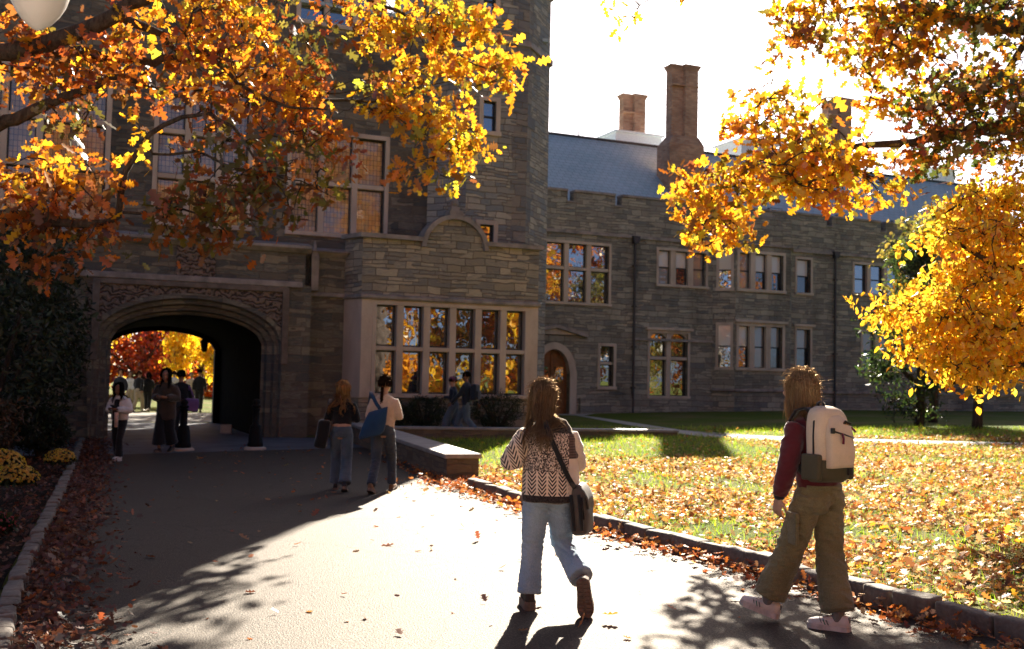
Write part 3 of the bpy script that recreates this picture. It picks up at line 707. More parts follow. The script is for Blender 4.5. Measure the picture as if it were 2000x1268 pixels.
for (a, b) in subdiv(w5[0], w5[1], [1, 1], .14):       # arched heads of the two tall lights
    cx_, r_ = (a + b) / 2, (b - a) / 2; zs_ = w5[3] - r_ * .8; n_ = 12
    arc = [(cx_ + r_ * math.cos(PI - PI * i / n_), zs_ + r_ * .78 * math.sin(PI * i / n_)) for i in range(n_ + 1)]
    for p, q in zip(arc[:-1], arc[1:]):
        t.quad((p[0], WD + .08, p[1]), (q[0], WD + .08, q[1]), (q[0], WD + .08, w5[3] + .001), (p[0], WD + .08, w5[3] + .001)); t.quad((p[0], WD + .22, p[1]), (q[0], WD + .22, q[1]), (q[0], WD + .08, q[1]), (p[0], WD + .08, p[1]))
t.build('arched_head', MT['lime'], w5f)
window(WW, *w6, WD, 1, [(w6[2], F(1185, 710, WD)[1] - .06), (F(1185, 710, WD)[1] + .06, w6[3])], 'glass', edge=.14)
# canted light of the projecting bay
for (zA, zB_) in ((b1u[2], b1u[3]), (b1l[2], b1l[3])):
    p = Vector(bq[0]); q = Vector(bq[1]); dr = (q - p).normalized(); nr = Vector((dr.y, -dr.x)); Lc = (q - p).length
    def C(s, o, z): k = p + dr * s + nr * o; return (k.x, k.y, z)
    t = MB()
    for s0, s1, za, zb_ in ((.16, .28, zA, zB_), (Lc - .2, Lc - .08, zA, zB_), (.16, Lc - .08, zB_, zB_ + .13), (.12, Lc - .04, zA - .13, zA)):
        t.add([C(s0, .0, za), C(s1, .0, za), C(s1, .05, za), C(s0, .05, za), C(s0, .0, zb_), C(s1, .0, zb_), C(s1, .05, zb_), C(s0, .05, zb_)], [(0,3,2,1),(4,5,6,7),(0,1,5,4),(1,2,6,5),(2,3,7,6),(3,0,4,7)])
    fr = t.build('window', MT['lime'], WW)
    zm = (zA + zB_) / 2
    t = MB(); t.quad(C(.28, .012, zm), C(Lc - .2, .012, zm), C(Lc - .2, .012, zB_), C(.28, .012, zB_)); t.build('blind', MT['blind'], fr)
    t = MB(); t.quad(C(.28, .012, zA), C(Lc - .2, .012, zA), C(Lc - .2, .012, zm), C(.28, .012, zm)); t.build('pane', MT['glass'], fr)
    t = MB(); t.quad(C(.28, .02, zm - .03), C(Lc - .2, .02, zm - .03), C(Lc - .2, .02, zm + .03), C(.28, .02, zm + .03)); t.build('sash', MT['sash'], fr)
# arched oak door with stone surround and little gable hood
t = MB(); yd = WD + .26
mid = dcr[1:-1]
t.add([(dcr[0][0], yd, DG), *[(a[0], yd, a[1]) for a in mid], (dcr[-1][0], yd, DG)], [tuple(range(len(mid) + 2))])
door = t.build('door', MT['wood'], WW)
for sgn in (-1, 1):
    t = MB(); ua, ub = sorted((duc + sgn * .16, duc + sgn * (dhw - .2)))
    t.box(ua, ub, yd - .03, yd - .004, DG + 1.35, dzt - .75); t.build('door_glass', MT['glass'], door)
    t = MB(); t.box(ua - .05, ub + .05, yd - .05, yd - .003, DG + .25, DG + 1.15); t.build('door_panel', MT['wood'], door, bevel=.02)
t = MB(); t.box(duc - .03, duc + .03, yd - .06, yd - .002, DG, dzt - .15); t.build('door_post', MT['wood'], door)
t = MB(); ou = archcurve(duc, dhw + .32, F(1110, 730, WD)[1], dzt - F(1110, 730, WD)[1] + .3, DG, 16); inn = archcurve(duc, dhw, F(1110, 730, WD)[1], dzt - F(1110, 730, WD)[1], DG, 16)
t.strip([(u, WD - .08, z) for u, z in inn], [(u, WD - .08, z) for u, z in ou]); t.strip([(u, WD - .08, z) for u, z in ou], [(u, WD, z) for u, z in ou]); t.strip([(u, WD + .25, z) for u, z in inn], [(u, WD - .08, z) for u, z in inn])
t.build('door_surround', MT['lime'], WW)
hz = F(1082, 634, WD)[1]; hz0 = F(1130, 655, WD)[1]; hw2 = F(1140, 655, WD)[0] - duc
t = MB(); t.add([(duc - hw2, WD - .09, hz0), (duc + hw2, WD - .09, hz0), (duc, WD - .09, hz - .12)], [(0, 1, 2)]); t.build('door_gable', MT['lime'], WW)
t = MB()
for s in (-1, 1):
    t.prism([(duc, WD - .25, hz - .14), (duc, WD - .25, hz), (duc + s * (hw2 + .12), WD - .25, hz0 + .06), (duc + s * (hw2 + .12), WD - .25, hz0 - .1)], (0, 0, 0), (0, .25, 0))
t.build('door_hood', MT['ledge'], WW)
# down pipes with hopper heads
for (px, pt, pbm) in ((1241, 462, 806), (1632, 492, 800)):
    u_, z_ = F(px, pt, WD - .1)
    n = 10; t = MB()
    for zz0, zz1, rr in ((ZB + .5, z_ - .3, .055),):
        t.add([(u_ + rr * math.cos(2*PI*i/n), WD - .1 + rr * math.sin(2*PI*i/n), zz) for zz in (zz0, zz1) for i in range(n)], [(i, (i+1) % n, n + (i+1) % n, n + i) for i in range(n)])
    dp = t.build('downpipe', MT['lead'], WW, smooth=True)
    t = MB(); t.prism([(u_ - .1, WD - .25, z_ - .32), (u_ + .1, WD - .25, z_ - .32), (u_ + .19, WD - .25, z_), (u_ - .19, WD - .25, z_)], (0, 0, 0), (0, .23, 0)); t.build('hopper', MT['lead'], dp)
    t = MB()
    for k in range(4): t.box(u_ - .09, u_ + .09, WD - .17, WD - .003, 1.2 + k * 1.8, 1.26 + k * 1.8)
    t.build('bracket', MT['lead'], dp)
# skylights on the slope
slp = (zRd - ze) / (yr - WD - .4)
def roof_pt(u, y, o=0): 
    nn = Vector((0, -slp, 1)).normalized(); q = Vector((u, y, ze + (y - WD - .4) * slp)) + nn * o; return tuple(q)
for (px, py) in ((1430, 402), (1525, 402), (1657, 415), (1765, 425)):
    u_, _ = F(px, py, WD + 1.2); y0, y1 = WD + .75, WD + 1.75
    t = MB(); c = [roof_pt(u_ - .42, y0), roof_pt(u_ + .42, y0), roof_pt(u_ + .42, y1), roof_pt(u_ - .42, y1)]; c2 = [roof_pt(u_ - .42, y0, .14), roof_pt(u_ + .42, y0, .14), roof_pt(u_ + .42, y1, .14), roof_pt(u_ - .42, y1, .14)]
    t.add(c + c2, [(0, 1, 5, 4), (1, 2, 6, 5), (2, 3, 7, 6), (3, 0, 4, 7), (4, 5, 6, 7)]); sk = t.build('skylight', MT['sash'], WW)
    t = MB(); t.quad(roof_pt(u_ - .35, y0 + .06, .145), roof_pt(u_ + .35, y0 + .06, .145), roof_pt(u_ + .35, y1 - .06, .145), roof_pt(u_ - .35, y1 - .06, .145)); t.build('pane', MT['glass'], sk)
# chimney stacks
def chimney(px0, px1, pyt, pyb, wd, shaft_from, twin=True, cap=.08, dn=0.0):
    u0_, zt_ = F(px0, pyt, wd); u1_, zb_ = F(px1, pyb, wd); uc = (u0_ + u1_) / 2; hw_ = (u1_ - u0_) / 2
    t = MB()
    a = hw_ * .84
    if twin:   # two square flues set corner to corner
        t.box(uc - a, uc + a * .2, wd, wd + .75 * a, zb_ - dn, zt_); t.box(uc - a * .05, uc + a, wd - .22, wd + .5 * a, zb_ - dn, zt_)
    else: t.box(uc - a, uc + a, wd, wd + 1.6 * a, zb_, zt_)
    ch = t.build('chimney', MT['brick'], WW)
    t = MB()
    for k in range(3):
        o = .03 + .035 * k; zc = zt_ - .02 + k * cap
        if twin:
            t.box(uc - a - o, uc + a * .2 + o, wd - o, wd + .75 * a + o, zc, zc + cap - .002); t.box(uc - a * .05 - o, uc + a + o, wd - .22 - o, wd + .5 * a + o, zc + .003, zc + cap + .004)
        else: t.box(uc - a - o, uc + a + o, wd - o, wd + 1.6 * a + o, zc, zc + cap - .002)
    t.box(uc - a - .03, uc + a + .03, wd - .25, wd + .5 * a, zt_ - .85, zt_ - .78)
    t.build('chimney_cap', MT['brick'], ch)
    return ch, uc, hw_
c2_, uc2, hw2_ = chimney(1308, 1362, 133, 292, WD + 2.6, 290)
_, zq0 = F(1330, 350, WD + 2.6); _, zq1 = F(1330, 285, WD + 2.6); _, zq2 = F(1330, 268, WD + 2.6)
t = MB(); a = hw2_ * 1.2
t.box(uc2 - a, uc2 + a, WD + 2.25, WD + 3.4, zq0 - 1.0, zq1)
t.add([(uc2 - a, WD + 2.25, zq1), (uc2 + a, WD + 2.25, zq1), (uc2 + a, WD + 3.4, zq1), (uc2 - a, WD + 3.4, zq1), (uc2 - hw2_ * .9, WD + 2.35, zq2), (uc2 + hw2_ * .9, WD + 2.35, zq2), (uc2 + hw2_ * .9, WD + 3.1, zq2), (uc2 - hw2_ * .9, WD + 3.1, zq2)], [(0,1,5,4),(1,2,6,5),(2,3,7,6),(3,0,4,7)])
t.build('chimney_base', MT['brick'], c2_)
chimney(1214, 1260, 190, 265, WD + 9.0, 260, dn=3.5)
chimney(1614, 1662, 196, 300, WD + 6.5, 300, dn=2.5)
for (a, b, c, d_) in ((1192, 1281, 262, 300), (1436, 1572, 276, 330), (1808, 1850, 333, 370)):
    x0, z1_ = F(a, c, WD + 8.0); x1, z0_ = F(b, d_, WD + 8.0)
    t = MB(); t.box(x0, x1, WD + 7.4, WD + 9.9, z0_ - 1.2, z1_); hb = t.build('roof_housing', MT['white'], WW)
    t = MB(); t.box(x0 - .1, x1 + .1, WD + 7.25, WD + 10.1, z1_ + .001, z1_ + .1); t.build('housing_lid', MT['white'], hb)
u_, z_ = F(1131, 243, yr); t = MB(); t.box(u_ - .03, u_ + .03, yr - .03, yr + .03, zRd, z_); t.build('lightning_rod', MT['lead'], WW)
# ------------------------------------------------------------------ leaves, trees, plants
def leaf_mat(name, trans=0.5, gl=0.08, rough=0.35, tint=1.0):
    m = bpy.data.materials.new(name); m.use_nodes = True; nt = m.node_tree; nt.nodes.clear()
    out = nt.nodes.new('ShaderNodeOutputMaterial'); at_ = nt.nodes.new('ShaderNodeAttribute'); at_.attribute_name = 'Col'
    df = nt.nodes.new('ShaderNodeBsdfDiffuse'); tr = nt.nodes.new('ShaderNodeBsdfTranslucent'); gs = nt.nodes.new('ShaderNodeBsdfGlossy'); gs.inputs['Roughness'].default_value = rough
    m1 = nt.nodes.new('ShaderNodeMixShader'); m1.inputs[0].default_value = trans; m2 = nt.nodes.new('ShaderNodeMixShader'); m2.inputs[0].default_value = gl
    L = nt.links.new; L(at_.outputs['Color'], df.inputs[0]); L(at_.outputs['Color'], tr.inputs[0])
    L(df.outputs[0], m1.inputs[1]); L(tr.outputs[0], m1.inputs[2]); L(m1.outputs[0], m2.inputs[1]); L(gs.outputs[0], m2.inputs[2]); L(m2.outputs[0], out.inputs[0])
    return m
MT['leaf'] = leaf_mat('backlit_leaf', 0.62, 0.055, 0.32)
MT['drop'] = leaf_mat('dry_fallen_leaf', 0.45, 0.045, 0.42)
MT['needle'] = leaf_mat('evergreen_needle', 0.2, 0.04, 0.5)
MT['blade'] = leaf_mat('grass_blade', 0.55, 0.05, 0.4)
OAK_H = [(0,0),(.07,.14),(.25,.26),(.10,.40),(.34,.56),(.13,.66),(.22,.86),(0,1)]
def shape_oak():
    v = [(x, y, .10 * x) for x, y in OAK_H] + [(-x, y, .10 * -x * -1) for x, y in OAK_H[1:-1]]
    n = len(OAK_H); right = list(range(n)); left = [0] + list(range(n, n + n - 2)) + [n - 1]
    return np.array(v), [right, left[::-1]]
def shape_oval(wd=.28):
    v = [(0,0,0),(wd,.35,.09),(wd*.8,.72,.07),(0,1,0),(-wd,.35,.09),(-wd*.8,.72,.07)]
    return np.array(v), [[0,1,2,3],[3,5,4,0]]
def shape_curl():
    v = [(x, y, .35 * abs(x) + .22 * (y - .5) ** 2 * 2) for x, y in OAK_H] + [(-x, y, .5 * abs(x) + .22 * (y - .5) ** 2 * 2) for x, y in OAK_H[1:-1]]
    n = len(OAK_H); right = list(range(n)); left = [0] + list(range(n, n + n - 2)) + [n - 1]
    return np.array(v), [right, left[::-1]]
def shape_needle(): return np.array([(-.05,0,0),(.05,0,0),(.02,1,0.02),(-.02,1,0.02)]), [[0,1,2,3]]
def shape_blade(): return np.array([(-.04,0,0),(.04,0,0),(.03,.5,.05),(0,1,.2)]), [[0,1,2],[0,2,3]]
def rot_rand(rs, N, droop=0.0, flat=None, up=None):
    """N rotation matrices whose y column is the leaf's long axis and z its face"""
    if flat is not None:
        z = rs.normal(0, flat, (N, 3)); z[:, 2] += 1
        y = rs.normal(0, 1, (N, 3)); y[:, 2] *= .2
    elif up is not None:
        y = rs.normal(0, up, (N, 3)); y[:, 2] += 1; z = rs.normal(0, 1, (N, 3)); z[:, 2] *= .3
    else:
        z = rs.normal(0, 1, (N, 3)); y = rs.normal(0, 1, (N, 3)); y[:, 2] -= droop
    z /= np.linalg.norm(z, axis=1)[:, None]
    y -= (y * z).sum(1)[:, None] * z if flat is not None else 0
    y /= np.linalg.norm(y, axis=1)[:, None]
    x = np.cross(y, z); x /= np.linalg.norm(x, axis=1)[:, None] + 1e-9
    z = np.cross(x, y)
    return np.stack([x, y, z], axis=2)
def leaf_cloud(name, P, S, C, shape, mat, Rm, parent=None):
    P = np.asarray(P, dtype=np.float64); N = len(P); sv, sf = shape; k = len(sv)
    V = np.einsum('nij,kj->nki', Rm, sv) * np.asarray(S)[:, None, None] + P[:, None, :]
    V = V.reshape(-1, 3)
    me = bpy.data.meshes.new(name); me.vertices.add(len(V)); me.vertices.foreach_set('co', V.astype(np.float32).ravel())
    base = (np.arange(N) * k)[:, None]
    loops = np.concatenate([base + np.array(f)[None, :] for f in sf], axis=1).ravel()
    tot = [len(f) for f in sf]; tots = np.tile(np.array(tot), N); starts = np.concatenate([[0], np.cumsum(tots)[:-1]])
    me.loops.add(len(loops)); me.loops.foreach_set('vertex_index', loops.astype(np.int32))
    me.polygons.add(len(tots)); me.polygons.foreach_set('loop_start', starts.astype(np.int32))
    try: me.polygons.foreach_set('loop_total', tots.astype(np.int32))
    except Exception: pass
    me.update(calc_edges=True)
    ca = me.color_attributes.new('Col', 'FLOAT_COLOR', 'POINT')
    cc = np.ones((N, 4)); cc[:, :3] = C
    ca.data.foreach_set('color', np.repeat(cc, k, axis=0).astype(np.float32).ravel())
    return obj(name, me, mat, parent)
def pal(rs, N, cols, wts=None, var=.18):
    cols = np.array(cols); i = rs.choice(len(cols), N, p=None if wts is None else np.array(wts) / sum(wts))
    c = cols[i] * (1 + rs.normal(0, var, (N, 1))) * (1 + rs.normal(0, .07, (N, 3)))
    return np.clip(c, .003, .95)
ORANGE = (.62,.20,.018); RUST = (.36,.085,.012); YEL = (.84,.50,.025); GOLD = (.74,.33,.016); LIME = (.52,.47,.035); OLIVE = (.17,.14,.02); BROWN = (.20,.075,.02); RED = (.5,.05,.012); GREEN = (.07,.10,.018)

def tube_bm(bm, pts, rad, n=6):
    rings = []
    for i, p in enumerate(pts):
        tg = (pts[min(i+1, len(pts)-1)] - pts[max(i-1, 0)]).normalized()
        a = tg.orthogonal().normalized() if i == 0 else (pa - tg * pa.dot(tg)).normalized()
        pa = a; b = tg.cross(a); r = rad[i]
        rings.append([bm.verts.new(p + a * (r * math.cos(2*PI*k/n)) + b * (r * math.sin(2*PI*k/n))) for k in range(n)])
    for r0, r1 in zip(rings[:-1], rings[1:]):
        for k in range(n): bm.faces.new((r0[k], r0[(k+1) % n], r1[(k+1) % n], r1[k]))
    bm.faces.new(rings[-1]); bm.faces.new(rings[0][::-1])
def smooth_path(pts, rad, step, rs, jit=0.04):
    out, rr = [], []
    n = len(pts)
    for i in range(n - 1):
        p0, p1, p2, p3 = pts[max(0, i-1)], pts[i], pts[i+1], pts[min(n-1, i+2)]
        k = max(2, int((p2 - p1).length / step))
        for j in range(k):
            t = j / k
            q = 0.5 * ((2 * p1) + (p2 - p0) * t + (2*p0 - 5*p1 + 4*p2 - p3) * t*t + (3*p1 - p0 - 3*p2 + p3) * t**3)
            out.append(q + Vector((rs.uniform(-jit, jit), rs.uniform(-jit, jit), rs.uniform(-jit, jit))) * (0 if not out else 1)); rr.append(rad[i] * (1-t) + rad[i+1] * t)
    out.append(pts[-1].copy()); rr.append(rad[-1]); return out, rr
def make_tree(name, label, cat, trunk_pts, trunk_r, limbs, regions, leafshape, droop, seed, twig_r=.008, group=None, mat='leaf', per_twig=16, spread=.30, flat=None):
    """limbs: lists of (points, radii); regions: (centre Vector, (rx,ry,rz), leaves, palette, weights, size)"""
    rs = random.Random(seed); nr = np.random.RandomState(seed)
    root = empty(name, trunk_pts[0]); tag(root, label, cat, group)
    base = trunk_pts[0]
    bm = bmesh.new(); allp = []
    p, r = smooth_path(trunk_pts, trunk_r, .4, rs, .03); tube_bm(bm, [q - base for q in p], r, 12); allp += list(zip(p, r))
    for lp, lr in limbs:
        p, r = smooth_path(lp, lr, .18, rs, .035); tube_bm(bm, [q - base for q in p], r, 8); allp += list(zip(p, r))
        for q_, r_ in list(zip(p, r))[3::5]:      # bare side twigs
            if rs.random() < .6:
                e = q_ + Vector((rs.uniform(-.5, .5), rs.uniform(-.4, .4), rs.uniform(-.45, .4)))
                tw, tr = smooth_path([q_, q_.lerp(e, .5) + Vector((0, 0, rs.uniform(-.05, .1))), e], [r_ * .3 + .004, .006, .003], .12, rs, .02); tube_bm(bm, [z - base for z in tw], tr, 4)
    anchors = np.array([tuple(q) for q, _ in allp])
    P, S, C = [], [], []
    for (c, rad, n, cols, wts, size) in regions:
        nt_ = max(1, n // per_twig)
        for k in range(nt_):
            v = nr.normal(0, 1, 3); v = v / np.linalg.norm(v) * nr.uniform(0, 1) ** .45
            e = np.array(c) + v * np.array(rad)
            d = np.linalg.norm(anchors - e, axis=1); a = Vector(anchors[np.argmin(d)])
            ev = Vector(e); midp = a.lerp(ev, .5) + Vector((0, 0, .12 * (ev - a).length * rs.uniform(-.3, .8)))
            if (ev - a).length < 3.0:
                tw, tr = smooth_path([a, midp, ev], [min(.022, twig_r * 1.8), twig_r, .004], .2, rs, .03); tube_bm(bm, [z - base for z in tw], tr, 4)
                if rs.random() < .5: anchors = np.vstack([anchors, e[None]])
            m_ = per_twig
            q = e + nr.normal(0, spread, (m_, 3)) * np.array([1, 1, .75])
            # leaves gather in rosettes along the twig
            ro = np.repeat(e + nr.normal(0, spread, (max(1, m_ // 5), 3)) * np.array([1, 1, .7]), 5, axis=0)[:m_]
            q[:len(ro)] = ro + nr.normal(0, size * .55, ro.shape)
            P.append(q); S.append(size * np.clip(nr.lognormal(-.08, .28, m_), .45, 1.6)); C.append(pal(nr, m_, cols, wts))
    me = bpy.data.meshes.new('trunk'); bm.to_mesh(me); bm.free(); obj('trunk', me, MT['bark'], root, True)
    P = np.concatenate(P) - np.array(base); S = np.concatenate(S); C = np.concatenate(C)
    leaf_cloud('crown', P, S, C, leafshape, MT[mat], rot_rand(nr, len(P), droop, flat), root)
    return root

DENS = .42
def reg(px, py, rx, ry, D, n, cols, wts=None, size=.16, dr=.9):
    c = at(px, py, D); k = D / 2000.0
    return (c, (rx * k, dr, ry * k), int(n * (DENS if size > .1 else 1.0)), cols, wts, size * max(1.0, D / 13.5))
def limb(D, pts, r0, r1, dD=0.0):
    n = len(pts); return ([at(x, y, D + dD * i / (n - 1)) for i, (x, y) in enumerate(pts)], [r0 + (r1 - r0) * i / (n - 1) for i in range(n)])

# left oak: trunk off to the left, limbs reach across the gatehouse front
TL = 13.0
tb = Vector((-9.6, 12.6, gz(-9.6)))
OW = ([ORANGE, RUST, GOLD, YEL, OLIVE, BROWN], [3.4, 4, 1.5, .8, 1, 4])
YW = ([YEL, GOLD, LIME, ORANGE, OLIVE, BROWN], [3.6, 4, 1.6, 1.5, .8, .9])
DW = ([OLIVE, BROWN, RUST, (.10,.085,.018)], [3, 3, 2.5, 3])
L_limbs = [
 ([tb + Vector((0,0,2.6)), tb + Vector((1.2,.2,3.6))] + [at(x, y, TL) for x, y in ((-30,255),(30,232),(95,203),(180,165),(240,150),(300,170))], [0.136,0.109,0.088,0.082,0.068,0.051,0.037,0.020]),
 ([tb + Vector((0,0,3.2)), tb + Vector((1.3,0,4.3))] + [at(x, y, TL+.3) for x, y in ((-30,112),(100,98),(210,112),(320,118),(400,102),(470,165),(560,205),(640,215))], [0.136,0.109,0.082,0.075,0.068,0.051,0.037,0.027,0.019,0.010]),
 ([tb + Vector((0,0,3.8)), tb + Vector((1.0,.1,5.0))] + [at(x, y, TL-.3) for x, y in ((20,100),(110,75),(185,45),(260,8),(330,-45),(420,-110))], [0.170,0.150,0.116,0.109,0.102,0.095,0.082,0.054]),
 ([at(230,25,TL-.3), at(290,55,TL), at(335,85,TL+.3), at(380,130,TL+.5)], [0.075,0.058,0.041,0.020]),
 ([at(420,-110,TL-.3), at(560,-60,TL+.5), at(680,-20,TL+2.0), at(790,30,TL+3.2), at(860,80,TL+4.2), at(930,130,TL+4.8), at(1000,125,TL+5.1)], [0.054,0.041,0.034,0.027,0.020,0.014,0.007]),
 ([at(400,102,TL+.3), at(500,140,TL+1.3), at(600,185,TL+2.3), at(700,200,TL+3.2), at(760,188,TL+3.9), at(830,170,TL+4.4), at(890,150,TL+4.8)], [0.034,0.031,0.027,0.022,0.017,0.012,0.005]),
 ([at(700,200,TL+3.2), at(760,225,TL+3.9), at(830,265,TL+4.4), at(900,290,TL+4.6)], [0.017,0.014,0.010,0.005]),
 ([tb + Vector((0,0,2.2)), tb + Vector((1.6,0,2.7))] + [at(x, y, TL-.6) for x, y in ((-20,420),(120,440),(232,420),(245,335),(290,265),(350,230),(410,222))], [0.109,0.082,0.061,0.051,0.041,0.037,0.034,0.027,0.020]),
 ([at(410,222,TL-.6), at(455,250,TL-.5), at(500,310,TL-.4), at(540,360,TL-.3)], [0.024,0.020,0.014,0.007]),
 ([at(290,265,TL-.6), at(300,300,TL-.5), at(380,295,TL-.5), at(470,330,TL-.4), at(560,345,TL-.2), at(640,380,TL)], [0.020,0.019,0.017,0.014,0.010,0.005]),
 ([at(240,415,TL-.6), at(300,410,TL-.5), at(360,412,TL-.4), at(420,430,TL-.4), at(450,470,TL-.4)], [0.020,0.017,0.014,0.010,0.005]),
]
L_regs = [
 reg(60,110,110,80,TL,700,*OW), reg(200,110,120,70,TL,560,*OW), reg(330,40,130,60,TL,560,[ORANGE,GOLD,YEL,LIME,RUST],[3,3,2,1,2]), reg(450,45,110,60,TL+.3,480,*YW),
 reg(250,170,140,50,TL,420,*OW), reg(430,130,110,60,TL+.3,520,*OW), reg(540,150,90,70,TL+.5,520,[ORANGE,GOLD,YEL,RUST],[4,3,2,2]), reg(470,210,120,50,TL+.2,420,*OW),
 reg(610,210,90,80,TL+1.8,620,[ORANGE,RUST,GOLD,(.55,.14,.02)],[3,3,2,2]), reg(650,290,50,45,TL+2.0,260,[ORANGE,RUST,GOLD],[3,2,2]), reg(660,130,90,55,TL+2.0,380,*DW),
 reg(740,30,80,45,TL+3.0,430,*YW), reg(850,40,90,55,TL+3.9,600,*YW), reg(930,40,60,45,TL+4.4,330,*YW), reg(800,110,60,55,TL+3.6,330,*YW), reg(900,130,70,45,TL+4.6,420,*YW), reg(975,140,50,50,TL+5.0,360,*YW),
 reg(760,210,70,45,TL+3.6,330,*YW), reg(840,230,70,50,TL+4.4,430,*YW), reg(900,280,55,40,TL+4.6,360,*YW), reg(870,330,40,25,TL+4.6,190,*YW), reg(785,330,22,40,TL+3.9,110,[ORANGE,GOLD],[2,1]), reg(800,180,60,30,TL+3.9,200,*YW),
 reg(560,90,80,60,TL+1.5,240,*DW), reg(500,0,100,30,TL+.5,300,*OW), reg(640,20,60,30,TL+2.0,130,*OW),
 reg(110,330,110,40,TL-.5,460,[GOLD,YEL,ORANGE,BROWN],[3,2,3,1]), reg(60,410,90,70,TL-.5,620,*OW), reg(150,420,90,60,TL-.5,380,[RUST,BROWN,ORANGE],[3,3,2]), reg(70,490,60,50,TL-.6,300,[RUST,BROWN,ORANGE],[3,3,1]), reg(215,350,60,50,TL-.5,180,*OW),
 reg(270,235,30,22,TL-.5,40,[YEL,GOLD]), reg(300,285,25,22,TL-.5,34,[YEL,GOLD]), reg(30,285,30,20,TL-.4,50,[GOLD,ORANGE]),
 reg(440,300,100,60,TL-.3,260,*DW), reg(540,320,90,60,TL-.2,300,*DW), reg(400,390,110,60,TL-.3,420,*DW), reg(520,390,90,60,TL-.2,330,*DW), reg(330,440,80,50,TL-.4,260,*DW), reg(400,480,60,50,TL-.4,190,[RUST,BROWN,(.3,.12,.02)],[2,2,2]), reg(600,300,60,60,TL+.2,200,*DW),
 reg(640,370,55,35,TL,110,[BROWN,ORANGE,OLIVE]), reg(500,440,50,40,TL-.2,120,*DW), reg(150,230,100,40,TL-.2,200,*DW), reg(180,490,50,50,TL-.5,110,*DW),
]
make_tree('oak_tree', 'big oak with orange and brown leaves whose dark limbs cross the gatehouse front', 'tree', [tb, tb + Vector((.1,0,1.5)), tb + Vector((0,0,3.0)), tb + Vector((.2,.1,5)), tb + Vector((.4,.2,8))], [.42,.34,.30,.25,.12], L_limbs, L_regs, shape_oak(), .5, 21, per_twig=13, spread=.13)

# right oak
DENS = .6
TRD = 13.2
tb = Vector((9.4, 12.4, gz(9.4)))
R_limbs = [
 ([tb + Vector((0,0,3.6)), at(2080,235,TRD), at(1990,240,TRD), at(1880,258,TRD), at(1780,275,TRD+.1), at(1700,282,TRD+.2), at(1600,290,TRD+.3), at(1530,318,TRD+.4), at(1490,345,TRD+.4), at(1440,375,TRD+.4)], [.2,.15,.12,.09,.06,.045,.035,.025,.018,.01]),
 ([at(1700,282,TRD+.2), at(1650,320,TRD), at(1610,345,TRD-.1), at(1560,360,TRD-.2)], [.035,.028,.02,.01]),
 ([tb + Vector((0,0,5)), at(2080,70,TRD-.3), at(1990,55,TRD-.3), at(1920,45,TRD-.2), at(1860,30,TRD), at(1760,20,TRD), at(1660,15,TRD+.2), at(1580,30,TRD+.3)], [.18,.14,.11,.08,.06,.045,.03,.012]),
 ([at(2030,40,TRD-.3), at(2000,90,TRD-.3), at(1960,140,TRD-.2), at(1920,180,TRD-.1), at(1870,200,TRD), at(1790,215,TRD)], [.05,.045,.04,.03,.02,.01]),
 ([at(1760,20,TRD), at(1740,90,TRD+.1), at(1710,150,TRD+.2), at(1700,190,TRD+.2)], [.025,.02,.012,.006]),
 ([at(1860,30,TRD), at(1600,-60,TRD+.6), at(1400,-50,TRD+.9), at(1300,-15,TRD+1), at(1250,10,TRD+1), at(1242,50,TRD+1)], [.05,.035,.02,.012,.008,.004]),
]
RW = ([GOLD, ORANGE, YEL, OLIVE, BROWN, LIME], [3, 2, 2, 1.6, 1.4, 1.4])
R_regs = [
 reg(1570,40,80,60,TRD+.3,480,*RW), reg(1660,60,80,50,TRD+.2,430,*RW), reg(1740,50,80,50,TRD,430,*RW), reg(1840,40,90,55,TRD,560,[OLIVE,GOLD,BROWN,ORANGE,GREEN],[3,2,2,2,2]), reg(1940,30,80,50,TRD-.3,480,[OLIVE,BROWN,GREEN,GOLD],[3,2,3,1]),
 reg(1770,120,50,50,TRD+.1,230,*RW), reg(1715,170,35,35,TRD+.2,130,[GOLD,ORANGE,YEL]), reg(1700,110,40,40,TRD+.2,130,*RW), reg(1530,90,28,20,TRD+.3,60,[GOLD,ORANGE]),
 reg(1840,200,90,60,TRD,600,[OLIVE,BROWN,RUST,GREEN,GOLD],[3,3,2,3,1]), reg(1930,200,80,70,TRD-.2,560,[OLIVE,BROWN,RUST,GREEN,GOLD],[3,3,2,3,1.5]), reg(1880,290,100,40,TRD,420,[OLIVE,BROWN,RUST,GREEN],[3,3,2,3]), reg(1800,290,50,35,TRD+.1,170,[RUST,BROWN,ORANGE,OLIVE]), reg(1970,120,50,60,TRD-.3,200,*RW), reg(1960,290,50,50,TRD-.2,300,[OLIVE,BROWN,GOLD]),
 reg(1470,225,40,30,TRD+.6,130,*RW), reg(1530,215,60,30,TRD+.5,190,*RW), reg(1565,245,30,28,TRD+.4,110,*RW), reg(1600,280,30,12,TRD+.3,50,*RW), reg(1440,250,25,20,TRD+.6,45,[GOLD,ORANGE]),
 reg(1480,335,80,40,TRD+.3,420,*YW), reg(1570,330,80,45,TRD+.1,480,*YW), reg(1660,320,70,40,TRD+.1,400,*YW), reg(1700,375,40,40,TRD,200,*YW), reg(1600,390,50,30,TRD-.1,190,[GOLD,ORANGE,YEL]), reg(1400,370,60,40,TRD+.4,330,*YW), reg(1370,420,45,45,TRD+.4,280,*YW), reg(1410,455,50,40,TRD+.4,300,*YW), reg(1480,400,40,30,TRD+.3,140,*YW), reg(1340,355,22,16,TRD+.5,45,*YW), reg(1530,300,60,30,TRD+.3,200,*YW),
 reg(1235,6,45,12,TRD+1,60,[GOLD,YEL,LIME]), reg(1335,3,28,10,TRD+1,28,[GOLD,YEL]), reg(1190,8,20,8,TRD+1,14,[YEL,LIME]),
]
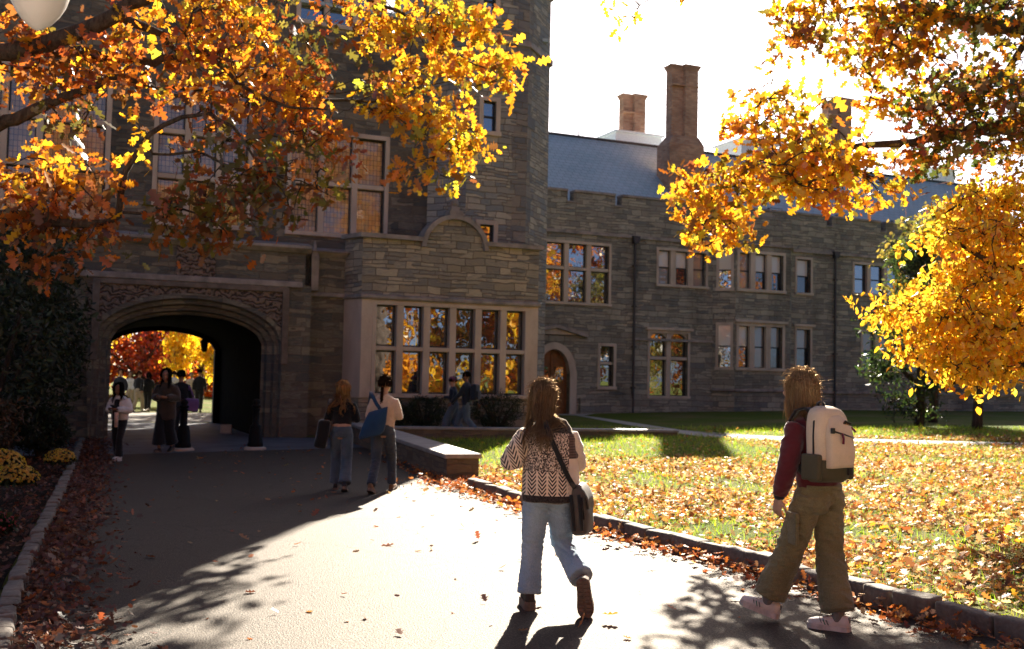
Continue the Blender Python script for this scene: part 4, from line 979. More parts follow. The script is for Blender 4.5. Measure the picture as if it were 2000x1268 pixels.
make_tree('oak_tree', 'oak with gold and dark olive leaves reaching over the lawn below the white sky', 'tree', [tb, tb + Vector((0,.1,2)), tb + Vector((.1,0,4.2)), tb + Vector((.1,.1,7)), tb + Vector((.3,0,9.5))], [.40,.33,.28,.2,.1], R_limbs, R_regs, shape_oak(), .35, 33, per_twig=13, spread=.13)

# small-leaved yellow tree on the right
TYD = 12.4
tb = Vector((7.9, 12.8, gz(7.9)))
AMB = [(.92,.56,.035), (.88,.43,.022), (.95,.64,.06), (.62,.2,.015), (.5,.38,.03)]; AW = [4, 3, 2.8, .7, 1.0]
Y_limbs = [
 ([tb + Vector((0,0,1.4)), at(2060,560,TYD), at(1950,520,TYD-.2), at(1880,480,TYD-.3), at(1825,462,TYD-.4)], [.09,.06,.04,.02,.008]),
 ([tb + Vector((0,0,1.2)), at(2060,650,TYD-.3), at(1960,640,TYD-.4), at(1850,620,TYD-.5), at(1770,610,TYD-.5), at(1705,600,TYD-.5)], [.09,.06,.045,.03,.015,.006]),
 ([tb + Vector((0,0,.9)), at(2060,720,TYD-.4), at(1960,725,TYD-.5), at(1880,735,TYD-.5), at(1830,765,TYD-.5)], [.08,.05,.035,.02,.006]),
 ([tb + Vector((0,0,2.2)), at(2050,440,TYD), at(1960,400,TYD), at(1880,400,TYD), at(1840,420,TYD)], [.08,.05,.035,.02,.008]),
 ([at(1960,725,TYD-.5), at(1930,750,TYD-.5), at(1935,768,TYD-.4), at(1965,745,TYD-.4)], [.015,.01,.006,.004]),
]
ys = dict(size=.085)
Y_regs = [
 reg(1960,375,60,35,TYD,900,AMB,AW,**ys), reg(1905,395,45,30,TYD,500,AMB,AW,**ys), reg(1880,455,55,40,TYD-.2,800,AMB,AW,**ys), reg(1950,470,60,60,TYD,1300,AMB,AW,**ys), reg(1825,460,28,22,TYD-.3,150,AMB,AW,**ys),
 reg(1900,545,60,45,TYD-.2,1200,AMB,AW,**ys), reg(1975,570,50,70,TYD,1200,AMB,AW,**ys), reg(1830,570,40,24,TYD-.4,330,AMB,AW,**ys), reg(1730,600,40,18,TYD-.5,240,AMB,AW,**ys), reg(1790,615,45,25,TYD-.4,420,AMB,AW,**ys), reg(1850,620,60,30,TYD-.4,650,AMB,AW,**ys),
 reg(1910,650,70,40,TYD-.4,1100,AMB,AW,**ys), reg(1800,665,30,22,TYD-.4,180,AMB,AW,**ys), reg(1840,695,50,30,TYD-.5,520,AMB,AW,**ys), reg(1920,715,75,26,TYD-.4,900,AMB,AW,**ys), reg(1980,680,40,50,TYD-.3,600,AMB,AW,**ys), reg(1870,738,40,12,TYD-.5,130,AMB,AW,**ys), reg(2080,560,90,130,TYD,1800,AMB,AW,**ys), reg(2200,560,90,130,TYD,1200,AMB,AW,**ys),
]
make_tree('beech_tree', 'small tree thick with amber yellow oval leaves at the edge of the lawn', 'tree', [tb, tb + Vector((.05,0,1)), tb + Vector((0,.1,2.4)), tb + Vector((.1,0,3.8))], [.13,.10,.08,.03], Y_limbs, Y_regs, shape_oval(.26), .9, 45, twig_r=.005, per_twig=16, spread=.12)

# evergreen and olive tree standing before the wing, and the thin tree trunk by its wall
def wild_tree(name, label, base, h, rx, n, cols, wts, size, seed, low=.25, shp=None, mat='leaf', group=None, droop=.4, trunk_r=.16, flat=None, kz=None, spread=.22):
    rs = np.random.RandomState(seed); base = Vector(base)
    lim = []; rg = []
    top = base + Vector((0, 0, h * .92)); hc = h * (1 - low) / 2
    for k in range(9):
        a = rs.uniform(0, 2 * PI); z0 = h * rs.uniform(low * .7, .6); L = rx * rs.uniform(.6, .95)
        p0 = base + Vector((0, 0, z0)); p2 = base + Vector((math.cos(a) * L, math.sin(a) * L, z0 + h * rs.uniform(.08, .22)))
        lim.append(([p0, p0.lerp(p2, .5) + Vector((0, 0, .2)), p2], [trunk_r * .4, trunk_r * .25, .012]))
    m_ = 26
    for k in range(m_):
        u = rs.uniform(-1, 1); a = rs.uniform(0, 2 * PI); rr = math.sqrt(max(0, 1 - u * u)) * rs.uniform(.45, .85)
        if kz: rr *= kz(u)
        c = base + Vector((rx * rr * math.cos(a), rx * rr * math.sin(a), h * low + hc + hc * .88 * u))
        q = rs.uniform(.22, .42) * rx
        rg.append((c, (q, q, q * .75), n // m_, cols, wts, size))
    return make_tree(name, label, 'tree', [base, base + Vector((.05, 0, h * .3)), base + Vector((0, .05, h * .6)), top], [trunk_r, trunk_r * .8, trunk_r * .5, .02], lim, rg, shp or shape_oval(), droop, seed, group=group, mat=mat, per_twig=14, spread=spread, twig_r=.012, flat=flat)
def gpt(px, D):
    p = at(px, 740, D); return Vector((p.x, p.y, gz(p.x)))
wild_tree('yew_tree', 'dark green evergreen standing close to the wing wall', gpt(1795, 33), 6.2, 1.75, 6500, [(.035,.06,.014),(.055,.085,.018),(.10,.11,.02),(.02,.035,.01)], [3,3,1,3], .17, 51, low=.05, mat='leaf', shp=shape_oval(.16), kz=lambda u: 1.0 if u < 0 else 1 - .55 * u)
wild_tree('maple_tree', 'olive yellow maple showing above the evergreen in front of the roof', gpt(1822, 36), 7.9, 1.9, 5200, [(.30,.24,.04),(.20,.19,.035),(.42,.28,.05),(.12,.12,.03)], [3,3,2,2], .16, 52, low=.35)
wild_tree('maple_tree', 'bare thin trunked tree holding amber leaves far right beside the wing', gpt(1908, 31), 4.6, 1.5, 1500, AMB, AW, .13, 53, low=.55, trunk_r=.16)
# beyond the arch
wild_tree('maple_tree', 'deep red maple in full leaf beyond the archway', (-22.5, 63, -.17), 11, 5.4, 11000, [RED,(.36,.06,.012),(.62,.13,.02),(.24,.035,.01)], [3,3,2,2.5], .30, 61, low=.06, trunk_r=.25, spread=.4)
wild_tree('ginkgo_tree', 'brilliant yellow weeping tree right of the red maple beyond the arch', (-15.4, 51, -.17), 8.0, 2.0, 8000, [(.90,.58,.02),(.85,.46,.015),(.95,.68,.06)], [4,3,2], .2, 62, low=.10, trunk_r=.12, droop=2.2, spread=.25)
wild_tree('ginkgo_tree', 'yellow leaved tree seen at the left edge of the arch opening', (-20.7, 50, -.17), 6.5, 1.9, 3000, [(.90,.62,.03),(.88,.55,.02)], [1,1], .2, 63, low=.40, trunk_r=.10, droop=1.4)
wild_tree('maple_tree', 'unseen orange maple added behind the gatehouse to shade the far end of the passage', (-10.6, 49.5, -.17), 12.5, 3.6, 6000, [ORANGE,GOLD,RUST], [2,2,1], .28, 64, low=.3, trunk_r=.2, spread=.4)  # hidden tree added to keep sunlight off the passage floor
# woods on the far sides: behind the plaza, and across the lawn to the right where the windows mirror them
def woods(name, label, spots, seed, cols, wts, n, size):
    rs = np.random.RandomState(seed); P = []; C = []; bm = bmesh.new()
    for (x, y, h, r) in spots:
        tint = rs.choice(len(cols), p=np.array(wts) / sum(wts))
        for k in range(14):
            u = rs.uniform(-1, 1); a = rs.uniform(0, 2*PI); q = math.sqrt(max(0, 1 - u*u)) * rs.uniform(.4, .9)
            c = np.array((x + r * q * math.cos(a), y + r * q * math.sin(a), h * .52 + h * .49 * u))
            m_ = n // 14; P.append(c + rs.normal(0, .32 * r / 1.6, (m_, 3)))
            t2 = [cols[tint], cols[tint], cols[rs.randint(len(cols))]]; C.append(pal(rs, m_, t2, None, .3))
        tube_bm(bm, [Vector((x, y, -.3)), Vector((x + .1, y, h * .4)), Vector((x, y + .1, h * .8))], [.22, .16, .05], 7)
    P = np.concatenate(P); C = np.concatenate(C); S = size * rs.uniform(.6, 1.3, len(P))
    o = leaf_cloud(name, P, S, C, shape_oval(.35), MT['leaf'], rot_rand(rs, len(P), .4)); o['kind'] = 'stuff'; o['label'] = label
    me = bpy.data.meshes.new('woods'); bm.to_mesh(me); bm.free(); t_ = obj('woods', me, MT['bark'], o)
rs_ = random.Random(3)
woods('woods', 'orange autumn woods far beyond the archway', [(-46 + i * 5.2, 76 + rs_.uniform(-3, 5), rs_.uniform(8, 12), 3.6) for i in range(9)] + [(-38 + i * 3.4, 68 + rs_.uniform(-2, 2), rs_.uniform(2.6, 3.6), 2.3) for i in range(10)], 71, [ORANGE, GOLD, RED, YEL], [3, 2, 2, 1], 1000, .42)
sp = []
for i in range(17):
    f_ = i / 16; x = 13 + 40 * f_ + rs_.uniform(-2, 2); y = -16 + 38 * f_ + rs_.uniform(-3, 3)
    sp.append((x, y, rs_.uniform(13, 18), 4.2))
for i in range(7): sp.append((-6 + i * 4.5, -24 + rs_.uniform(-4, 3), rs_.uniform(14, 19), 4.4))  # unseen trees added behind the camera to cut the sky fill
for i in range(6): sp.append((-34 + i * 4.6, -14 - i * 1.5, rs_.uniform(14, 19), 4.4))  # more unseen trees added at the rear left, also against sky fill
woods('woods', 'autumn woods across the lawn mirrored in the windows, with trees added to block sky fill', sp, 72, [ORANGE, GOLD, RUST, OLIVE, YEL], [3, 2, 2, 2, 1.5], 1900, .6)

# dark evergreen shrubs on the left
def shrub(name, label, base, h, rx, n, cols, size, seed, cat='shrub', shp=None, mat='needle', group=None):
    rs = np.random.RandomState(seed); base = Vector(base); root = empty(name, base); tag(root, label, cat, group)
    bm = bmesh.new()
    for k in range(10):
        a = rs.uniform(0, 2*PI); e = Vector((math.cos(a) * rx * .6, math.sin(a) * rx * .6, h * rs.uniform(.5, .9)))
        tube_bm(bm, [Vector((0, 0, -.05)), e * .5 + Vector((0, 0, .1)), e], [.05, .03, .01], 5)
    me = bpy.data.meshes.new('stem'); bm.to_mesh(me); bm.free(); obj('stem', me, MT['bark'], root, True)
    v = rs.normal(0, 1, (n, 3)); v /= np.linalg.norm(v, axis=1)[:, None]
    lump = np.array([mnoise.noise(Vector(q) * 2.2 + Vector((seed, 0, 0))) for q in v])
    rad = (.72 + .38 * lump) * rs.uniform(.62, 1.04, n) ** .6
    P = v * rad[:, None] * np.array([rx, rx, h * .52]) + np.array([0, 0, h * .5]); P[:, 2] = np.maximum(P[:, 2], .05)
    leaf_cloud('foliage', P, size * rs.uniform(.6, 1.3, n), pal(rs, n, cols), shp or shape_oval(.16), MT[mat], rot_rand(rs, n, .2), root)
    return root
DK = [(.022,.032,.012),(.03,.045,.014),(.015,.02,.009)]
shrub('yew_shrub', 'tall dark yew overhanging the left side of the archway', gpt(-25, 19.5), 5.2, 2.3, 8500, DK, .16, 81)
shrub('yew_shrub', 'dark yew bush between the flower bed and the arch pier', gpt(30, 23.0), 4.6, 1.9, 5000, DK, .16, 82)
shrub('leafy_shrub', 'low brownish shrub in shade behind the yellow mums', gpt(-60, 17.5), 1.6, 1.2, 4200, [(.06,.03,.012),(.10,.045,.014),(.03,.03,.012)], .10, 83)
shrub('leafy_shrub', 'dark low shrub beside the kerb near the arch', gpt(85, 20.0), 1.1, .7, 3000, DK, .09, 84)
for i, (px, D, r_, h_) in enumerate(((832, 28.3, .85, 1.25), (972, 29.0, 1.0, 1.3), (770, 27.7, .6, 1.1))):
    shrub('box_shrub', ['round clipped shrub under the left half of the bay window', 'round clipped shrub under the right half of the bay window', 'smallest round clipped shrub at the left corner of the bay'][i], gpt(px, D), h_, r_, 4200, [(.02,.03,.010),(.035,.05,.015)], .06, 90 + i, group='clipped shrubs under the bay window')
def mum(label, base, r, seed, fl, n=420):
    rs = np.random.RandomState(seed); base = Vector(base); root = empty('mum_plant', base); tag(root, label, 'flower plant', 'potted mums in the flower bed')
    v = rs.normal(0, 1, (1500, 3)); v[:, 2] = np.abs(v[:, 2]); v /= np.linalg.norm(v, axis=1)[:, None]
    P = v * rs.uniform(.5, .95, (1500, 1)) * np.array([r, r, r * .8]) + np.array([0, 0, .1])
    leaf_cloud('foliage', P, .06 * rs.uniform(.7, 1.3, 1500), pal(rs, 1500, [(.03,.05,.015),(.02,.035,.012)]), shape_oval(.3), MT['needle'], rot_rand(rs, 1500, .1), root)
    v = rs.normal(0, 1, (n, 3)); v[:, 2] = np.abs(v[:, 2]) + .25; v /= np.linalg.norm(v, axis=1)[:, None]
    P = v * np.array([r, r, r * .82]) * rs.uniform(.93, 1.05, (n, 1)) + np.array([0, 0, .1])
    # each bloom is a little petalled disc
    k = 9; sv = [(0, .0, .25)] + [((1 if i % 2 else .72) * .5 * math.cos(2*PI*i/(2*k)), (1 if i % 2 else .72) * .5 * math.sin(2*PI*i/(2*k)), 0) for i in range(2*k)]
    sf = [[0, 1 + i, 1 + (i + 1) % (2*k)] for i in range(2*k)]
    z = v + rs.normal(0, .2, (n, 3)); z /= np.linalg.norm(z, axis=1)[:, None]; y = np.cross(z, rs.normal(0, 1, (n, 3))); y /= np.linalg.norm(y, axis=1)[:, None]; x = np.cross(y, z)
    leaf_cloud('bloom', P, r * .16 * rs.uniform(.8, 1.25, n), pal(rs, n, fl), (np.array(sv), sf), MT['leaf'], np.stack([x, y, z], axis=2), root)['kind'] = 'stuff'
YM = [(.85,.52,.01),(.75,.42,.01),(.9,.62,.03)]
mum('yellow mum dome nearest the front of the bed', gpt(42, 13.3) + Vector((0, 0, .16)), .27, 95, YM)
mum('yellow mum dome behind the nearest one at the frame edge', gpt(12, 15.6) + Vector((0, 0, .14)), .33, 96, YM)
mum('smaller yellow mum dome close to the arch end of the kerb', gpt(124, 17.0) + Vector((0, 0, .12)), .25, 97, YM)
mum('red mum at the very edge of the flower bed', gpt(2, 10.2) + Vector((0, 0, .02)), .2, 98, [(.5,.02,.02),(.4,.015,.02)], 150)

# ------------------------------------------------------------------ fallen leaves and grass
rs = np.random.RandomState(5)
def inside_lawn(x, y):      # right of the kerb and walls
    ky = [(p.x, p.y) for p in KR] 
    k = np.array(sorted(ky, key=lambda q: q[1])); kx = np.interp(y, k[:, 1], k[:, 0])
    wx = np.interp(y, [WA1.y, WA0.y, 40], [WA1.x + .55, WA0.x + .5, WA0.x + .5])
    lim = np.where(y < KR[0].y, kx + .12, wx)
    return x > lim
def on_side_path(x, y):
    ax = np.array([p.x for p in SP_A]); ay = np.array([p.y for p in SP_A]); by = np.interp(x, [p.x for p in SP_B], [p.y for p in SP_B])
    return (y > np.interp(x, ax, ay) - .05) & (y < by + .05) & (x > ax[0])
def scatter_leaves(name, label, x, y, size, cols, wts, seed, dz=.012, flat=.35, pile=0.0):
    r = np.random.RandomState(seed); n = len(x); z = SL * np.clip(x, -8, 14) + dz + r.uniform(0, 1, n) ** 2 * pile
    o = leaf_cloud(name, np.stack([x, y, z], 1), size * np.clip(r.lognormal(0, .32, n), .4, 2), pal(r, n, cols, wts, .3), shape_curl(), MT['drop'], rot_rand(r, n, 0, flat)); tag(o, label, None, None, 'stuff'); return o
FC = [(.50,.20,.045),(.40,.13,.03),(.60,.36,.13),(.68,.47,.22),(.70,.33,.03),(.22,.08,.03)]; FWt = [3, 2.6, 4, 3, 1.2, 1.6]
# lawn leaves
n = 260000; y = rs.uniform(5.5, 31, n); x = rs.uniform(-3, 17, n)
dens = np.array([mnoise.noise(Vector((a * .45, b * .35, 3.1))) * .5 + mnoise.noise(Vector((a * 1.6, b * 1.3, 7.1))) * .3 for a, b in zip(x, y)])
far = np.clip((21.3 - y) / 3.5, 0.05, 1) * np.where(x < 1.2, np.clip((19 - y) / 3, .05, 1), 1)
far = np.maximum(far, np.clip((x - 5) / 3, 0, .7) * (y < 27))
near = np.clip((y - 5.5) / 3.5, .30, 1)
keep = inside_lawn(x, y) & ~on_side_path(x, y) & (x < .56 * y + 1.5) & (rs.uniform(0, 1, n) < np.clip((.74 + dens * 2.7), .03, 1) * far * near)
x, y = x[keep], y[keep]
scatter_leaves('fallen_leaves', 'orange and tan fallen leaves covering the lawn', x, y, .064, FC, FWt, 101, dz=.02, flat=.55, pile=.04)
# along the right kerb on the path, along the left kerb, and strays on the path
PX, PY = [], []
for a, b in zip(KR[:-4], KR[1:-3]):
    L = (b - a).length; m_ = int(150 * L); t_ = rs.uniform(0, 1, m_); o = -np.abs(rs.normal(0, .16, m_)) - .1
    d = (b - a).normalized(); nx_, ny_ = -d.y, d.x
    if nx_ * 1 + ny_ * 0 < 0: nx_, ny_ = -nx_, -ny_
    PX.append(a.x + (b.x - a.x) * t_ + nx_ * o); PY.append(a.y + (b.y - a.y) * t_ + ny_ * o)
d = WA1 - WA0; m_ = 260; t_ = 1 - rs.uniform(0, 1, m_) ** 2 * .6; o = np.abs(rs.normal(0, .16, m_)) + .05
PX.append(WA0.x + d.x * t_ - o); PY.append(WA0.y + d.y * t_ - o * .3)
m_ = 900; c_ = (KR[0] + WA1) / 2; PX.append(c_.x + rs.normal(.25, .45, m_)); PY.append(c_.y + rs.normal(-.1, .5, m_))
scatter_leaves('fallen_leaves', 'dry leaves drifted against the right kerb', np.concatenate(PX), np.concatenate(PY), .060, [(.45,.14,.04),(.33,.09,.03),(.55,.30,.14),(.60,.2,.03)], [3, 2.5, 2, 2], 102, dz=.02, flat=.6, pile=.07)
PX, PY = [], []
for a, b in zip(KL[:-3], KL[1:-2]):
    L = (b - a).length; m_ = int(330 * L); t_ = rs.uniform(0, 1, m_); o = np.abs(rs.normal(0, .27, m_)) + .08
    PX.append(a.x + (b.x - a.x) * t_ + o); PY.append(a.y + (b.y - a.y) * t_ + o * .2)
    m_ = int(110 * L); t_ = rs.uniform(0, 1, m_); o = -np.abs(rs.normal(0, .5, m_)) - .1
    PX.append(a.x + (b.x - a.x) * t_ + o); PY.append(a.y + (b.y - a.y) * t_)
scatter_leaves('fallen_leaves', 'reddish brown leaves heaped along the left kerb', np.concatenate(PX), np.concatenate(PY), .060, [(.15,.055,.033),(.11,.04,.026),(.22,.10,.06),(.30,.09,.03)], [3, 3, 2, 1], 103, dz=.02, flat=.6, pile=.08)
m_ = 210; y = rs.uniform(4.5, 24, m_); x = np.interp(y, [4.5, 8, 15, 24], [-3.0, -3.6, -5.0, -7]) + rs.uniform(0, 1, m_) * np.interp(y, [4.5, 8, 15, 24], [6.2, 5.2, 3.6, 2.5])
scatter_leaves('fallen_leaves', 'stray leaves lying on the asphalt path', x, y, .07, [(.40,.14,.05),(.30,.10,.05),(.5,.28,.14),(.6,.16,.02)], [3, 2, 2, 1], 104, dz=.012, flat=.35)
q = gp(1174, 1217); tag(leaf_cloud('maple_leaf', np.array([[q.x, q.y, q.z + .05]]), np.array([.12]), np.array([[.72,.16,.01]]), shape_curl(), MT['leaf'], rot_rand(np.random.RandomState(4), 1, 0, .5)), 'single orange leaf on the path beside the lifted shoe', 'leaf')
# grass
n = 120000; y = 5.2 + 27 * rs.uniform(0, 1, n) ** 1.5; x = rs.uniform(-3, 18, n)
keep = inside_lawn(x, y) & ~on_side_path(x, y) & (x < .56 * y + 1.5); x, y = x[keep], y[keep]; m_ = len(x)
z = SL * np.clip(x, -8, 14)
go_ = leaf_cloud('grass', np.stack([x, y, z], 1), (.06 + .002 * y) * rs.uniform(.5, 1.3, m_), pal(rs, m_, [(.26,.40,.02),(.38,.46,.03),(.15,.26,.015),(.44,.40,.07)], [3, 3, 2, 1]), shape_blade(), MT['blade'], rot_rand(rs, m_, up=.45)); tag(go_, 'green grass growing between the fallen leaves', None, None, 'stuff')
# ------------------------------------------------------------------ people
def tube(bm, pts, rad, n=14, side=(1, 0, 0), cap=0.45):
    """closed tapering tube; rad items are r or (rx, ry), rx along `side`"""
    pts = [Vector(p) for p in pts]; side = Vector(side); rings = []
    def ring(c, tg, rx, ry):
        s = side - tg * side.dot(tg)
        if s.length < 0.25: s = Vector((0, 0, 1)) - tg * tg.z
        s.normalize(); o = tg.cross(s)
        return [bm.verts.new(c + s * (rx * math.cos(2*PI*k/n)) + o * (ry * math.sin(2*PI*k/n))) for k in range(n)]
    P = len(pts)
    for i, p in enumerate(pts):
        tg = (pts[min(i+1, P-1)] - pts[max(i-1, 0)]).normalized(); r = rad[i]; rx, ry = (r, r) if isinstance(r, (int, float)) else r
        if i == 0 and cap: rings.append(ring(p - tg * min(rx, ry) * cap, tg, rx * .6, ry * .6))
        rings.append(ring(p, tg, rx, ry))
        if i == P - 1 and cap: rings.append(ring(p + tg * min(rx, ry) * cap, tg, rx * .6, ry * .6))
    for r0, r1 in zip(rings[:-1], rings[1:]):
        for k in range(n): bm.faces.new((r0[k], r0[(k+1) % n], r1[(k+1) % n], r1[k]))
    bm.faces.new(rings[-1]); bm.faces.new(rings[0][::-1])
def ell(bm, c, r, rot=None, seg=16):
    mt = Matrix.Translation(Vector(c)) @ (rot.to_4x4() if rot is not None else Matrix.Identity(4)) @ Matrix.Diagonal((r[0], r[1], r[2], 1))
    bmesh.ops.create_uvsphere(bm, u_segments=seg, v_segments=max(6, seg * 2 // 3), radius=1, matrix=mt)
def solid(name, bm, mat, parent, voxel=.012, smooth=6, disp=None):
    """merge the closed shapes of bm into one continuous skin"""
    bmesh.ops.recalc_face_normals(bm, faces=bm.faces)
    me = bpy.data.meshes.new(name); bm.to_mesh(me); bm.free()
    o = bpy.data.objects.new('tmp', me); COL.objects.link(o)
    md = o.modifiers.new('r', 'REMESH'); md.mode = 'VOXEL'; md.voxel_size = voxel
    if smooth:
        ms = o.modifiers.new('s', 'SMOOTH'); ms.factor = .5; ms.iterations = smooth
    dg = bpy.context.evaluated_depsgraph_get()
    m2 = bpy.data.meshes.new_from_object(o.evaluated_get(dg)); m2.name = name
    bpy.data.objects.remove(o); bpy.data.meshes.remove(me)
    if disp:
        N = len(m2.vertices); co = np.empty(N * 3, np.float32); nm = np.empty(N * 3, np.float32)
        m2.vertices.foreach_get('co', co); m2.vertices.foreach_get('normal', nm); co = co.reshape(-1, 3); nm = nm.reshape(-1, 3)
        dv = np.array([disp(Vector(c)) for c in co], np.float32)
        co += nm * dv[:, None]; m2.vertices.foreach_set('co', co.ravel()); m2.update()
    return obj(name, m2, mat, parent, True)
def folds(sc, amp, seed=0, stretch=(1, 1, 1.8)):
    def f(c):
        q = Vector((c.x * sc * stretch[0] + seed, c.y * sc * stretch[1], c.z * sc * stretch[2]))
        a = mnoise.noise(q); b = mnoise.noise(q * 2.3 + Vector((5, 1, 2)))
        return amp * (abs(a) * -1.4 + .35 + b * .5)
    return f
def fabric(name, c, rough=.85, weave=420, bump=.25, var=.18, sheen=.35, wear=0.0):
    m = Mat(name, rough, .15); v = m.tc(); n1 = m.noise(v, 9, 4); wv = m.noise(v, weave, 2)
    d = tuple(q * (1 - var) for q in c); l = tuple(min(1, q * (1 + var)) for q in c)
    m.col(m.mix(.25, m.ramp(n1, [(.3, d), (.7, l)]), m.ramp(wv, [(.3, tuple(q * .6 for q in c)), (.7, tuple(min(1, q * 1.4) for q in c))])))
    m.bump(wv, bump, .002); m.b.inputs['Sheen Weight'].default_value = sheen; m.b.inputs['Sheen Roughness'].default_value = .5
    return m.m
def skin_mat(name, c):
    m = simple(name, c, .5, .35, 30, .10, .1); b = m.node_tree.nodes['Principled BSDF']
    b.inputs['Subsurface Weight'].default_value = .12; b.inputs['Subsurface Radius'].default_value = (.02, .008, .004); return m
def hair_mat(name, c, c2):
    m = bpy.data.materials.new(name); m.use_nodes = True; nt = m.node_tree; nt.nodes.clear(); L = nt.links.new
    out = nt.nodes.new('ShaderNodeOutputMaterial'); at_ = nt.nodes.new('ShaderNodeAttribute'); at_.attribute_name = 'Col'
    df = nt.nodes.new('ShaderNodeBsdfDiffuse'); tr = nt.nodes.new('ShaderNodeBsdfTranslucent'); gs = nt.nodes.new('ShaderNodeBsdfGlossy'); gs.inputs['Roughness'].default_value = .30
    gs.inputs['Color'].default_value = (c2[0] * 1.6, c2[1] * 1.6, c2[2] * 1.6, 1)
    m1 = nt.nodes.new('ShaderNodeMixShader'); m1.inputs[0].default_value = .5; m2 = nt.nodes.new('ShaderNodeMixShader'); m2.inputs[0].default_value = .14
    L(at_.outputs['Color'], df.inputs[0]); L(at_.outputs['Color'], tr.inputs[0]); L(df.outputs[0], m1.inputs[1]); L(tr.outputs[0], m1.inputs[2]); L(m1.outputs[0], m2.inputs[1]); L(gs.outputs[0], m2.inputs[2]); L(m2.outputs[0], out.inputs[0])
    m['c'] = c; m['c2'] = c2; return m
SK = {'fair': skin_mat('fair_skin', (.50,.30,.21)), 'brown': skin_mat('brown_skin', (.20,.10,.06)), 'tan': skin_mat('tan_skin', (.36,.19,.12))}
HM = {'brown': hair_mat('brown_hair', (.14,.088,.055), (.38,.26,.155)), 'blonde': hair_mat('dark_blonde_hair', (.23,.15,.085), (.56,.40,.23)), 'copper': hair_mat('copper_hair', (.24,.115,.045), (.50,.29,.13)),
      'dark': hair_mat('dark_hair', (.018,.011,.008), (.05,.03,.02)), 'black': hair_mat('black_hair', (.008,.007,.007), (.02,.018,.016))}
m = simple('light_denim', (.30,.40,.50), .85); 
def denim(name, c, fade):
    m = Mat(name, .85, .15); v = m.tc(); tw = m.noise(m.mapv(v, (260, 260, 90)), 1, 2); big = m.noise(m.mapv(v, (3, 3, 1.5)), 2, 4)
    cc = m.mix(m.ramp(big, [(.35, 0.0), (.65, 1.0)]), c, fade); m.col(m.mix(.3, cc, m.ramp(tw, [(.3, tuple(q * .55 for q in c)), (.7, tuple(min(1, q * 1.35) for q in fade))])))
    h = m.noise(m.mapv(v, (9, 9, 30)), 1.3, 3); m.bump(h * .8 + tw * .12, 1.0, .02); m.b.inputs['Sheen Weight'].default_value = .25; return m.m
CL = {'denim_light': denim('light_denim', (.25,.37,.50), (.43,.56,.66)), 'denim_mid': denim('mid_denim', (.055,.085,.125), (.12,.16,.20)), 'denim_dark': denim('dark_denim', (.03,.045,.07), (.07,.09,.12)),
      'olive': denim('olive_twill', (.165,.142,.072), (.265,.23,.125)), 'black': fabric('black_cloth', (.012,.012,.014)), 'charcoal': fabric('charcoal_cloth', (.04,.04,.045)), 'maroon': fabric('maroon_fleece', (.105,.016,.022), sheen=.5),
      'cream': fabric('cream_knit', (.62,.48,.36), weave=160, bump=.5), 'white': fabric('white_cloth', (.68,.66,.66)), 'khaki': fabric('khaki_cloth', (.42,.34,.24)), 'navy': fabric('navy_cloth', (.015,.02,.035)), 'tan': fabric('tan_cloth', (.40,.28,.18)),
      'canvas': fabric('cream_canvas', (.70,.575,.425), .8, 300, .3, .08, .1), 'olivebag': fabric('olive_nylon', (.085,.075,.045), .6, 300, .3, .1, .1), 'greybag': fabric('dark_grey_nylon', (.11,.093,.078), .55, 300, .3, .12, .1), 'bluebag': fabric('blue_canvas', (.012,.05,.13), .75),
      'purple': fabric('purple_cloth', (.19,.10,.26)), 'mauve': fabric('mauve_knit', (.32,.11,.20)), 'brownc': fabric('brown_wool', (.06,.045,.035)), 'wine': fabric('wine_cord', (.16,.02,.05)), 'strap': fabric('black_webbing', (.016,.015,.015), .6)}
SH = {'sockgrey': simple('grey_sock', (.2,.19,.18), .9), 'brown': simple('brown_leather', (.16,.095,.055), .45, .4), 'black': simple('black_leather', (.015,.014,.014), .4, .4), 'white': simple('white_leather', (.74,.66,.60), .5, .3, 25, .08), 'grey': simple('grey_felt', (.07,.055,.045), .8), 'sole': simple('dark_rubber', (.20,.145,.11), .75, .3), 'gum': simple('gum_rubber', (.35,.17,.07), .6), 'whitesole': simple('pale_rubber', (.62,.55,.5), .6), 'tansuede': simple('tan_suede', (.22,.12,.06), .8)}

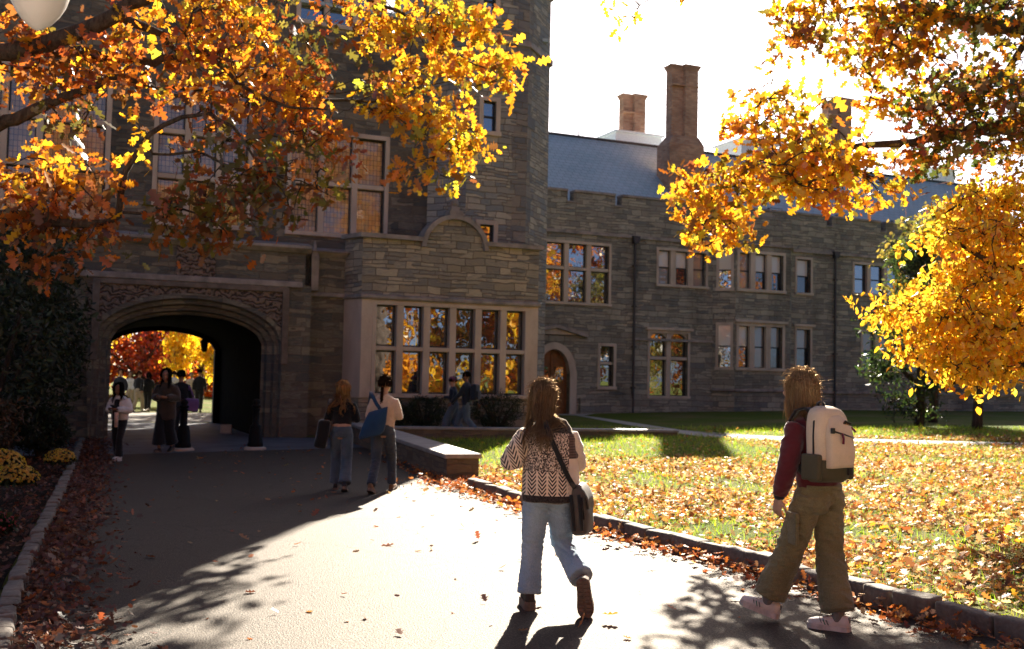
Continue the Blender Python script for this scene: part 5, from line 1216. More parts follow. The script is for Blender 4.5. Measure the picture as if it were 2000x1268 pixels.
def sweater_mat():
    m = Mat('patchwork_knit', .9, .12); x, y, z = m.xyz(m.tc())
    cream = (.86,.70,.54); dark = (.045,.036,.033); brown = (.20,.14,.115)
    kn = m.noise(m.mapv(m.tc(), (1, 1, 1)), 150, 2); rib = ((x * 260.0).sn() * .5 + .5)
    def chev(px, per, off=0.0):
        cx = ((x + off) / px); col_ = (cx.fr() - .5).ab()          # 0 centre .5 edge
        ph = ((z + (col_ * px * 1.25) * -1.0) / per).fr()
        st = ph.lt(.5) * col_.lt(.40)
        return st
    # speckled marl
    mv = m.noise(m.mapv(m.tc(), (1, 1, .8)), 95, 2, .7)
    marl = m.ramp(mv, [(.42, dark), (.5, brown), (.57, cream)])
    zig = ((((x / .052).fr() - .5).ab() * .11 + z) / .05).fr()
    marl2 = m.mix((zig.lt(.22) * z.gt(1.205)), marl, (.55,.42,.32))
    ch = m.mix(chev(.074, .029, .012), cream, dark)
    c = m.mix(z.lt(1.005), marl2, ch)
    right = x.gt(.145)
    blk = m.mix(((z * 330.0).sn().gt(.1)), (.16,.105,.085), (.09,.06,.05))
    c = m.mix(right * z.gt(1.10), c, blk); c = m.mix(right * z.lt(1.10), c, cream)
    yk = z.gt(1.285)
    yoke = m.ramp(mv, [(.4, (.02,.018,.018)), (.6, (.085,.07,.065))])
    c = m.mix(yk, c, yoke)
    c = m.mix(z.lt(.832), c, m.ramp(mv, [(.4, (.025,.021,.02)), (.65, (.075,.06,.055))]))
    m.col(c); m.bump(kn * .7 + rib * .3, .7, .006); m.b.inputs['Sheen Weight'].default_value = .8; m.b.inputs['Sheen Roughness'].default_value = .35; m.b.inputs['Sheen Tint'].default_value = (.9, .8, .7, 1)
    CL['patch'] = m.m
    m = Mat('chevron_knit_sleeve', .9, .12); x, y, z = m.xyz(m.tc()); kn = m.noise(m.tc(), 150, 2)
    xx = x + z * .35
    col_ = ((xx / .085).fr() - .5).ab(); st = ((z + (col_ * .14) * -1.0) / .036).fr().lt(.48) * col_.lt(.42)
    c = m.mix(st, cream, dark); c = m.mix(z.gt(1.31), c, (.05,.042,.04)); m.col(c); m.bump(kn, .6, .006); m.b.inputs['Sheen Weight'].default_value = .8; m.b.inputs['Sheen Tint'].default_value = (.9, .8, .7, 1); CL['patch_sleeve'] = m.m
    CL['cream_sleeve'] = fabric('cream_cable_knit', (.80,.64,.49), weave=120, bump=.6, sheen=.8)
sweater_mat()

def hand(bm, wrist, d, palm_n, s=1.0, curl=.5, side=1):
    """palm, four fingers of unequal length with bent knuckles, thumb from the side of the palm. d: finger direction, palm_n: direction the palm faces"""
    d = Vector(d).normalized(); pn = Vector(palm_n); pn = (pn - d * pn.dot(d)).normalized(); sd_ = d.cross(pn) * side
    w0 = Vector(wrist)
    tube(bm, [w0 - d * .02, w0 + d * .03 * s, w0 + d * .085 * s], [(.026 * s, .018 * s), (.038 * s, .017 * s), (.040 * s, .014 * s)], 12, sd_)
    for k, (off, ln_) in enumerate(((-.031, .072), (-.0105, .082), (.0105, .077), (.031, .060))):
        b = w0 + d * .088 * s + sd_ * off * s
        a1, a2 = curl * (.7 + .1 * k), curl * (1.5 + .12 * k)
        j1 = b + (d * math.cos(a1) + pn * math.sin(a1)) * ln_ * .48 * s
        j2 = j1 + (d * math.cos(a2) + pn * math.sin(a2)) * ln_ * .55 * s
        tube(bm, [b - d * .012 * s, b, j1, j2], [.0078 * s, .0078 * s, .0072 * s, .006 * s], 8, sd_)
    b = w0 + d * .03 * s - sd_ * .034 * s
    j1 = b + (d * .75 - sd_ * .55 + pn * .25).normalized() * .038 * s; j2 = j1 + (d * .9 - sd_ * .05 + pn * .45).normalized() * .03 * s
    tube(bm, [b + sd_ * .012, b, j1, j2], [.012 * s, .0115 * s, .0095 * s, .0075 * s], 8, sd_)
def head(bm, c, yaw, pitch, s):
    rt = (Matrix.Rotation(yaw, 3, 'Z') @ Matrix.Rotation(pitch, 3, 'X')); c = Vector(c)
    T = lambda p: c + rt @ (Vector(p) * s)
    ell(bm, T((0, -.012, .028)), (.074 * s, .093 * s, .088 * s), rt); ell(bm, T((0, .022, -.045)), (.058 * s, .066 * s, .068 * s), rt)
    ell(bm, T((0, .052, -.092)), (.026 * s, .024 * s, .022 * s), rt)
    tube(bm, [T((0, .082, .015)), T((0, .102, -.018)), T((0, .09, -.034))], [.010 * s, .016 * s, .012 * s], 8)
    ell(bm, T((0, .082, -.058)), (.024 * s, .012 * s, .009 * s), rt); ell(bm, T((0, .075, .03)), (.052 * s, .02 * s, .012 * s), rt)
    for q in (-1, 1):
        ell(bm, T((q * .076, -.005, -.012)), (.010 * s, .02 * s, .032 * s), rt); ell(bm, T((q * .04, .062, -.03)), (.024 * s, .022 * s, .022 * s), rt)
    return T
def strands(name, paths, r0, mat, parent, seed=0, base=None):
    """hair built of many fine tapering locks"""
    rs = np.random.RandomState(seed); V = []; Fc = []; Cc = []; b = 0; c, c2 = np.array(mat['c'][:]), np.array(mat['c2'][:])
    for pts in paths:
        P = np.array([tuple(p) for p in pts]); n = len(P); t = np.gradient(P, axis=0); t /= np.linalg.norm(t, axis=1)[:, None] + 1e-9
        a = np.cross(t, np.array([.31, .17, .93])); a /= np.linalg.norm(a, axis=1)[:, None] + 1e-9; o = np.cross(t, a)
        rr = r0 * rs.uniform(.6, 1.3) * np.concatenate([np.linspace(.7, 1, max(1, n // 3)), np.linspace(1, .15, n - max(1, n // 3))])
        col_ = c + (c2 - c) * rs.uniform(0, 1) ** 1.3
        for k in range(3):
            q = 2*PI*k/3; V.append(P + a * (rr * math.cos(q))[:, None] + o * (rr * math.sin(q))[:, None])
        Cc.append(np.tile(col_, (3 * n, 1)))
        for k in range(3):
            k2 = (k + 1) % 3
            for i in range(n - 1): Fc.append((b + k*n + i, b + k2*n + i, b + k2*n + i + 1, b + k*n + i + 1))
        b += 3 * n
    V = np.concatenate(V); me = bpy.data.meshes.new(name); me.from_pydata(V.tolist(), [], Fc); me.update()
    ca = me.color_attributes.new('Col', 'FLOAT_COLOR', 'POINT'); cc = np.ones((len(V), 4)); cc[:, :3] = np.concatenate(Cc); ca.data.foreach_set('color', cc.astype(np.float32).ravel())
    return obj(name, me, mat, parent, True)
def hair(parent, T, yaw, s, mat, length, n=500, r0=.0045, wave=.012, freq=22, spread=.0, seed=1, flow=None, J=None, fly=.10, face=.9, back=.085, vol=.17, body=(.20,.15)):
    """locks leave the crown, follow the skull and hang `length` below the ear line; flow(az) -> extra (x, y) drift of the ends"""
    rs = random.Random(seed); paths = []
    c = T((0, 0, 0)); fx = (T((1, 0, 0)) - c); fy = (T((0, 1, 0)) - c); fz = Vector((0, 0, s))
    nc = max(26, n // 26); cl = []
    for k in range(nc):
        a_ = -PI + 2 * PI * (k + rs.random()) / nc
        if abs(a_) > PI - face: a_ = (PI - face) * (1 if a_ > 0 else -1) * rs.uniform(.72, 1)
        cl.append((a_, length * (1 - .55 * rs.random() ** 2.0) * (1.04 if abs(a_) < 1.2 else .88), rs.uniform(0, 6.3), wave * rs.uniform(.5, 1.5), rs.gauss(0, .009), rs.gauss(0, .007), rs.random(), freq * rs.uniform(.7, 1.3)))
    freq0 = freq
    for i in range(n):
        c_ = cl[rs.randrange(nc)]; jit = rs.gauss(0, .10)
        az = c_[0] + jit; layer = min(1, max(0, c_[6] * .75 + rs.uniform(0, .25)))
        L = c_[1] * rs.uniform(.82, 1.06); ph = c_[2] + rs.gauss(0, .35); wv = c_[3] * rs.uniform(.8, 1.2); sp = rs.gauss(0, 1) * spread + c_[4]; freq = c_[7]; k = 1.05 + vol * layer
        part = rs.uniform(-.02, .02); pts = []
        hx, hy = math.sin(az), -math.cos(az)
        m_ = 9
        for j in range(m_):
            th = (j / (m_ - 1)) * R(98); rx, ry, rz = .078 * k, .098 * k, .096 * k
            p = Vector((rx * math.sin(th) * hx + part * (1 - j / (m_ - 1)), ry * math.sin(th) * hy - .012, rz * math.cos(th) + .028)); pts.append(c + (fx * p.x + fy * p.y) + fz * p.z)
        e = pts[-1]; q = max(6, int(L / .03)); dx, dy = (flow(az) if flow else (0, 0))
        out = (fx * hx + fy * hy); 
        for j in range(1, q + 1):
            u = j / q; w_ = wv * min(1, u * 2.5) * math.sin(u * L * freq + ph); w2 = wv * .6 * min(1, u * 2.5) * math.cos(u * L * freq * .8 + ph * 1.7)
            pull = -.018 * math.sin(min(1, u * 1.6) * PI * .5)
            p = e + Vector((0, 0, -L * u)) + out * (pull + back * .12 * u) + fx / s * (w_ + sp * u + dx * u - .055 * jit * math.cos(az) * u) + fy / s * (w2 + dy * u + c_[5] * u)
            if J is not None:                          # locks lie on the shoulders and back, not inside them
                nk_, ch_ = Vector(J['neck']), Vector(J['chest']); f_ = min(1, max(0, (nk_.z + .02 - p.z) / .15)); cx_, cy_ = nk_.x + (ch_.x - nk_.x) * f_, nk_.y + (ch_.y - nk_.y) * f_
                ax_, ay_ = (.06 + (body[0] - .06) * f_) * s, (.06 + (body[1] - .06) * f_) * s; dx_, dy_ = (p.x - cx_) / ax_, (p.y - cy_) / ay_; rr_ = math.hypot(dx_, dy_)
                if f_ > 0 and rr_ < 1:
                    kk = (1.0 + .06 * layer) / max(rr_, .05)
                    if abs(dx_) < .75 or True: p = Vector((cx_ + dx_ * ax_ * (kk if abs(dy_) < .3 else 1), cy_ + (-1 if dy_ < 0.25 else 1) * ay_ * math.sqrt(max(.05, 1.03 - min(1, dx_ * dx_))) * (1.02 + .07 * layer), p.z))
            pts.append(p)
        if rs.random() < fly:
            g = rs.uniform(.01, .05)
            pts = [p + out / s * (g * (j / len(pts)) ** 1.5) + Vector((rs.gauss(0, .002), rs.gauss(0, .002), 0)) for j, p in enumerate(pts)]
        paths.append(pts)
    for i in range(int(n * fly * .9)):                  # stray hairs standing off the crown
        az = rs.uniform(-2.6, 2.6); th = rs.uniform(.2, 1.6); p = Vector((.08 * 1.14 * math.sin(th) * math.sin(az), -.1 * 1.14 * math.sin(th) * math.cos(az) - .012, .1 * 1.13 * math.cos(th) + .028))
        a = c + fx * p.x + fy * p.y + fz * p.z; d = (a - c).normalized(); t_ = Vector((rs.gauss(0, 1), rs.gauss(0, 1), rs.gauss(-.4, .8)))
        t_ = (t_ - d * t_.dot(d)).normalized(); l = rs.uniform(.03, .09)
        paths.append([a + t_ * (l * u) + d * (.03 * math.sin(u * PI) * rs.uniform(.3, 1)) for u in (0, .25, .5, .75, 1)])
    ho = strands('hair', paths, r0, mat, parent, seed)
    if n > 1500:                                        # fine loose hairs standing off the outline
        st_ = []
        for i in range(n // 5):
            p_ = paths[rs.randrange(n)]; a = p_[rs.randrange(3, max(4, int(len(p_) * .85)))]; ax_ = Vector((c.x, c.y, min(a.z, c.z + .03)))
            d = (a - ax_); d = d.normalized() if d.length > .001 else Vector((1, 0, 0)); t_ = Vector((rs.gauss(0, .6), rs.gauss(0, .6), rs.gauss(-.5, .6))); l = rs.uniform(.02, .06)
            st_.append([a + t_ * (l * u) + d * (.006 + rs.uniform(.008, .03) * u ** .7) for u in (0, .33, .66, 1)])
        strands('stray_hair', st_, .0009, mat, parent, seed + 1)['kind'] = 'stuff'
    return ho
def shoe(parent, ankle, d, up, mat, solemat, L=.265, thick=.028, wide=1.0, high=1.0, name='shoe'):
    """ankle: point above the heel at ankle height; d: toe direction; up: shoe's own up"""
    d = Vector(d).normalized(); up = Vector(up); up = (up - d * up.dot(d)).normalized(); sd_ = d.cross(up); O_ = Vector(ankle)
    st = [(-.30, .020, .055), (-.27, .030, .080), (-.15, .035, .088), (.02, .035, .084), (.2, .038, .066), (.42, .045, .052), (.58, .042, .044), (.68, .028, .036), (.715, .010, .026)]
    bm = bmesh.new(); n = 12; rings = []
    for t_, hw_, h in st:
        c = O_ + d * (t_ * L / 1.0) - up * .09
        r_ = []
        for k in range(n):
            a = 2*PI*k/n; cx = math.cos(a); cz = math.sin(a)
            zz = thick + h * high * (cz ** .8 if cz > 0 else 0) if cz > 0 else thick * 1.0
            r_.append(bm.verts.new(c + sd_ * (hw_ * wide * (abs(cx) ** .7) * (1 if cx > 0 else -1)) + up * zz))
        rings.append(r_)
    for a, b in zip(rings[:-1], rings[1:]):
        for k in range(n): bm.faces.new((a[k], a[(k+1) % n], b[(k+1) % n], b[k]))
    bm.faces.new(rings[0][::-1]); bm.faces.new(rings[-1])
    bmesh.ops.recalc_face_normals(bm, faces=bm.faces)
    me = bpy.data.meshes.new(name); bm.to_mesh(me); bm.free(); so = obj(name, me, mat, parent, True)
    bm = bmesh.new(); ol = [(t_ , (hw_ + .006) * wide) for t_, hw_, h in st]; ol[0] = (-.315, .018 * wide); ol[-1] = (.735, .014 * wide)
    lo, hi = [], []
    pr = [(t_, w_) for t_, w_ in ol] + [(t_, -w_) for t_, w_ in ol[::-1]]
    for t_, w_ in pr:
        c = O_ + d * (t_ * L) + sd_ * w_ - up * .09; lo.append(bm.verts.new(c)); hi.append(bm.verts.new(c + up * (thick + .012)))
    m_ = len(pr); bm.faces.new(lo); bm.faces.new(hi[::-1])
    for k in range(m_): bm.faces.new((lo[k], hi[k], hi[(k+1) % m_], lo[(k+1) % m_]))
    if thick > .03:                                      # tread lugs under a lugged sole
        for k in range(9):
            t_ = -.24 + k * .105; w_ = np.interp(t_, [q for q, _ in ol], [q for _, q in ol]) * .86
            for sg in (-1, 1):
                c = O_ + d * (t_ * L) + sd_ * (sg * w_ * .55) - up * .094
                r = bmesh.ops.create_cube(bm, size=1, matrix=Matrix.Translation(c) @ Matrix((sd_, d, up)).transposed().to_4x4() @ Matrix.Diagonal((w_ * .8, .016, .014, 1)))
    bmesh.ops.recalc_face_normals(bm, faces=bm.faces)
    me = bpy.data.meshes.new('sole'); bm.to_mesh(me); bm.free(); obj('sole', me, solemat, so)
    return so
def person(label, loc, yaw, J, H=1.66, skin='fair', hairspec=None, top=None, legs=None, shoes=None, group=None, vox=.012, hands=True, body_top=False, headyaw=0, headpitch=0, side=None):
    """J holds joints in the person's own axes (x right, y ahead, z up)"""
    s = H / 1.66; root = empty('person', loc, yaw); tag(root, label, 'person', group)
    V = lambda k: Vector(J[k])
    sx = Vector(side) if side else Vector((1, 0, 0))
    bm = bmesh.new()
    pel, che, nk, hd = V('pelvis'), V('chest'), V('neck'), V('head')
    tube(bm, [pel - Vector((0, 0, .06)), pel + Vector((0, 0, .05)), pel.lerp(che, .55), che, che.lerp(nk, .6)], [(.135 * s, .10 * s), (.14 * s, .10 * s), (.115 * s, .085 * s), (.15 * s, .10 * s), (.11 * s, .07 * s)], 16, sx)
    tube(bm, [che.lerp(nk, .6), nk, nk.lerp(hd, .6), hd], [.062 * s, .053 * s, .050 * s, .05 * s], 12, sx)
    T = head(bm, hd, headyaw, headpitch, s)
    for q in ('l', 'r'):
        sg = -1 if q == 'l' else 1
        tube(bm, [V(q + 'hip'), V(q + 'knee').lerp(V(q + 'hip'), .5), V(q + 'knee'), V(q + 'knee').lerp(V(q + 'ank'), .35), V(q + 'ank')], [.078 * s, .066 * s, .050 * s, .050 * s, .032 * s], 12, sx)
        tube(bm, [V(q + 'sho').lerp(che, .35), V(q + 'sho'), V(q + 'sho').lerp(V(q + 'elb'), .5), V(q + 'elb'), V(q + 'elb').lerp(V(q + 'wri'), .4), V(q + 'wri')], [.06 * s, .052 * s, .043 * s, .036 * s, .035 * s, .024 * s], 12, sx)
        if hands:
            d = J.get(q + 'hd') or tuple(V(q + 'wri') - V(q + 'elb')); pn = J.get(q + 'pn') or (-sg * .9, .3, -.1)
            hand(bm, V(q + 'wri'), d, pn, s, J.get(q + 'curl', .55), sg if not J.get(q + 'flip') else -sg)
    solid('body', bm, SK[skin], root, vox * .45 if hands and vox < .01 else vox, 3)
    return root, T, s
def garment_legs(root, J, s, mat, R_, waist, ry=.78, vox=.012, sm=5, disp=None, side=None, hem=None, name='trousers', seat=0.0):
    """R_: radii at hip, thigh, knee, shin, hem"""
    bm = bmesh.new(); V = lambda k: Vector(J[k]); pel = V('pelvis'); sx = Vector(side) if side else Vector((1, 0, 0))
    rw = waist[1]
    tube(bm, [Vector((pel.x, pel.y, waist[0])), Vector((pel.x, pel.y, pel.z + .02)), Vector((pel.x, pel.y, pel.z - .07 * s))], [(rw, rw * .72), (R_[0] * 1.0, R_[0] * ry), (R_[0] * .92, R_[0] * ry * .92)], 22, sx, cap=.12)
    if seat:
        for sg in (-1, 1): ell(bm, (pel.x + sg * .074 * s, pel.y - seat, pel.z - .055 * s), (.088 * s, .075 * s, .092 * s))
    for q in ('l', 'r'):
        h, k, a = V(q + 'hip'), V(q + 'knee'), V(q + 'ank'); e = a if hem is None else k + (a - k) * hem
        tube(bm, [h + Vector((0, 0, .02)), h.lerp(k, .35), h.lerp(k, .75), k, k.lerp(e, .45), e], [R_[1] * 1.02, R_[1], (R_[1] + R_[2]) / 2, R_[2], R_[3], R_[4]], 18, sx, cap=.08)
    return solid(name, bm, mat, root, vox, sm, disp)
def garment_top(root, J, s, mat, hem, rad, sleeve, vox=.012, sm=5, disp=None, side=None, name='sweater', ry=.66, sleeves=True, collar=.062, cuff=.95):
    """rad: half widths at hem, waist, chest, shoulder"""
    bm = bmesh.new(); V = lambda k: Vector(J[k]); pel, che, nk = V('pelvis'), V('chest'), V('neck'); sx = Vector(side) if side else Vector((1, 0, 0))
    b = Vector((pel.x, pel.y, hem)); mid = pel.lerp(che, .5); mid.z = (hem + che.z) / 2; top = che.lerp(nk, .62)
    tube(bm, [b, b.lerp(mid, .5), mid, che, top, nk + Vector((0, 0, -.01))], [(rad[0], rad[0] * ry), (rad[0] * 1.0, rad[0] * ry), (rad[1], rad[1] * ry), (rad[2], rad[2] * ry), (rad[3], rad[3] * ry * .8), (collar * s, collar * s)], 22, sx, cap=.1)
    if sleeves:
        for q in ('l', 'r'): arm_tube(bm, J, q, s, sleeve, cuff, sx)
    return solid(name, bm, mat, root, vox, sm, disp)
def arm_tube(bm, J, q, s, sleeve, cuff, sx):
    V = lambda k: Vector(J[k]); che = V('chest'); sh, el, wr = V(q + 'sho'), V(q + 'elb'), V(q + 'wri')
    tube(bm, [sh.lerp(Vector((che.x, che.y, sh.z)), .4), sh, sh.lerp(el, .5), el, el.lerp(wr, .5), el.lerp(wr, cuff)], [sleeve[0] * .75, sleeve[0] * .86, sleeve[1], sleeve[2], sleeve[3], sleeve[4]], 16, sx, cap=.12)
def pose(H=1.66, stride=.25, lean=.03, arms='swing', ph=1, bow=0.0, wide=.0):
    s = H / 1.66; z = lambda q: q * s
    J = dict(pelvis=(0, 0, z(.89)), chest=(0, lean, z(1.24)), neck=(0, lean + .01, z(1.405)), head=(0, lean + .03 + bow * .5, z(1.535) - bow * .25),
             lhip=(-.085*s, 0, z(.85)), rhip=(.085*s, 0, z(.85)), lsho=(-.155*s, lean, z(1.295)), rsho=(.155*s, lean, z(1.295)))
    f, b = ('l', 'r') if ph > 0 else ('r', 'l'); sg = {'l': -1, 'r': 1}
    J[f+'knee'] = (sg[f]*.085*s, stride*.55+.05, z(.47)); J[f+'ank'] = (sg[f]*.085*s, stride*.9, z(.09))
    J[b+'knee'] = (sg[b]*.085*s, -stride*.15+.03, z(.46)); J[b+'ank'] = (sg[b]*.085*s, -stride*.95, z(.12))
    for q in ('l', 'r'):
        w_ = stride * (.7 if q == b else -.7)
        J[q+'elb'] = (sg[q]*(.215+wide)*s, lean + w_*.4-.03, z(1.09)); J[q+'wri'] = (sg[q]*(.22+wide)*s, lean + w_ + .06, z(.86))
        if arms == 'front': J[q+'elb'] = (sg[q]*(.225+wide)*s, lean-.0, z(1.08)); J[q+'wri'] = (sg[q]*.09*s, lean+.24, z(1.10)); J[q+'pn'] = (-sg[q]*.5, -.6, .6)
    J['_f'] = f
    return J
def walker(label, loc, yaw, H, skin, hairm, hlen, top, hem, topr, legsm, legr, shoem, stride=.25, ph=1, arms='swing', bow=0, hn=160, hr=.009, vox=.018, wave=.01, group=None, topname='jacket', sleeve=(.075,.066,.06,.055,.048), headyaw=0, solem='sole', hem_l=.96, freq=22, seed=1, collar=.07):
    J = pose(H, stride, arms=arms, ph=ph, bow=bow)
    root, T, s = person(label, loc, yaw, J, H, skin, vox=vox, headyaw=headyaw, headpitch=-bow * 3.0, group=group)
    garment_legs(root, J, s, CL[legsm], [q * s for q in legr], ((.98) * s, .145 * s), vox=vox, disp=folds(14, .006, seed), hem=hem_l)
    garment_top(root, J, s, CL[top], hem * s, [q * s for q in topr], [q * s for q in sleeve], vox=vox, disp=folds(10, .007, seed + 3), name=topname, collar=collar)
    f = J['_f']; b = 'r' if f == 'l' else 'l'
    for q in ('l', 'r'):
        a = Vector(J[q+'ank']); 
        if q == f: shoe(root, (a.x, a.y, .09), (0, 1, .12), (0, -.12, 1), SH[shoem], SH[solem])
        else: shoe(root, (a.x, a.y, .125 * s), (0, 1, -.35), (0, .35, 1), SH[shoem], SH[solem])
    hair(root, T, headyaw, s, HM[hairm], hlen, hn, hr, wave, freq, seed=seed, J=J, vol=.3 if hlen > .2 else .15)
    return root, J, T, s

# ---- woman in the patchwork sweater (centre)
P1 = gp(1066, 1188)
J1 = dict(pelvis=(.022,0,.87), chest=(.018,.035,1.22), neck=(-.035,.05,1.39), head=(-.05,.075,1.525), lhip=(-.083,0,.84), rhip=(.083,0,.84),
          lknee=(-.105,.03,.46), lank=(-.125,-.01,.10), rknee=(.115,.085,.46), rank=(.245,-.23,.265), lsho=(-.165,.03,1.265), rsho=(.165,.03,1.25),
          lelb=(-.275,.0,1.075), lwri=(-.10,.24,1.13), relb=(.215,.06,1.06), rwri=(.05,.27,1.12), lpn=(.5,-.6,.4), rpn=(-.5,-.6,.4))
r1_, T1, s1 = person('woman in a black and cream patchwork knit cardigan and light jeans, one foot lifted', P1, 0, J1, 1.66, vox=.0095, headpitch=-.25, headyaw=.1)
def jf(c):      # creases gathered at seat, knee and shin
    w_ = .35 + 1.2 * math.exp(-((c.z - .47) / .07) ** 2) + .9 * math.exp(-((c.z - .73) / .06) ** 2) + .4 * math.exp(-((c.z - .2) / .1) ** 2)
    q = Vector((c.x * 5 + 3, c.y * 5, c.z * 30 + c.x * 16)); return .0105 * w_ * (-abs(mnoise.noise(q)) * 1.6 + .4) + .003 * mnoise.noise(c * 45)
garment_legs(r1_, J1, 1, CL['denim_light'], [.172,.097,.080,.078,.092], (.96,.15), ry=.70, vox=.008, sm=4, disp=jf, hem=.97, seat=.045)
def rib_(c): return folds(8, .011, 4)(c) + .0015 * math.sin(c.z * 240)
garment_top(r1_, J1, 1, CL['patch'], .775, [.218,.208,.20,.155], None, vox=.009, sm=5, disp=folds(7, .011, 4), sleeves=False, ry=.74, collar=.075, name='sweater')
for q, mt_ in (('l', 'patch_sleeve'), ('r', 'cream_sleeve')):
    bm = bmesh.new(); arm_tube(bm, J1, q, 1, (.082,.086,.09,.082,.06) if q == 'l' else (.078,.076,.076,.07,.055), .9, Vector((1, 0, 0))); solid('sleeve', bm, CL[mt_], r1_, .010, 5, folds(9, .008, 8))
t = MB()      # two back pockets of the jeans
for sg in (-1, 1): pass
shoe(r1_, (-.125, -.015, .09), (-.12, 1, 0), (0, 0, 1), SH['grey'], SH['sole'], L=.27, thick=.05, wide=1.12)
shoe(r1_, (.262, -.27, .225), (.12, .18, -.95), (.16, .97, .16), SH['brown'], SH['sole'], L=.285, thick=.034, wide=1.15)
def flow1(az):
    if az < -.9: return (-.01, .05)
    if az > .9: return (-.05, .02)
    return (-.015 - .03 * az, -.05)
hair(r1_, T1, .1, 1, HM['brown'], .41, 2600, .0022, .012, 16, .006, 3, flow1, J=J1, fly=.12, back=.12, vol=.20, body=(.205,.165))
r1_.scale = (.953,) * 3
# her shoulder bag (messenger) hangs at the right hip
def rbox(bm, c, half, ax=(1, 0, 0), ay=(0, 1, 0), seg=3, bev=.02):
    ax, ay = Vector(ax).normalized(), Vector(ay); ay = (ay - ax * ay.dot(ax)).normalized(); az = ax.cross(ay)
    r = bmesh.ops.create_cube(bm, size=2, matrix=Matrix.Translation(Vector(c)) @ Matrix((ax, ay, az)).transposed().to_4x4() @ Matrix.Diagonal((half[0], half[1], half[2], 1)))
    es = list({e for v in r['verts'] for e in v.link_edges}); bmesh.ops.bevel(bm, geom=es, offset=bev, segments=seg, affect='EDGES', profile=.6)
def part_box(name, parent, mat, c, half, ax=(1, 0, 0), ay=(0, 1, 0), bev=.02, disp=None, sub=0):
    bm = bmesh.new(); rbox(bm, c, half, ax, ay, 3, bev)
    if sub: bmesh.ops.subdivide_edges(bm, edges=bm.edges, cuts=sub, use_grid_fill=True)
    if disp:
        bm.normal_update()
        for v in bm.verts: v.co += v.normal * disp(v.co)
    me = bpy.data.meshes.new(name); bm.to_mesh(me); bm.free(); return obj(name, me, mat, parent, True)
def ribbon(name, parent, mat, pts, nrm, w_, th=.004):
    pts = [Vector(p) for p in pts]; bm = bmesh.new(); prev = None; n = len(pts)
    for i, p in enumerate(pts):
        tg = (pts[min(i+1, n-1)] - pts[max(0, i-1)]).normalized(); nn = Vector(nrm[i] if isinstance(nrm, list) else nrm); sd_ = tg.cross(nn).normalized(); nn = sd_.cross(tg)
        r = [bm.verts.new(p + sd_ * w_ / 2 + nn * th), bm.verts.new(p - sd_ * w_ / 2 + nn * th), bm.verts.new(p - sd_ * w_ / 2 - nn * th), bm.verts.new(p + sd_ * w_ / 2 - nn * th)]
        if prev:
            for k in range(4): bm.faces.new((prev[k], prev[(k+1) % 4], r[(k+1) % 4], r[k]))
        else: bm.faces.new(r[::-1])
        prev = r
    bm.faces.new(prev); bmesh.ops.recalc_face_normals(bm, faces=bm.faces)
    me = bpy.data.meshes.new(name); bm.to_mesh(me); bm.free(); return obj(name, me, mat, parent, True)
BG = empty('shoulder_bag', P1 + Vector((.245, -.02, .55))); tag(BG, 'dark grey messenger bag hanging at the hip of the woman in the knit cardigan', 'bag')
def loft(name, parent, st, mat, expn=3.2, disp=None, n=28):
    bm = bmesh.new(); rings = []
    for (z, x0, x1, y0, y1) in st:
        r_ = []
        for k in range(n):
            a = 2*PI*k/n; cx, cy = math.cos(a), math.sin(a)
            r_.append(bm.verts.new(((x0 + x1) / 2 + (x1 - x0) / 2 * (abs(cx) ** (2 / expn)) * (1 if cx >= 0 else -1), (y0 + y1) / 2 + (y1 - y0) / 2 * (abs(cy) ** (2 / expn)) * (1 if cy >= 0 else -1), z)))
        rings.append(r_)
    for a, b in zip(rings[:-1], rings[1:]):
        for k in range(n): bm.faces.new((a[k], a[(k+1) % n], b[(k+1) % n], b[k]))
    bm.faces.new(rings[0][::-1]); bm.faces.new(rings[-1]); bm.normal_update()
    if disp:
        for v in bm.verts: v.co += v.normal * disp(v.co)
    me = bpy.data.meshes.new(name); bm.to_mesh(me); bm.free(); return obj(name, me, mat, parent, True)
_st = np.array([(.0,-.035,.05,-.11,.11),(.012,-.052,.075,-.14,.14),(.06,-.058,.09,-.152,.15),(.18,-.055,.092,-.152,.15),(.28,-.045,.08,-.148,.145),(.33,-.032,.055,-.13,.13),(.352,-.02,.03,-.11,.11)])
_zz = np.linspace(0, .352, 22)
loft('bag_body', BG, [(z, *[float(np.interp(z, _st[:, 0], _st[:, j])) for j in range(1, 5)]) for z in _zz], CL['greybag'], 3.4, lambda c: .011 * mnoise.noise(c * 10))
loft('front_flap', BG, [(.19,.088,.098,-.125,.125),(.27,.078,.092,-.135,.135),(.32,.03,.075,-.135,.135),(.358,-.03,.05,-.12,.12),(.366,-.02,.03,-.10,.10)], CL['greybag'], 4, lambda c: .006 * mnoise.noise(c * 12))
for x_ in (-.022, .035): ribbon('webbing', BG, CL['strap'], [(x_, -.155, .30), (x_ + .004, -.158, .18), (x_ + .004, -.152, .04)], (0, -1, 0), .026, .005)
ribbon('zip', BG, SH['black'], [(.055, -.154, .28), (.06, -.152, .12)], (0, -1, 0), .012, .004)
from mathutils import Euler
BGI = Euler((0, R(-5), R(-14))).to_matrix().inverted()
sp_ = [(-.045,.10,1.43),(-.05,.0,1.425),(-.035,-.085,1.37),(-.01,-.128,1.29),(.04,-.152,1.18),(.09,-.158,1.07),(.14,-.155,.97),(.185,-.135,.90),(.225,-.10,.86)]
off = P1 + Vector((0, 0, 0)) - BG.location
BG.scale = (.953,) * 3; BG.rotation_euler = (0, R(-5), R(-14)); BG.location = P1 + (BG.location - P1) * .953
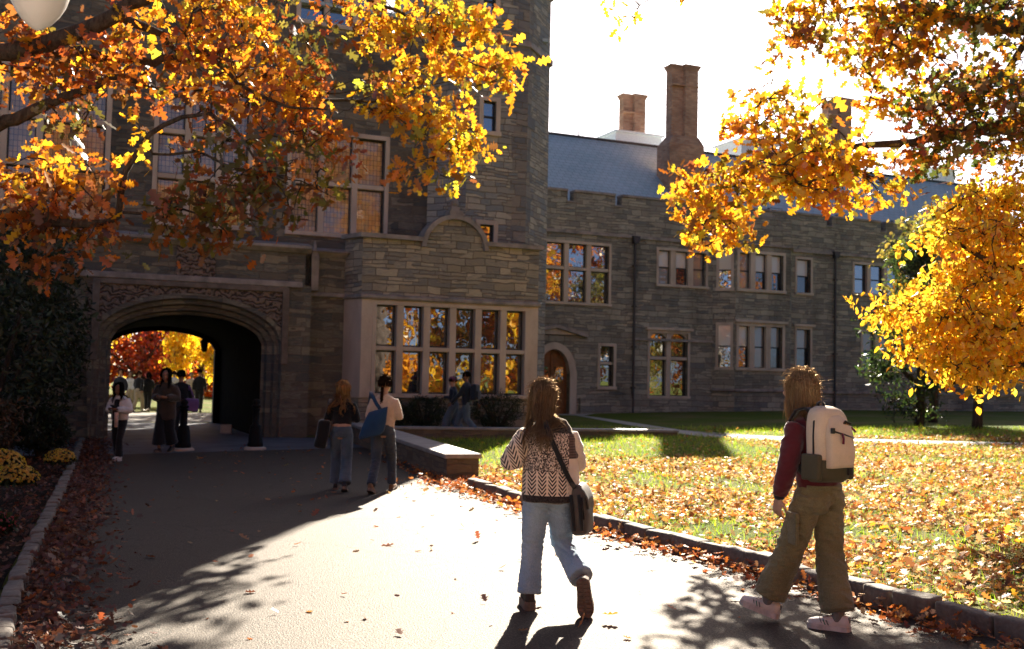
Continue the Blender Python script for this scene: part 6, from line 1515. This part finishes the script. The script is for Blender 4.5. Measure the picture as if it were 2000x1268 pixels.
ribbon('strap', BG, CL['strap'], [BGI @ (Vector(p) + off) for p in sp_], [(-.1,.6,1),(0,0,1),(0,-.7,.7),(0,-1,.4),(0,-1,.1),(0,-1,0),(.1,-1,0),(.3,-1,0),(.8,-1,0)], .036, .004)
part_box('buckle', BG, SH['grey'], BGI @ (Vector((.172,-.150,.915)) + off), (.022, .006, .014), (.7, .2, -.7), (0, 1, 0), .004)

# ---- woman with the backpack (right); joints given in photo-aligned axes, body turned 35 degrees to the left
P2 = gp(1588, 1225); Y2 = R(33); c2, s2 = math.cos(Y2), math.sin(Y2)
def q2(x, y, z): return (x * c2 + y * s2, -x * s2 + y * c2, z)
J2 = dict(pelvis=q2(.035,0,.90), chest=q2(0,.02,1.28), neck=q2(-.035,.035,1.445), head=q2(-.085,.065,1.575), lhip=q2(-.045,-.045,.86), rhip=q2(.11,.045,.86),
          lknee=q2(-.14,.07,.50), lank=q2(-.255,.17,.155), rknee=q2(.115,.03,.48), rank=q2(.135,-.10,.105), lsho=q2(-.145,-.065,1.335), rsho=q2(.125,.11,1.335),
          lelb=q2(-.205,-.13,1.10), lwri=q2(-.255,-.075,.865), relb=q2(.20,.17,1.11), rwri=q2(.14,.34,.95), lhd=q2(-.12,.06,-1), lpn=q2(.85,.5,-.1), lcurl=.75)
r2_, T2, ss2 = person('woman in a maroon sweatshirt and wide olive cargo trousers walking away with a backpack', P2, Y2, J2, 1.70, vox=.0095, headpitch=-.05, headyaw=.28)
def tf(c):
    q = Vector((c.x * 6, c.y * 6, c.z * 13 + c.x * 9)); w_ = .6 + .9 * math.exp(-((c.z - .5) / .12) ** 2) + .5 * math.exp(-((c.z - .76) / .06) ** 2)
    return .0145 * w_ * (-abs(mnoise.noise(q)) * 1.5 + .4) + .004 * mnoise.noise(c * 30)
garment_legs(r2_, J2, 1.02, CL['olive'], [.168,.098,.094,.102,.112], (1.0,.150), ry=.74, vox=.008, sm=3, disp=tf, hem=.93, seat=.055)
garment_top(r2_, J2, 1.02, CL['maroon'], .93, [.168,.18,.19,.150], (.082,.074,.068,.062,.047), vox=.010, sm=6, disp=folds(9, .010, 14), ry=.72, name='sweatshirt', collar=.07)
bm = bmesh.new(); tube(bm, [Vector(J2['lelb']).lerp(Vector(J2['lwri']), .86), Vector(J2['lelb']).lerp(Vector(J2['lwri']), 1.0)], [.043, .038], 14); solid('cuff', bm, CL['black'], r2_, .008, 2)
# cargo pocket on the left thigh and two seat pockets
lk, lh = Vector(J2['lknee']), Vector(J2['lhip']); pc_ = lh.lerp(lk, .56) + Vector((-.106, -.045, 0)); axl = (lh - lk).normalized()
part_box('cargo_pocket', r2_, CL['olive'], pc_, (.012, .075, .10), (1, -.45, 0), (.4, 1, 0), .012, lambda c: .004 * mnoise.noise(c * 20), 1)
ribbon('waist_seam', r2_, CL['olive'], [Vector(J2['pelvis']) + Vector((.168 * math.sin(a), -.128 * math.cos(a), .035)) for a in (-1.3, -.9, -.45, 0, .45, .9, 1.3)], [(math.sin(a), -math.cos(a), 0) for a in (-1.3, -.9, -.45, 0, .45, .9, 1.3)], .03, .004)
part_box('pocket_flap', r2_, CL['olive'], pc_ + Vector((-.004, 0, .085)), (.015, .08, .025), (1, -.45, 0), (.4, 1, 0), .008)
shoe(r2_, Vector(q2(-.245,.165,.125)), q2(-.80,.50,.26), q2(.2,-.1,1), SH['white'], SH['whitesole'], L=.27, thick=.026, wide=1.08)
shoe(r2_, Vector(q2(.13,-.10,.09)), q2(-.82,.55,.0), (0, 0, 1), SH['white'], SH['whitesole'], L=.27, thick=.026, wide=1.08)
SH['green'] = simple('green_trim', (.05,.16,.10), .6)
for an, dd, up_ in ((Vector(q2(-.245,.165,.125)), Vector(q2(-.80,.50,.26)).normalized(), Vector(q2(.2,-.1,1))), (Vector(q2(.13,-.10,.09)), Vector(q2(-.82,.55,.0)).normalized(), Vector((0, 0, 1)))):
    up_ = (up_ - dd * up_.dot(dd)).normalized(); sd_ = dd.cross(up_)
    for kk in range(3): part_box('side_stripe', r2_, SH['green'] if kk == 1 else SH['sockgrey'], an + dd * (.055 + kk * .020) - sd_ * -.040 - up_ * .035, (.003, .003, .018), dd + up_ * -.5, sd_, .001)
    for kk in range(3): part_box('side_stripe', r2_, SH['green'] if kk == 1 else SH['sockgrey'], an + dd * (.055 + kk * .020) + sd_ * -.040 - up_ * .035, (.003, .003, .018), dd + up_ * -.5, sd_, .001)
    part_box('heel_tab', r2_, SH['sockgrey'], an - dd * .078 - up_ * .008, (.004, .016, .018), dd, sd_, .002)
    for kk in range(4): part_box('lace', r2_, SH['whitesole'], an + dd * (.045 + kk * .022) + up_ * (.006 - kk * .007), (.004, .026, .003), dd, sd_, .001)
for a, k in (('rank', .16), ('lank', .22)):
    bm = bmesh.new(); p = Vector(J2[a]); tube(bm, [p + Vector((0, 0, -.04)), p + Vector((0, 0, .07))], [.042, .046], 12); solid('sock', bm, SH['sockgrey'], r2_, .010, 2)
def flow2(az): return (.0, -.015)
hair(r2_, T2, .28, 1.02, HM['blonde'], .27, 2600, .0022, .011, 15, .006, 5, flow2, J=J2, fly=.10, back=.12, vol=.13, body=(.145,.13))
r2_.scale = (.967,) * 3
# backpack
bk = Vector(q2(math.sin(Y2) * 1.0, -math.cos(Y2) * 1.0, 0)); 
BP = empty('backpack', P2 + Vector((.03, -.20, .985)), Y2); tag(BP, 'cream and olive canvas backpack worn by the woman in maroon', 'backpack')
def bp_loft(name, st, mat, expn=3.2, disp=None):
    bm = bmesh.new(); rings = []; n = 28
    for (z, hx, y0, y1) in st:
        r_ = []
        for k in range(n):
            a = 2*PI*k/n; cx, cy = math.cos(a), math.sin(a)
            x = hx * (abs(cx) ** (2 / expn)) * (1 if cx >= 0 else -1); y = (y0 + y1) / 2 + (y1 - y0) / 2 * (abs(cy) ** (2 / expn)) * (1 if cy >= 0 else -1)
            r_.append(bm.verts.new((x, y, z)))
        rings.append(r_)
    for a, b in zip(rings[:-1], rings[1:]):
        for k in range(n): bm.faces.new((a[k], a[(k+1) % n], b[(k+1) % n], b[k]))
    bm.faces.new(rings[0][::-1]); bm.faces.new(rings[-1]); bm.normal_update()
    if disp:
        for v in bm.verts: v.co += v.normal * disp(v.co)
    me = bpy.data.meshes.new(name); bm.to_mesh(me); bm.free(); return obj(name, me, mat, BP, True)
bd = lambda c: .007 * mnoise.noise(c * 8)
def lerpst(keys, n):
    ks = np.array(keys); zz = np.linspace(ks[0, 0], ks[-1, 0], n); return [(z, *[float(np.interp(z, ks[:, 0], ks[:, j])) for j in (1, 2, 3)]) for z in zz]
bp_loft('bag_body', lerpst([(.145,.152,-.085,.09),(.30,.150,-.085,.09),(.40,.146,-.078,.09),(.445,.132,-.062,.09),(.475,.105,-.04,.085),(.492,.06,-.005,.07)], 18), CL['canvas'], 3.4, bd)
bp_loft('base_panel', lerpst([(0,.115,-.06,.07),(.015,.142,-.082,.09),(.04,.153,-.09,.094),(.148,.157,-.091,.094)], 8), CL['olivebag'], 3.6, bd)
bp_loft('front_pocket', lerpst([(.10,.112,-.135,-.06),(.20,.115,-.142,-.06),(.31,.113,-.130,-.05),(.36,.105,-.118,-.04),(.41,.085,-.09,-.02),(.44,.05,-.06,0)], 14), CL['canvas'], 4.0, bd)
for sg in (-1, 1): part_box('side_pocket', BP, CL['olivebag'], (sg * .155, .0, .10), (.026, .072, .085), (1, 0, 0), (0, 1, 0), .02)
ribbon('zip', BP, CL['strap'], [(-.149, -.01, .17), (-.150, -.01, .30), (-.143, -.008, .39), (-.118, -.005, .45), (-.07, 0, .482)], [(-1,0,0),(-1,0,0),(-1,0,.3),(-.7,0,.7),(-.3,0,1)], .014, .004)
ribbon('pocket_zip', BP, CL['strap'], [(-.10, -.136, .335), (0, -.131, .315), (.10, -.128, .29)], (0, -1, .15), .009, .004)
ribbon('zip_pull', BP, CL['wine'], [(-.03, -.142, .322), (-.028, -.150, .29), (-.033, -.152, .255)], (0, -1, 0), .013, .005)
ribbon('zip_pull', BP, CL['wine'], [(.122, -.085, .36), (.14, -.095, .34), (.15, -.1, .325)], (0, -1, 0), .012, .004)
part_box('zip_tab', BP, SH['black'], (-.108, -.13, .34), (.012, .01, .018), (1, 0, 0), (0, 1, 0), .003)
pt = part_box('patch', BP, SH['black'], (.052, -.104, .375), (.032, .004, .026), (1, 0, -.28), (0, 1, .55), .003)
for dx in (-.011, .009):
    part_box('mark', pt, SH['gum'], (.052 + dx, -.1095, .375 - dx * .28), (.002, .002, .010), (1, 0, -.6), (0, 1, .55), .0008)
part_box('lash_tab', BP, CL['strap'], (.105, -.095, .075), (.022, .006, .03), (1, 0, 0), (0, 1, 0), .004)
BP.scale = (.967,) * 3; BP.location = P2 + (BP.location - P2) * .967
ribbon('handle', BP, CL['strap'], [(-.03, .06, .47), (-.025, .06, .51), (0, .06, .522), (.025, .06, .51), (.03, .06, .47)], [(-1,0,0),(-.6,0,.8),(0,0,1),(.6,0,.8),(1,0,0)], .022, .004)
for sg in (-1, 1): ribbon('strap', BP, CL['strap'], [(x_ + .075 * min(1, y_ / .3), y_ - .06 * min(1, y_ / .3), z_) for x_, y_, z_ in [(sg * .085, .085, .44), (sg * .10, .15, .475), (sg * .115, .26, .46), (sg * .135, .335, .37), (sg * .155, .32, .22), (sg * .165, .22, .10), (sg * .15, .09, .05)]], [(0,-.3,1),(0,0,1),(0,.6,1),(sg*.3,1,.3),(sg,.6,0),(sg,0,-.2),(sg,0,0)], .055, .006)

# ---- the pair walking towards the arch
P3 = gp(664, 959)
w3, J3, T3, s3 = walker('woman with long curly copper hair, short black top and wide blue jeans', P3, R(4), 1.55, 'fair', 'copper', .40, 'black', 1.0, [.15,.145,.17,.15], 'denim_mid', [.165,.092,.085,.09,.098], 'black', .20, 1, 'front', .04, 420, .0055, .014, .020, 'sweater' and None, 'top', freq=42, seed=21)
bm = bmesh.new(); tube(bm, [(0, .0, .86), (0, .0, .955)], [(.137, .098), (.130, .09)], 20, cap=.05); solid('waist', bm, SK['fair'], w3, .012, 2)
tb_ = empty('tote_bag', P3 + Vector((-.27, .0, .60)), R(10)); tag(tb_, 'black tote bag slung on the shoulder of the copper haired woman', 'bag')
part_box('bag_body', tb_, CL['black'], (0, 0, .20), (.085, .17, .20), (1, 0, -.15), (0, 1, 0), .05, lambda c: .02 * mnoise.noise(c * 7), 2)
ribbon('strap', tb_, CL['black'], [(.02, -.10, .38), (.06, -.08, .58), (.10, -.02, .69), (.08, .07, .58), (.04, .10, .38)], [(-1,0,.2),(-.7,0,.6),(0,0,1),(-.7,0,.6),(-1,0,.2)], .05, .006)
P4 = gp(745, 962)
w4_, J4, T4, s4 = walker('woman with a dark plait, cream knitted jumper and dark jeans', P4, R(-6), 1.62, 'fair', 'dark', .05, 'cream', .93, [.165,.165,.175,.15], 'denim_dark', [.158,.088,.07,.066,.07], 'tansuede', .30, -1, 'front', .0, 420, .0055, .014, .004, None, 'sweater', seed=22, headyaw=-.2)
pl_ = []; c = T4((0, -.10, -.03))
for k in range(3):
    for q in range(12):
        a0 = 2*PI*k/3; pts = []
        for j in range(22):
            u = j / 21; r_ = .020 * (1 - .45 * u); ph = u * 30 + a0
            pts.append(Vector((c.x + r_ * math.cos(ph) + random.uniform(-.006, .006) * (1 - u), c.y - .03 * math.sin(u * 2.2) + r_ * .6 * math.sin(2 * ph), c.z - .40 * u)))
        pl_.append(pts)
pl_ = strands('plait', pl_, .008, HM['dark'], w4_, 4)
tb_ = empty('tote_bag', P4 + Vector((-.115, -.20, .80)), R(8)); tag(tb_, 'blue canvas tote bag across the back of the woman in the cream jumper', 'bag')
bm = bmesh.new(); st = [(-.02, .150, .045), (.02, .175, .055), (.15, .165, .05), (.28, .145, .035), (.36, .13, .012)]; n = 20; rings = []
for z, hx, hy in st: rings.append([bm.verts.new((hx * math.cos(2*PI*k/n) + (z - .1) * .25, hy * math.sin(2*PI*k/n) + .01, z + .04 * math.cos(2*PI*k/n))) for k in range(n)])
for a, b in zip(rings[:-1], rings[1:]):
    for k in range(n): bm.faces.new((a[k], a[(k+1) % n], b[(k+1) % n], b[k]))
bm.faces.new(rings[0][::-1]); bm.faces.new(rings[-1]); bm.normal_update()
for v in bm.verts: v.co += v.normal * .012 * mnoise.noise(v.co * 10)
me = bpy.data.meshes.new('bag_body'); bm.to_mesh(me); bm.free(); obj('bag_body', me, CL['bluebag'], tb_, True)
ribbon('strap', tb_, CL['bluebag'], [(.10, .02, .35), (.03, .035, .45), (-.02, .08, .55), (-.04, .17, .60), (-.04, .26, .56), (-.06, .33, .42)], [(0,-1,.1),(0,-1,.2),(0,-.8,.6),(0,0,1),(0,.7,.7),(0,1,0)], .05, .005)

# ---- woman in the white jacket coming out of the arch, phone in hand
P5 = gp(231, 900); 
J = None
w5_, J5, T5, s5 = walker('woman in a white jacket and black trousers looking down at her phone', P5, R(172), 1.50, 'brown', 'black', .30, 'white', .88, [.19,.19,.19,.155], 'black', [.15,.085,.07,.075,.09], 'white', .14, 1, 'front', .07, 320, .007, .014, .008, None, 'jacket', (.09,.09,.09,.075,.055), solem='whitesole', seed=23)
for sg in (-1, 1):
    bm = bmesh.new(); ell(bm, T5((sg * .031, .082, .002)), (.012, .007, .007)); me = bpy.data.meshes.new('eye'); bm.to_mesh(me); bm.free(); obj('eye', me, SH['black'], w5_, True)
bm = bmesh.new(); tube(bm, [(0, .165, .80), (0, .16, 1.0), (0, .13, 1.18)], [(.075, .02), (.07, .02), (.05, .02)], 14); solid('shirt', bm, CL['black'], w5_, .012, 2)
ph_ = empty('phone', P5 + Vector((0, -.36, 1.05)), R(172)); tag(ph_, 'dark phone held by the woman in the white jacket', 'phone'); part_box('phone_case', ph_, SH['black'], (0, 0, 0), (.036, .075, .005), (1, 0, 0), (0, 1, .5), .004)
bt = empty('tumbler', P5 + Vector((.03, -.26, .66))); tag(bt, 'pale pink drinks tumbler carried by the woman in the white jacket', 'bottle')
bm = bmesh.new(); tube(bm, [(0, 0, 0), (0, 0, .26), (0, 0, .28)], [.034, .042, .036], 18, cap=.05); me = bpy.data.meshes.new('tumbler'); bm.to_mesh(me); bm.free(); obj('tumbler_body', me, CL['tan'] if False else simple('pale_pink_enamel', (.62,.45,.40), .4), bt, True)
bm = bmesh.new(); tube(bm, [(0, 0, .285), (0, 0, .305)], [.040, .034], 18, cap=.05); me = bpy.data.meshes.new('lid'); bm.to_mesh(me); bm.free(); obj('lid', me, SH['black'], bt, True)
# ---- dark figures in the archway
PA = gp(322, 884); PA.z = gz(PA.x)
walker('tall long haired woman in a long dark coat standing out black against the arch', PA, R(176), 1.78, 'tan', 'black', .34, 'brownc', .66, [.20,.19,.20,.17], 'black', [.16,.10,.10,.12,.14], 'black', .12, -1, 'front', .03, 260, .009, .016, .008, None, 'coat', (.09,.09,.085,.075,.06), seed=24, hem_l=.8)
def gD(px, D):
    p = at(px, 740, D); return Vector((p.x, p.y, gz(p.x)))
walker('person in dark clothes walking away under the arch beside a bollard', gD(354, 25.2), R(20), 1.76, 'tan', 'black', .05, 'black', .80, [.17,.17,.19,.165], 'charcoal', [.16,.095,.085,.08,.08], 'black', .2, 1, 'swing', 0, 140, .009, .018, .003, None, 'jacket', seed=25)
pb = empty('shoulder_bag', gD(368, 25.2) + Vector((.12, -.02, .78)), R(20)); tag(pb, 'purple cloth bag on the shoulder of the person under the arch', 'bag')
part_box('bag_body', pb, CL['purple'], (0, 0, .14), (.16, .06, .16), (1, 0, 0), (0, 1, 0), .05, lambda c: .02 * mnoise.noise(c * 8), 2)
ribbon('strap', pb, CL['purple'], [(.06, 0, .26), (.0, 0, .42), (-.06, 0, .58), (-.09, .04, .62), (-.08, .07, .5)], [(0,-1,0)] * 5, .035, .004)
far = [('man in black jacket and black trousers walking into the sunlit plaza', 390, 43.5, R(10), 1.80, 'tan', 'black', .02, 'black', .82, 'black', .22, 1, 'black'),
       ('person in a black jacket and pale khaki trousers on the plaza', 271, 42.5, R(-12), 1.68, 'tan', 'dark', .03, 'black', .84, 'khaki', .25, -1, 'white'),
       ('long dark haired woman in black beside the khaki trousers', 290, 43.0, R(8), 1.62, 'tan', 'black', .32, 'black', .80, 'black', .2, 1, 'white'),
       ('person in dark coat at the left edge of the arch opening', 236, 40.5, R(190), 1.74, 'tan', 'dark', .06, 'navy', .78, 'denim_dark', .2, 1, 'white'),
       ('woman in a pale top walking in from the sunlit plaza', 256, 44.5, R(170), 1.64, 'fair', 'brown', .22, 'white', .88, 'khaki', .22, -1, 'white'),
       ('person in a white top half hidden behind the dark figures', 340, 46, R(5), 1.70, 'fair', 'dark', .04, 'white', .86, 'denim_mid', .2, 1, 'white'),
       ('person in a pale shirt left of the man in black', 374, 46, R(185), 1.66, 'fair', 'brown', .12, 'cream', .88, 'denim_dark', .2, -1, 'white')]
for i, (lb, px, D, yw, H, sk, hm, hl, tp, hem, lg, sd_, ph, sh_) in enumerate(far):
    walker(lb, gD(px, D), yw, H, sk, hm, hl, tp, hem, [.175,.17,.185,.16], lg, [.16,.092,.085,.08,.085], sh_, sd_, ph, 'swing', 0, 90, .013, .024, .004, 'people on the plaza beyond the arch', 'jacket', seed=30 + i)
# ---- the two beside the bay window
PB = gD(888, 27.55)
wb_, JB, TB, sB = walker('person in a mauve knitted cap, dark jacket and loose blue jeans', PB, R(75), 1.60, 'fair', 'dark', .03, 'navy', .82, [.17,.17,.185,.16], 'denim_mid', [.165,.11,.115,.12,.12], 'white', .22, 1, 'front', .02, 90, .011, .020, .003, None, 'jacket', seed=41)
bm = bmesh.new(); ell(bm, TB((0, -.012, .065)), (.088, .105, .085)); tube(bm, [TB((0, -.01, .03)), TB((0, -.01, .065))], [(.088, .104), (.09, .106)], 18); solid('cap', bm, CL['mauve'], wb_, .012, 2)
PB2 = gD(914, 27.2)
wc_, JC, TC, sC = walker('tall person in a dark hooded jacket and jeans striding past the bay window', PB2, R(68), 1.74, 'brown', 'black', .02, 'navy', .80, [.19,.185,.20,.17], 'denim_mid', [.165,.10,.085,.08,.085], 'white', .42, -1, 'swing', .02, 120, .011, .020, .003, None, 'jacket', seed=42)
kp = empty('backpack', PB2 + Vector((.20, -.10, 1.0)), R(68)); tag(kp, 'dark blue backpack worn by the tall person by the bay window', 'backpack')
part_box('bag_body', kp, CL['navy'], (0, 0, .2), (.15, .09, .22), (1, 0, 0), (0, 1, 0), .06, lambda c: .015 * mnoise.noise(c * 8), 2)
part_box('front_pocket', kp, CL['navy'], (0, -.10, .13), (.11, .03, .11), (1, 0, 0), (0, 1, 0), .025)

# ------------------------------------------------------------------ bollards, walls, lamp, bin and small things
def lathe(name, prof, mat, parent, n=24, smooth=True):
    bm = bmesh.new(); rings = [[bm.verts.new((r_ * math.cos(2*PI*k/n), r_ * math.sin(2*PI*k/n), z)) for k in range(n)] for r_, z in prof]
    for a, b in zip(rings[:-1], rings[1:]):
        for k in range(n): bm.faces.new((a[k], a[(k+1) % n], b[(k+1) % n], b[k]))
    bm.faces.new(rings[0][::-1]); bm.faces.new(rings[-1]); me = bpy.data.meshes.new(name); bm.to_mesh(me); bm.free(); return obj(name, me, mat, parent, smooth)
for i, (px, py) in enumerate(((357, 881), (498, 879))):
    p = gp(px, py); b = empty('bollard', p); tag(b, ['black iron bollard half hidden behind the walkers in the arch', 'black iron bollard standing clear before the right arch pier'][i], 'bollard', 'iron bollards before the arch')
    lathe('plinth', [(.24, -.02), (.24, .05), (.20, .075)], MT['lime'], b, 24, False)
    lathe('post', [(.17, .07), (.17, .14), (.155, .17), (.135, .45), (.12, .50), (.125, .53), (.075, .56), (.068, .85), (.085, .88), (.085, .91), (.06, .93)], MT['iron'], b)
    lathe('cap', [(.06, .925), (.10, .95), (.10, .985), (.055, 1.0), (.085, 1.04), (.08, 1.08), (.04, 1.12), (.01, 1.13)], MT['iron'], b)
def garden_wall(label, a, b, top, th, cop, ov=.04):
    a = Vector(a); b = Vector(b); L = (b - a).length; ang = math.atan2(b.y - a.y, b.x - a.x); r_ = empty('garden_wall', (a.x, a.y, 0), ang); tag(r_, label, 'wall')
    t = MB(); t.box(0, L, 0, th, -.4, top - cop); t.build('wall_face', MT['walls'], r_)
    t = MB(); n = max(2, int(L / 1.1))
    for k in range(n): t.box(L * k / n + .004, L * (k + 1) / n - .004, -ov, th + ov, top - cop + .002, top)
    t.box(L, L + .03, -ov, th + ov, top - cop + .002, top - .001)
    t.build('coping', MT['ledge2'], r_, bevel=.012); return r_
m = Mat('coping_stone', .55, .5); v = m.tc(); g = m.noise(v, 3, 5); m.col(m.ramp(g, [(.3, (.24,.22,.20)), (.7, (.42,.39,.36))])); m.bump(m.noise(v, 40, 3), .3, .006); MT['ledge2'] = m.m
garden_wall('low stone garden wall with slab coping running beside the path to the arch', WA1 * 1.0, WA0 + (WA0 - WA1) * .05, .40, -.55, .07) if False else None
dv = (WA1 - WA0).normalized(); nv_ = Vector((-dv.y, dv.x, 0)); 
garden_wall('low stone garden wall with slab coping running beside the path to the arch', WA0 - dv * .6, WA1, .385, .52, .075)
B0 = at(758, 832, 26.4); B1 = at(1323, 850, 27.7)
garden_wall('long low stone edging wall in front of the clipped shrubs', (B0.x, B0.y, 0), (B1.x, B1.y, 0), .265, .38, .07)
sb = empty('stone_block', gp(441, 848)); tag(sb, 'squat pale stone block by the passage wall under the arch', 'stone block')
part_box('block_body', sb, MT['lime'], (0, 0, .13), (.15, .14, .14), (1, .2, 0), (0, 1, 0), .02); part_box('block_base', sb, MT['ledge'], (0, 0, .015), (.18, .17, .03), (1, .2, 0), (0, 1, 0), .01)
lb = empty('litter_bin', gD(430, 39.5)); tag(lb, 'dark slatted litter bin at the far end of the passage', 'bin')
t = MB()
for k in range(18):
    a = 2*PI*k/18; c_, s_ = math.cos(a), math.sin(a); t.prism([(.24 * c_ - .03 * s_, .24 * s_ + .03 * c_, .06), (.24 * c_ + .03 * s_, .24 * s_ - .03 * c_, .06), (.27 * c_ + .03 * s_, .27 * s_ - .03 * c_, .86), (.27 * c_ - .03 * s_, .27 * s_ + .03 * c_, .86)], (0, 0, 0), (.012 * c_, .012 * s_, 0))
t.build('slats', MT['iron'], lb); lathe('liner', [(.22, .05), (.23, .84)], MT['iron'], lb); lathe('rim', [(.29, .84), (.30, .87), (.26, .89), (.2, .89)], MT['iron'], lb)
def wall_lantern(label, loc):
    l = empty('wall_lantern', loc); tag(l, label, 'lantern', 'lanterns in the passage')
    lathe('lantern_body', [(.05, -.24), (.10, -.2), (.13, .08), (.15, .1), (.05, .24), (.02, .3)], MT['iron'], l, 8, False); lathe('lantern_glass', [(.09, -.19), (.118, .07)], MT['glass'], l, 8, False)
    t = MB(); t.box(-.01, .01, -.01, .01, .3, .75); t.build('chain', MT['iron'], l)
wall_lantern('black iron lantern hanging near the far arch of the passage', B2W(uA + HW - 1.0, 8.2, 2.45))
# frosted teardrop lamp hanging among the oak leaves
LD = 5.2; lp = at(73, 60, LD); LPO = empty('street_lamp', Vector((lp.x - 1.3, lp.y, gz(lp.x - 1.3)))); tag(LPO, 'frosted white teardrop lamp hanging in front of the oak branches', 'lamp')
m = Mat('frosted_glass', .35, .5); v = m.tc(); m.col((.55,.52,.49)); m.bump(m.noise(v, 220, 2), .5, .004); m.b.inputs['Subsurface Weight'].default_value = .25; m.b.inputs['Subsurface Radius'].default_value = (.06, .06, .05); MT['frost'] = m.m
R_ = 58 * LD / 2000.0
zz = lp.z - LPO.location.z
pr = [(.004, 0), (.03, .012), (.07, .045), (.105, .09), (.132, .14), (.15, .20), (.157, .25), (.155, .30), (.14, .345), (.11, .37)]
gl_ = lathe('globe', [(a, b) for a, b in pr], MT['frost'], LPO, 32); gl_.location = (1.3, 0, zz)
cp = lathe('lamp_cap', [(.17, .365), (.16, .39), (.10, .44), (.04, .48), (.03, .56)], MT['iron'], LPO, 24); cp.location = (1.3, 0, zz)
bm = bmesh.new(); tube(bm, [(1.3, 0, zz + .54), (1.25, 0, zz + .72), (.9, 0, zz + .88), (.4, 0, zz + .7), (0, 0, zz + .3)], [.022] * 5, 10); me = bpy.data.meshes.new('arm'); bm.to_mesh(me); bm.free(); obj('arm', me, MT['iron'], LPO, True)
lathe('pole', [(.13, 0), (.12, .4), (.07, .5), (.055, zz + .4), (.07, zz + .45), (.02, zz + .55)], MT['iron'], LPO)
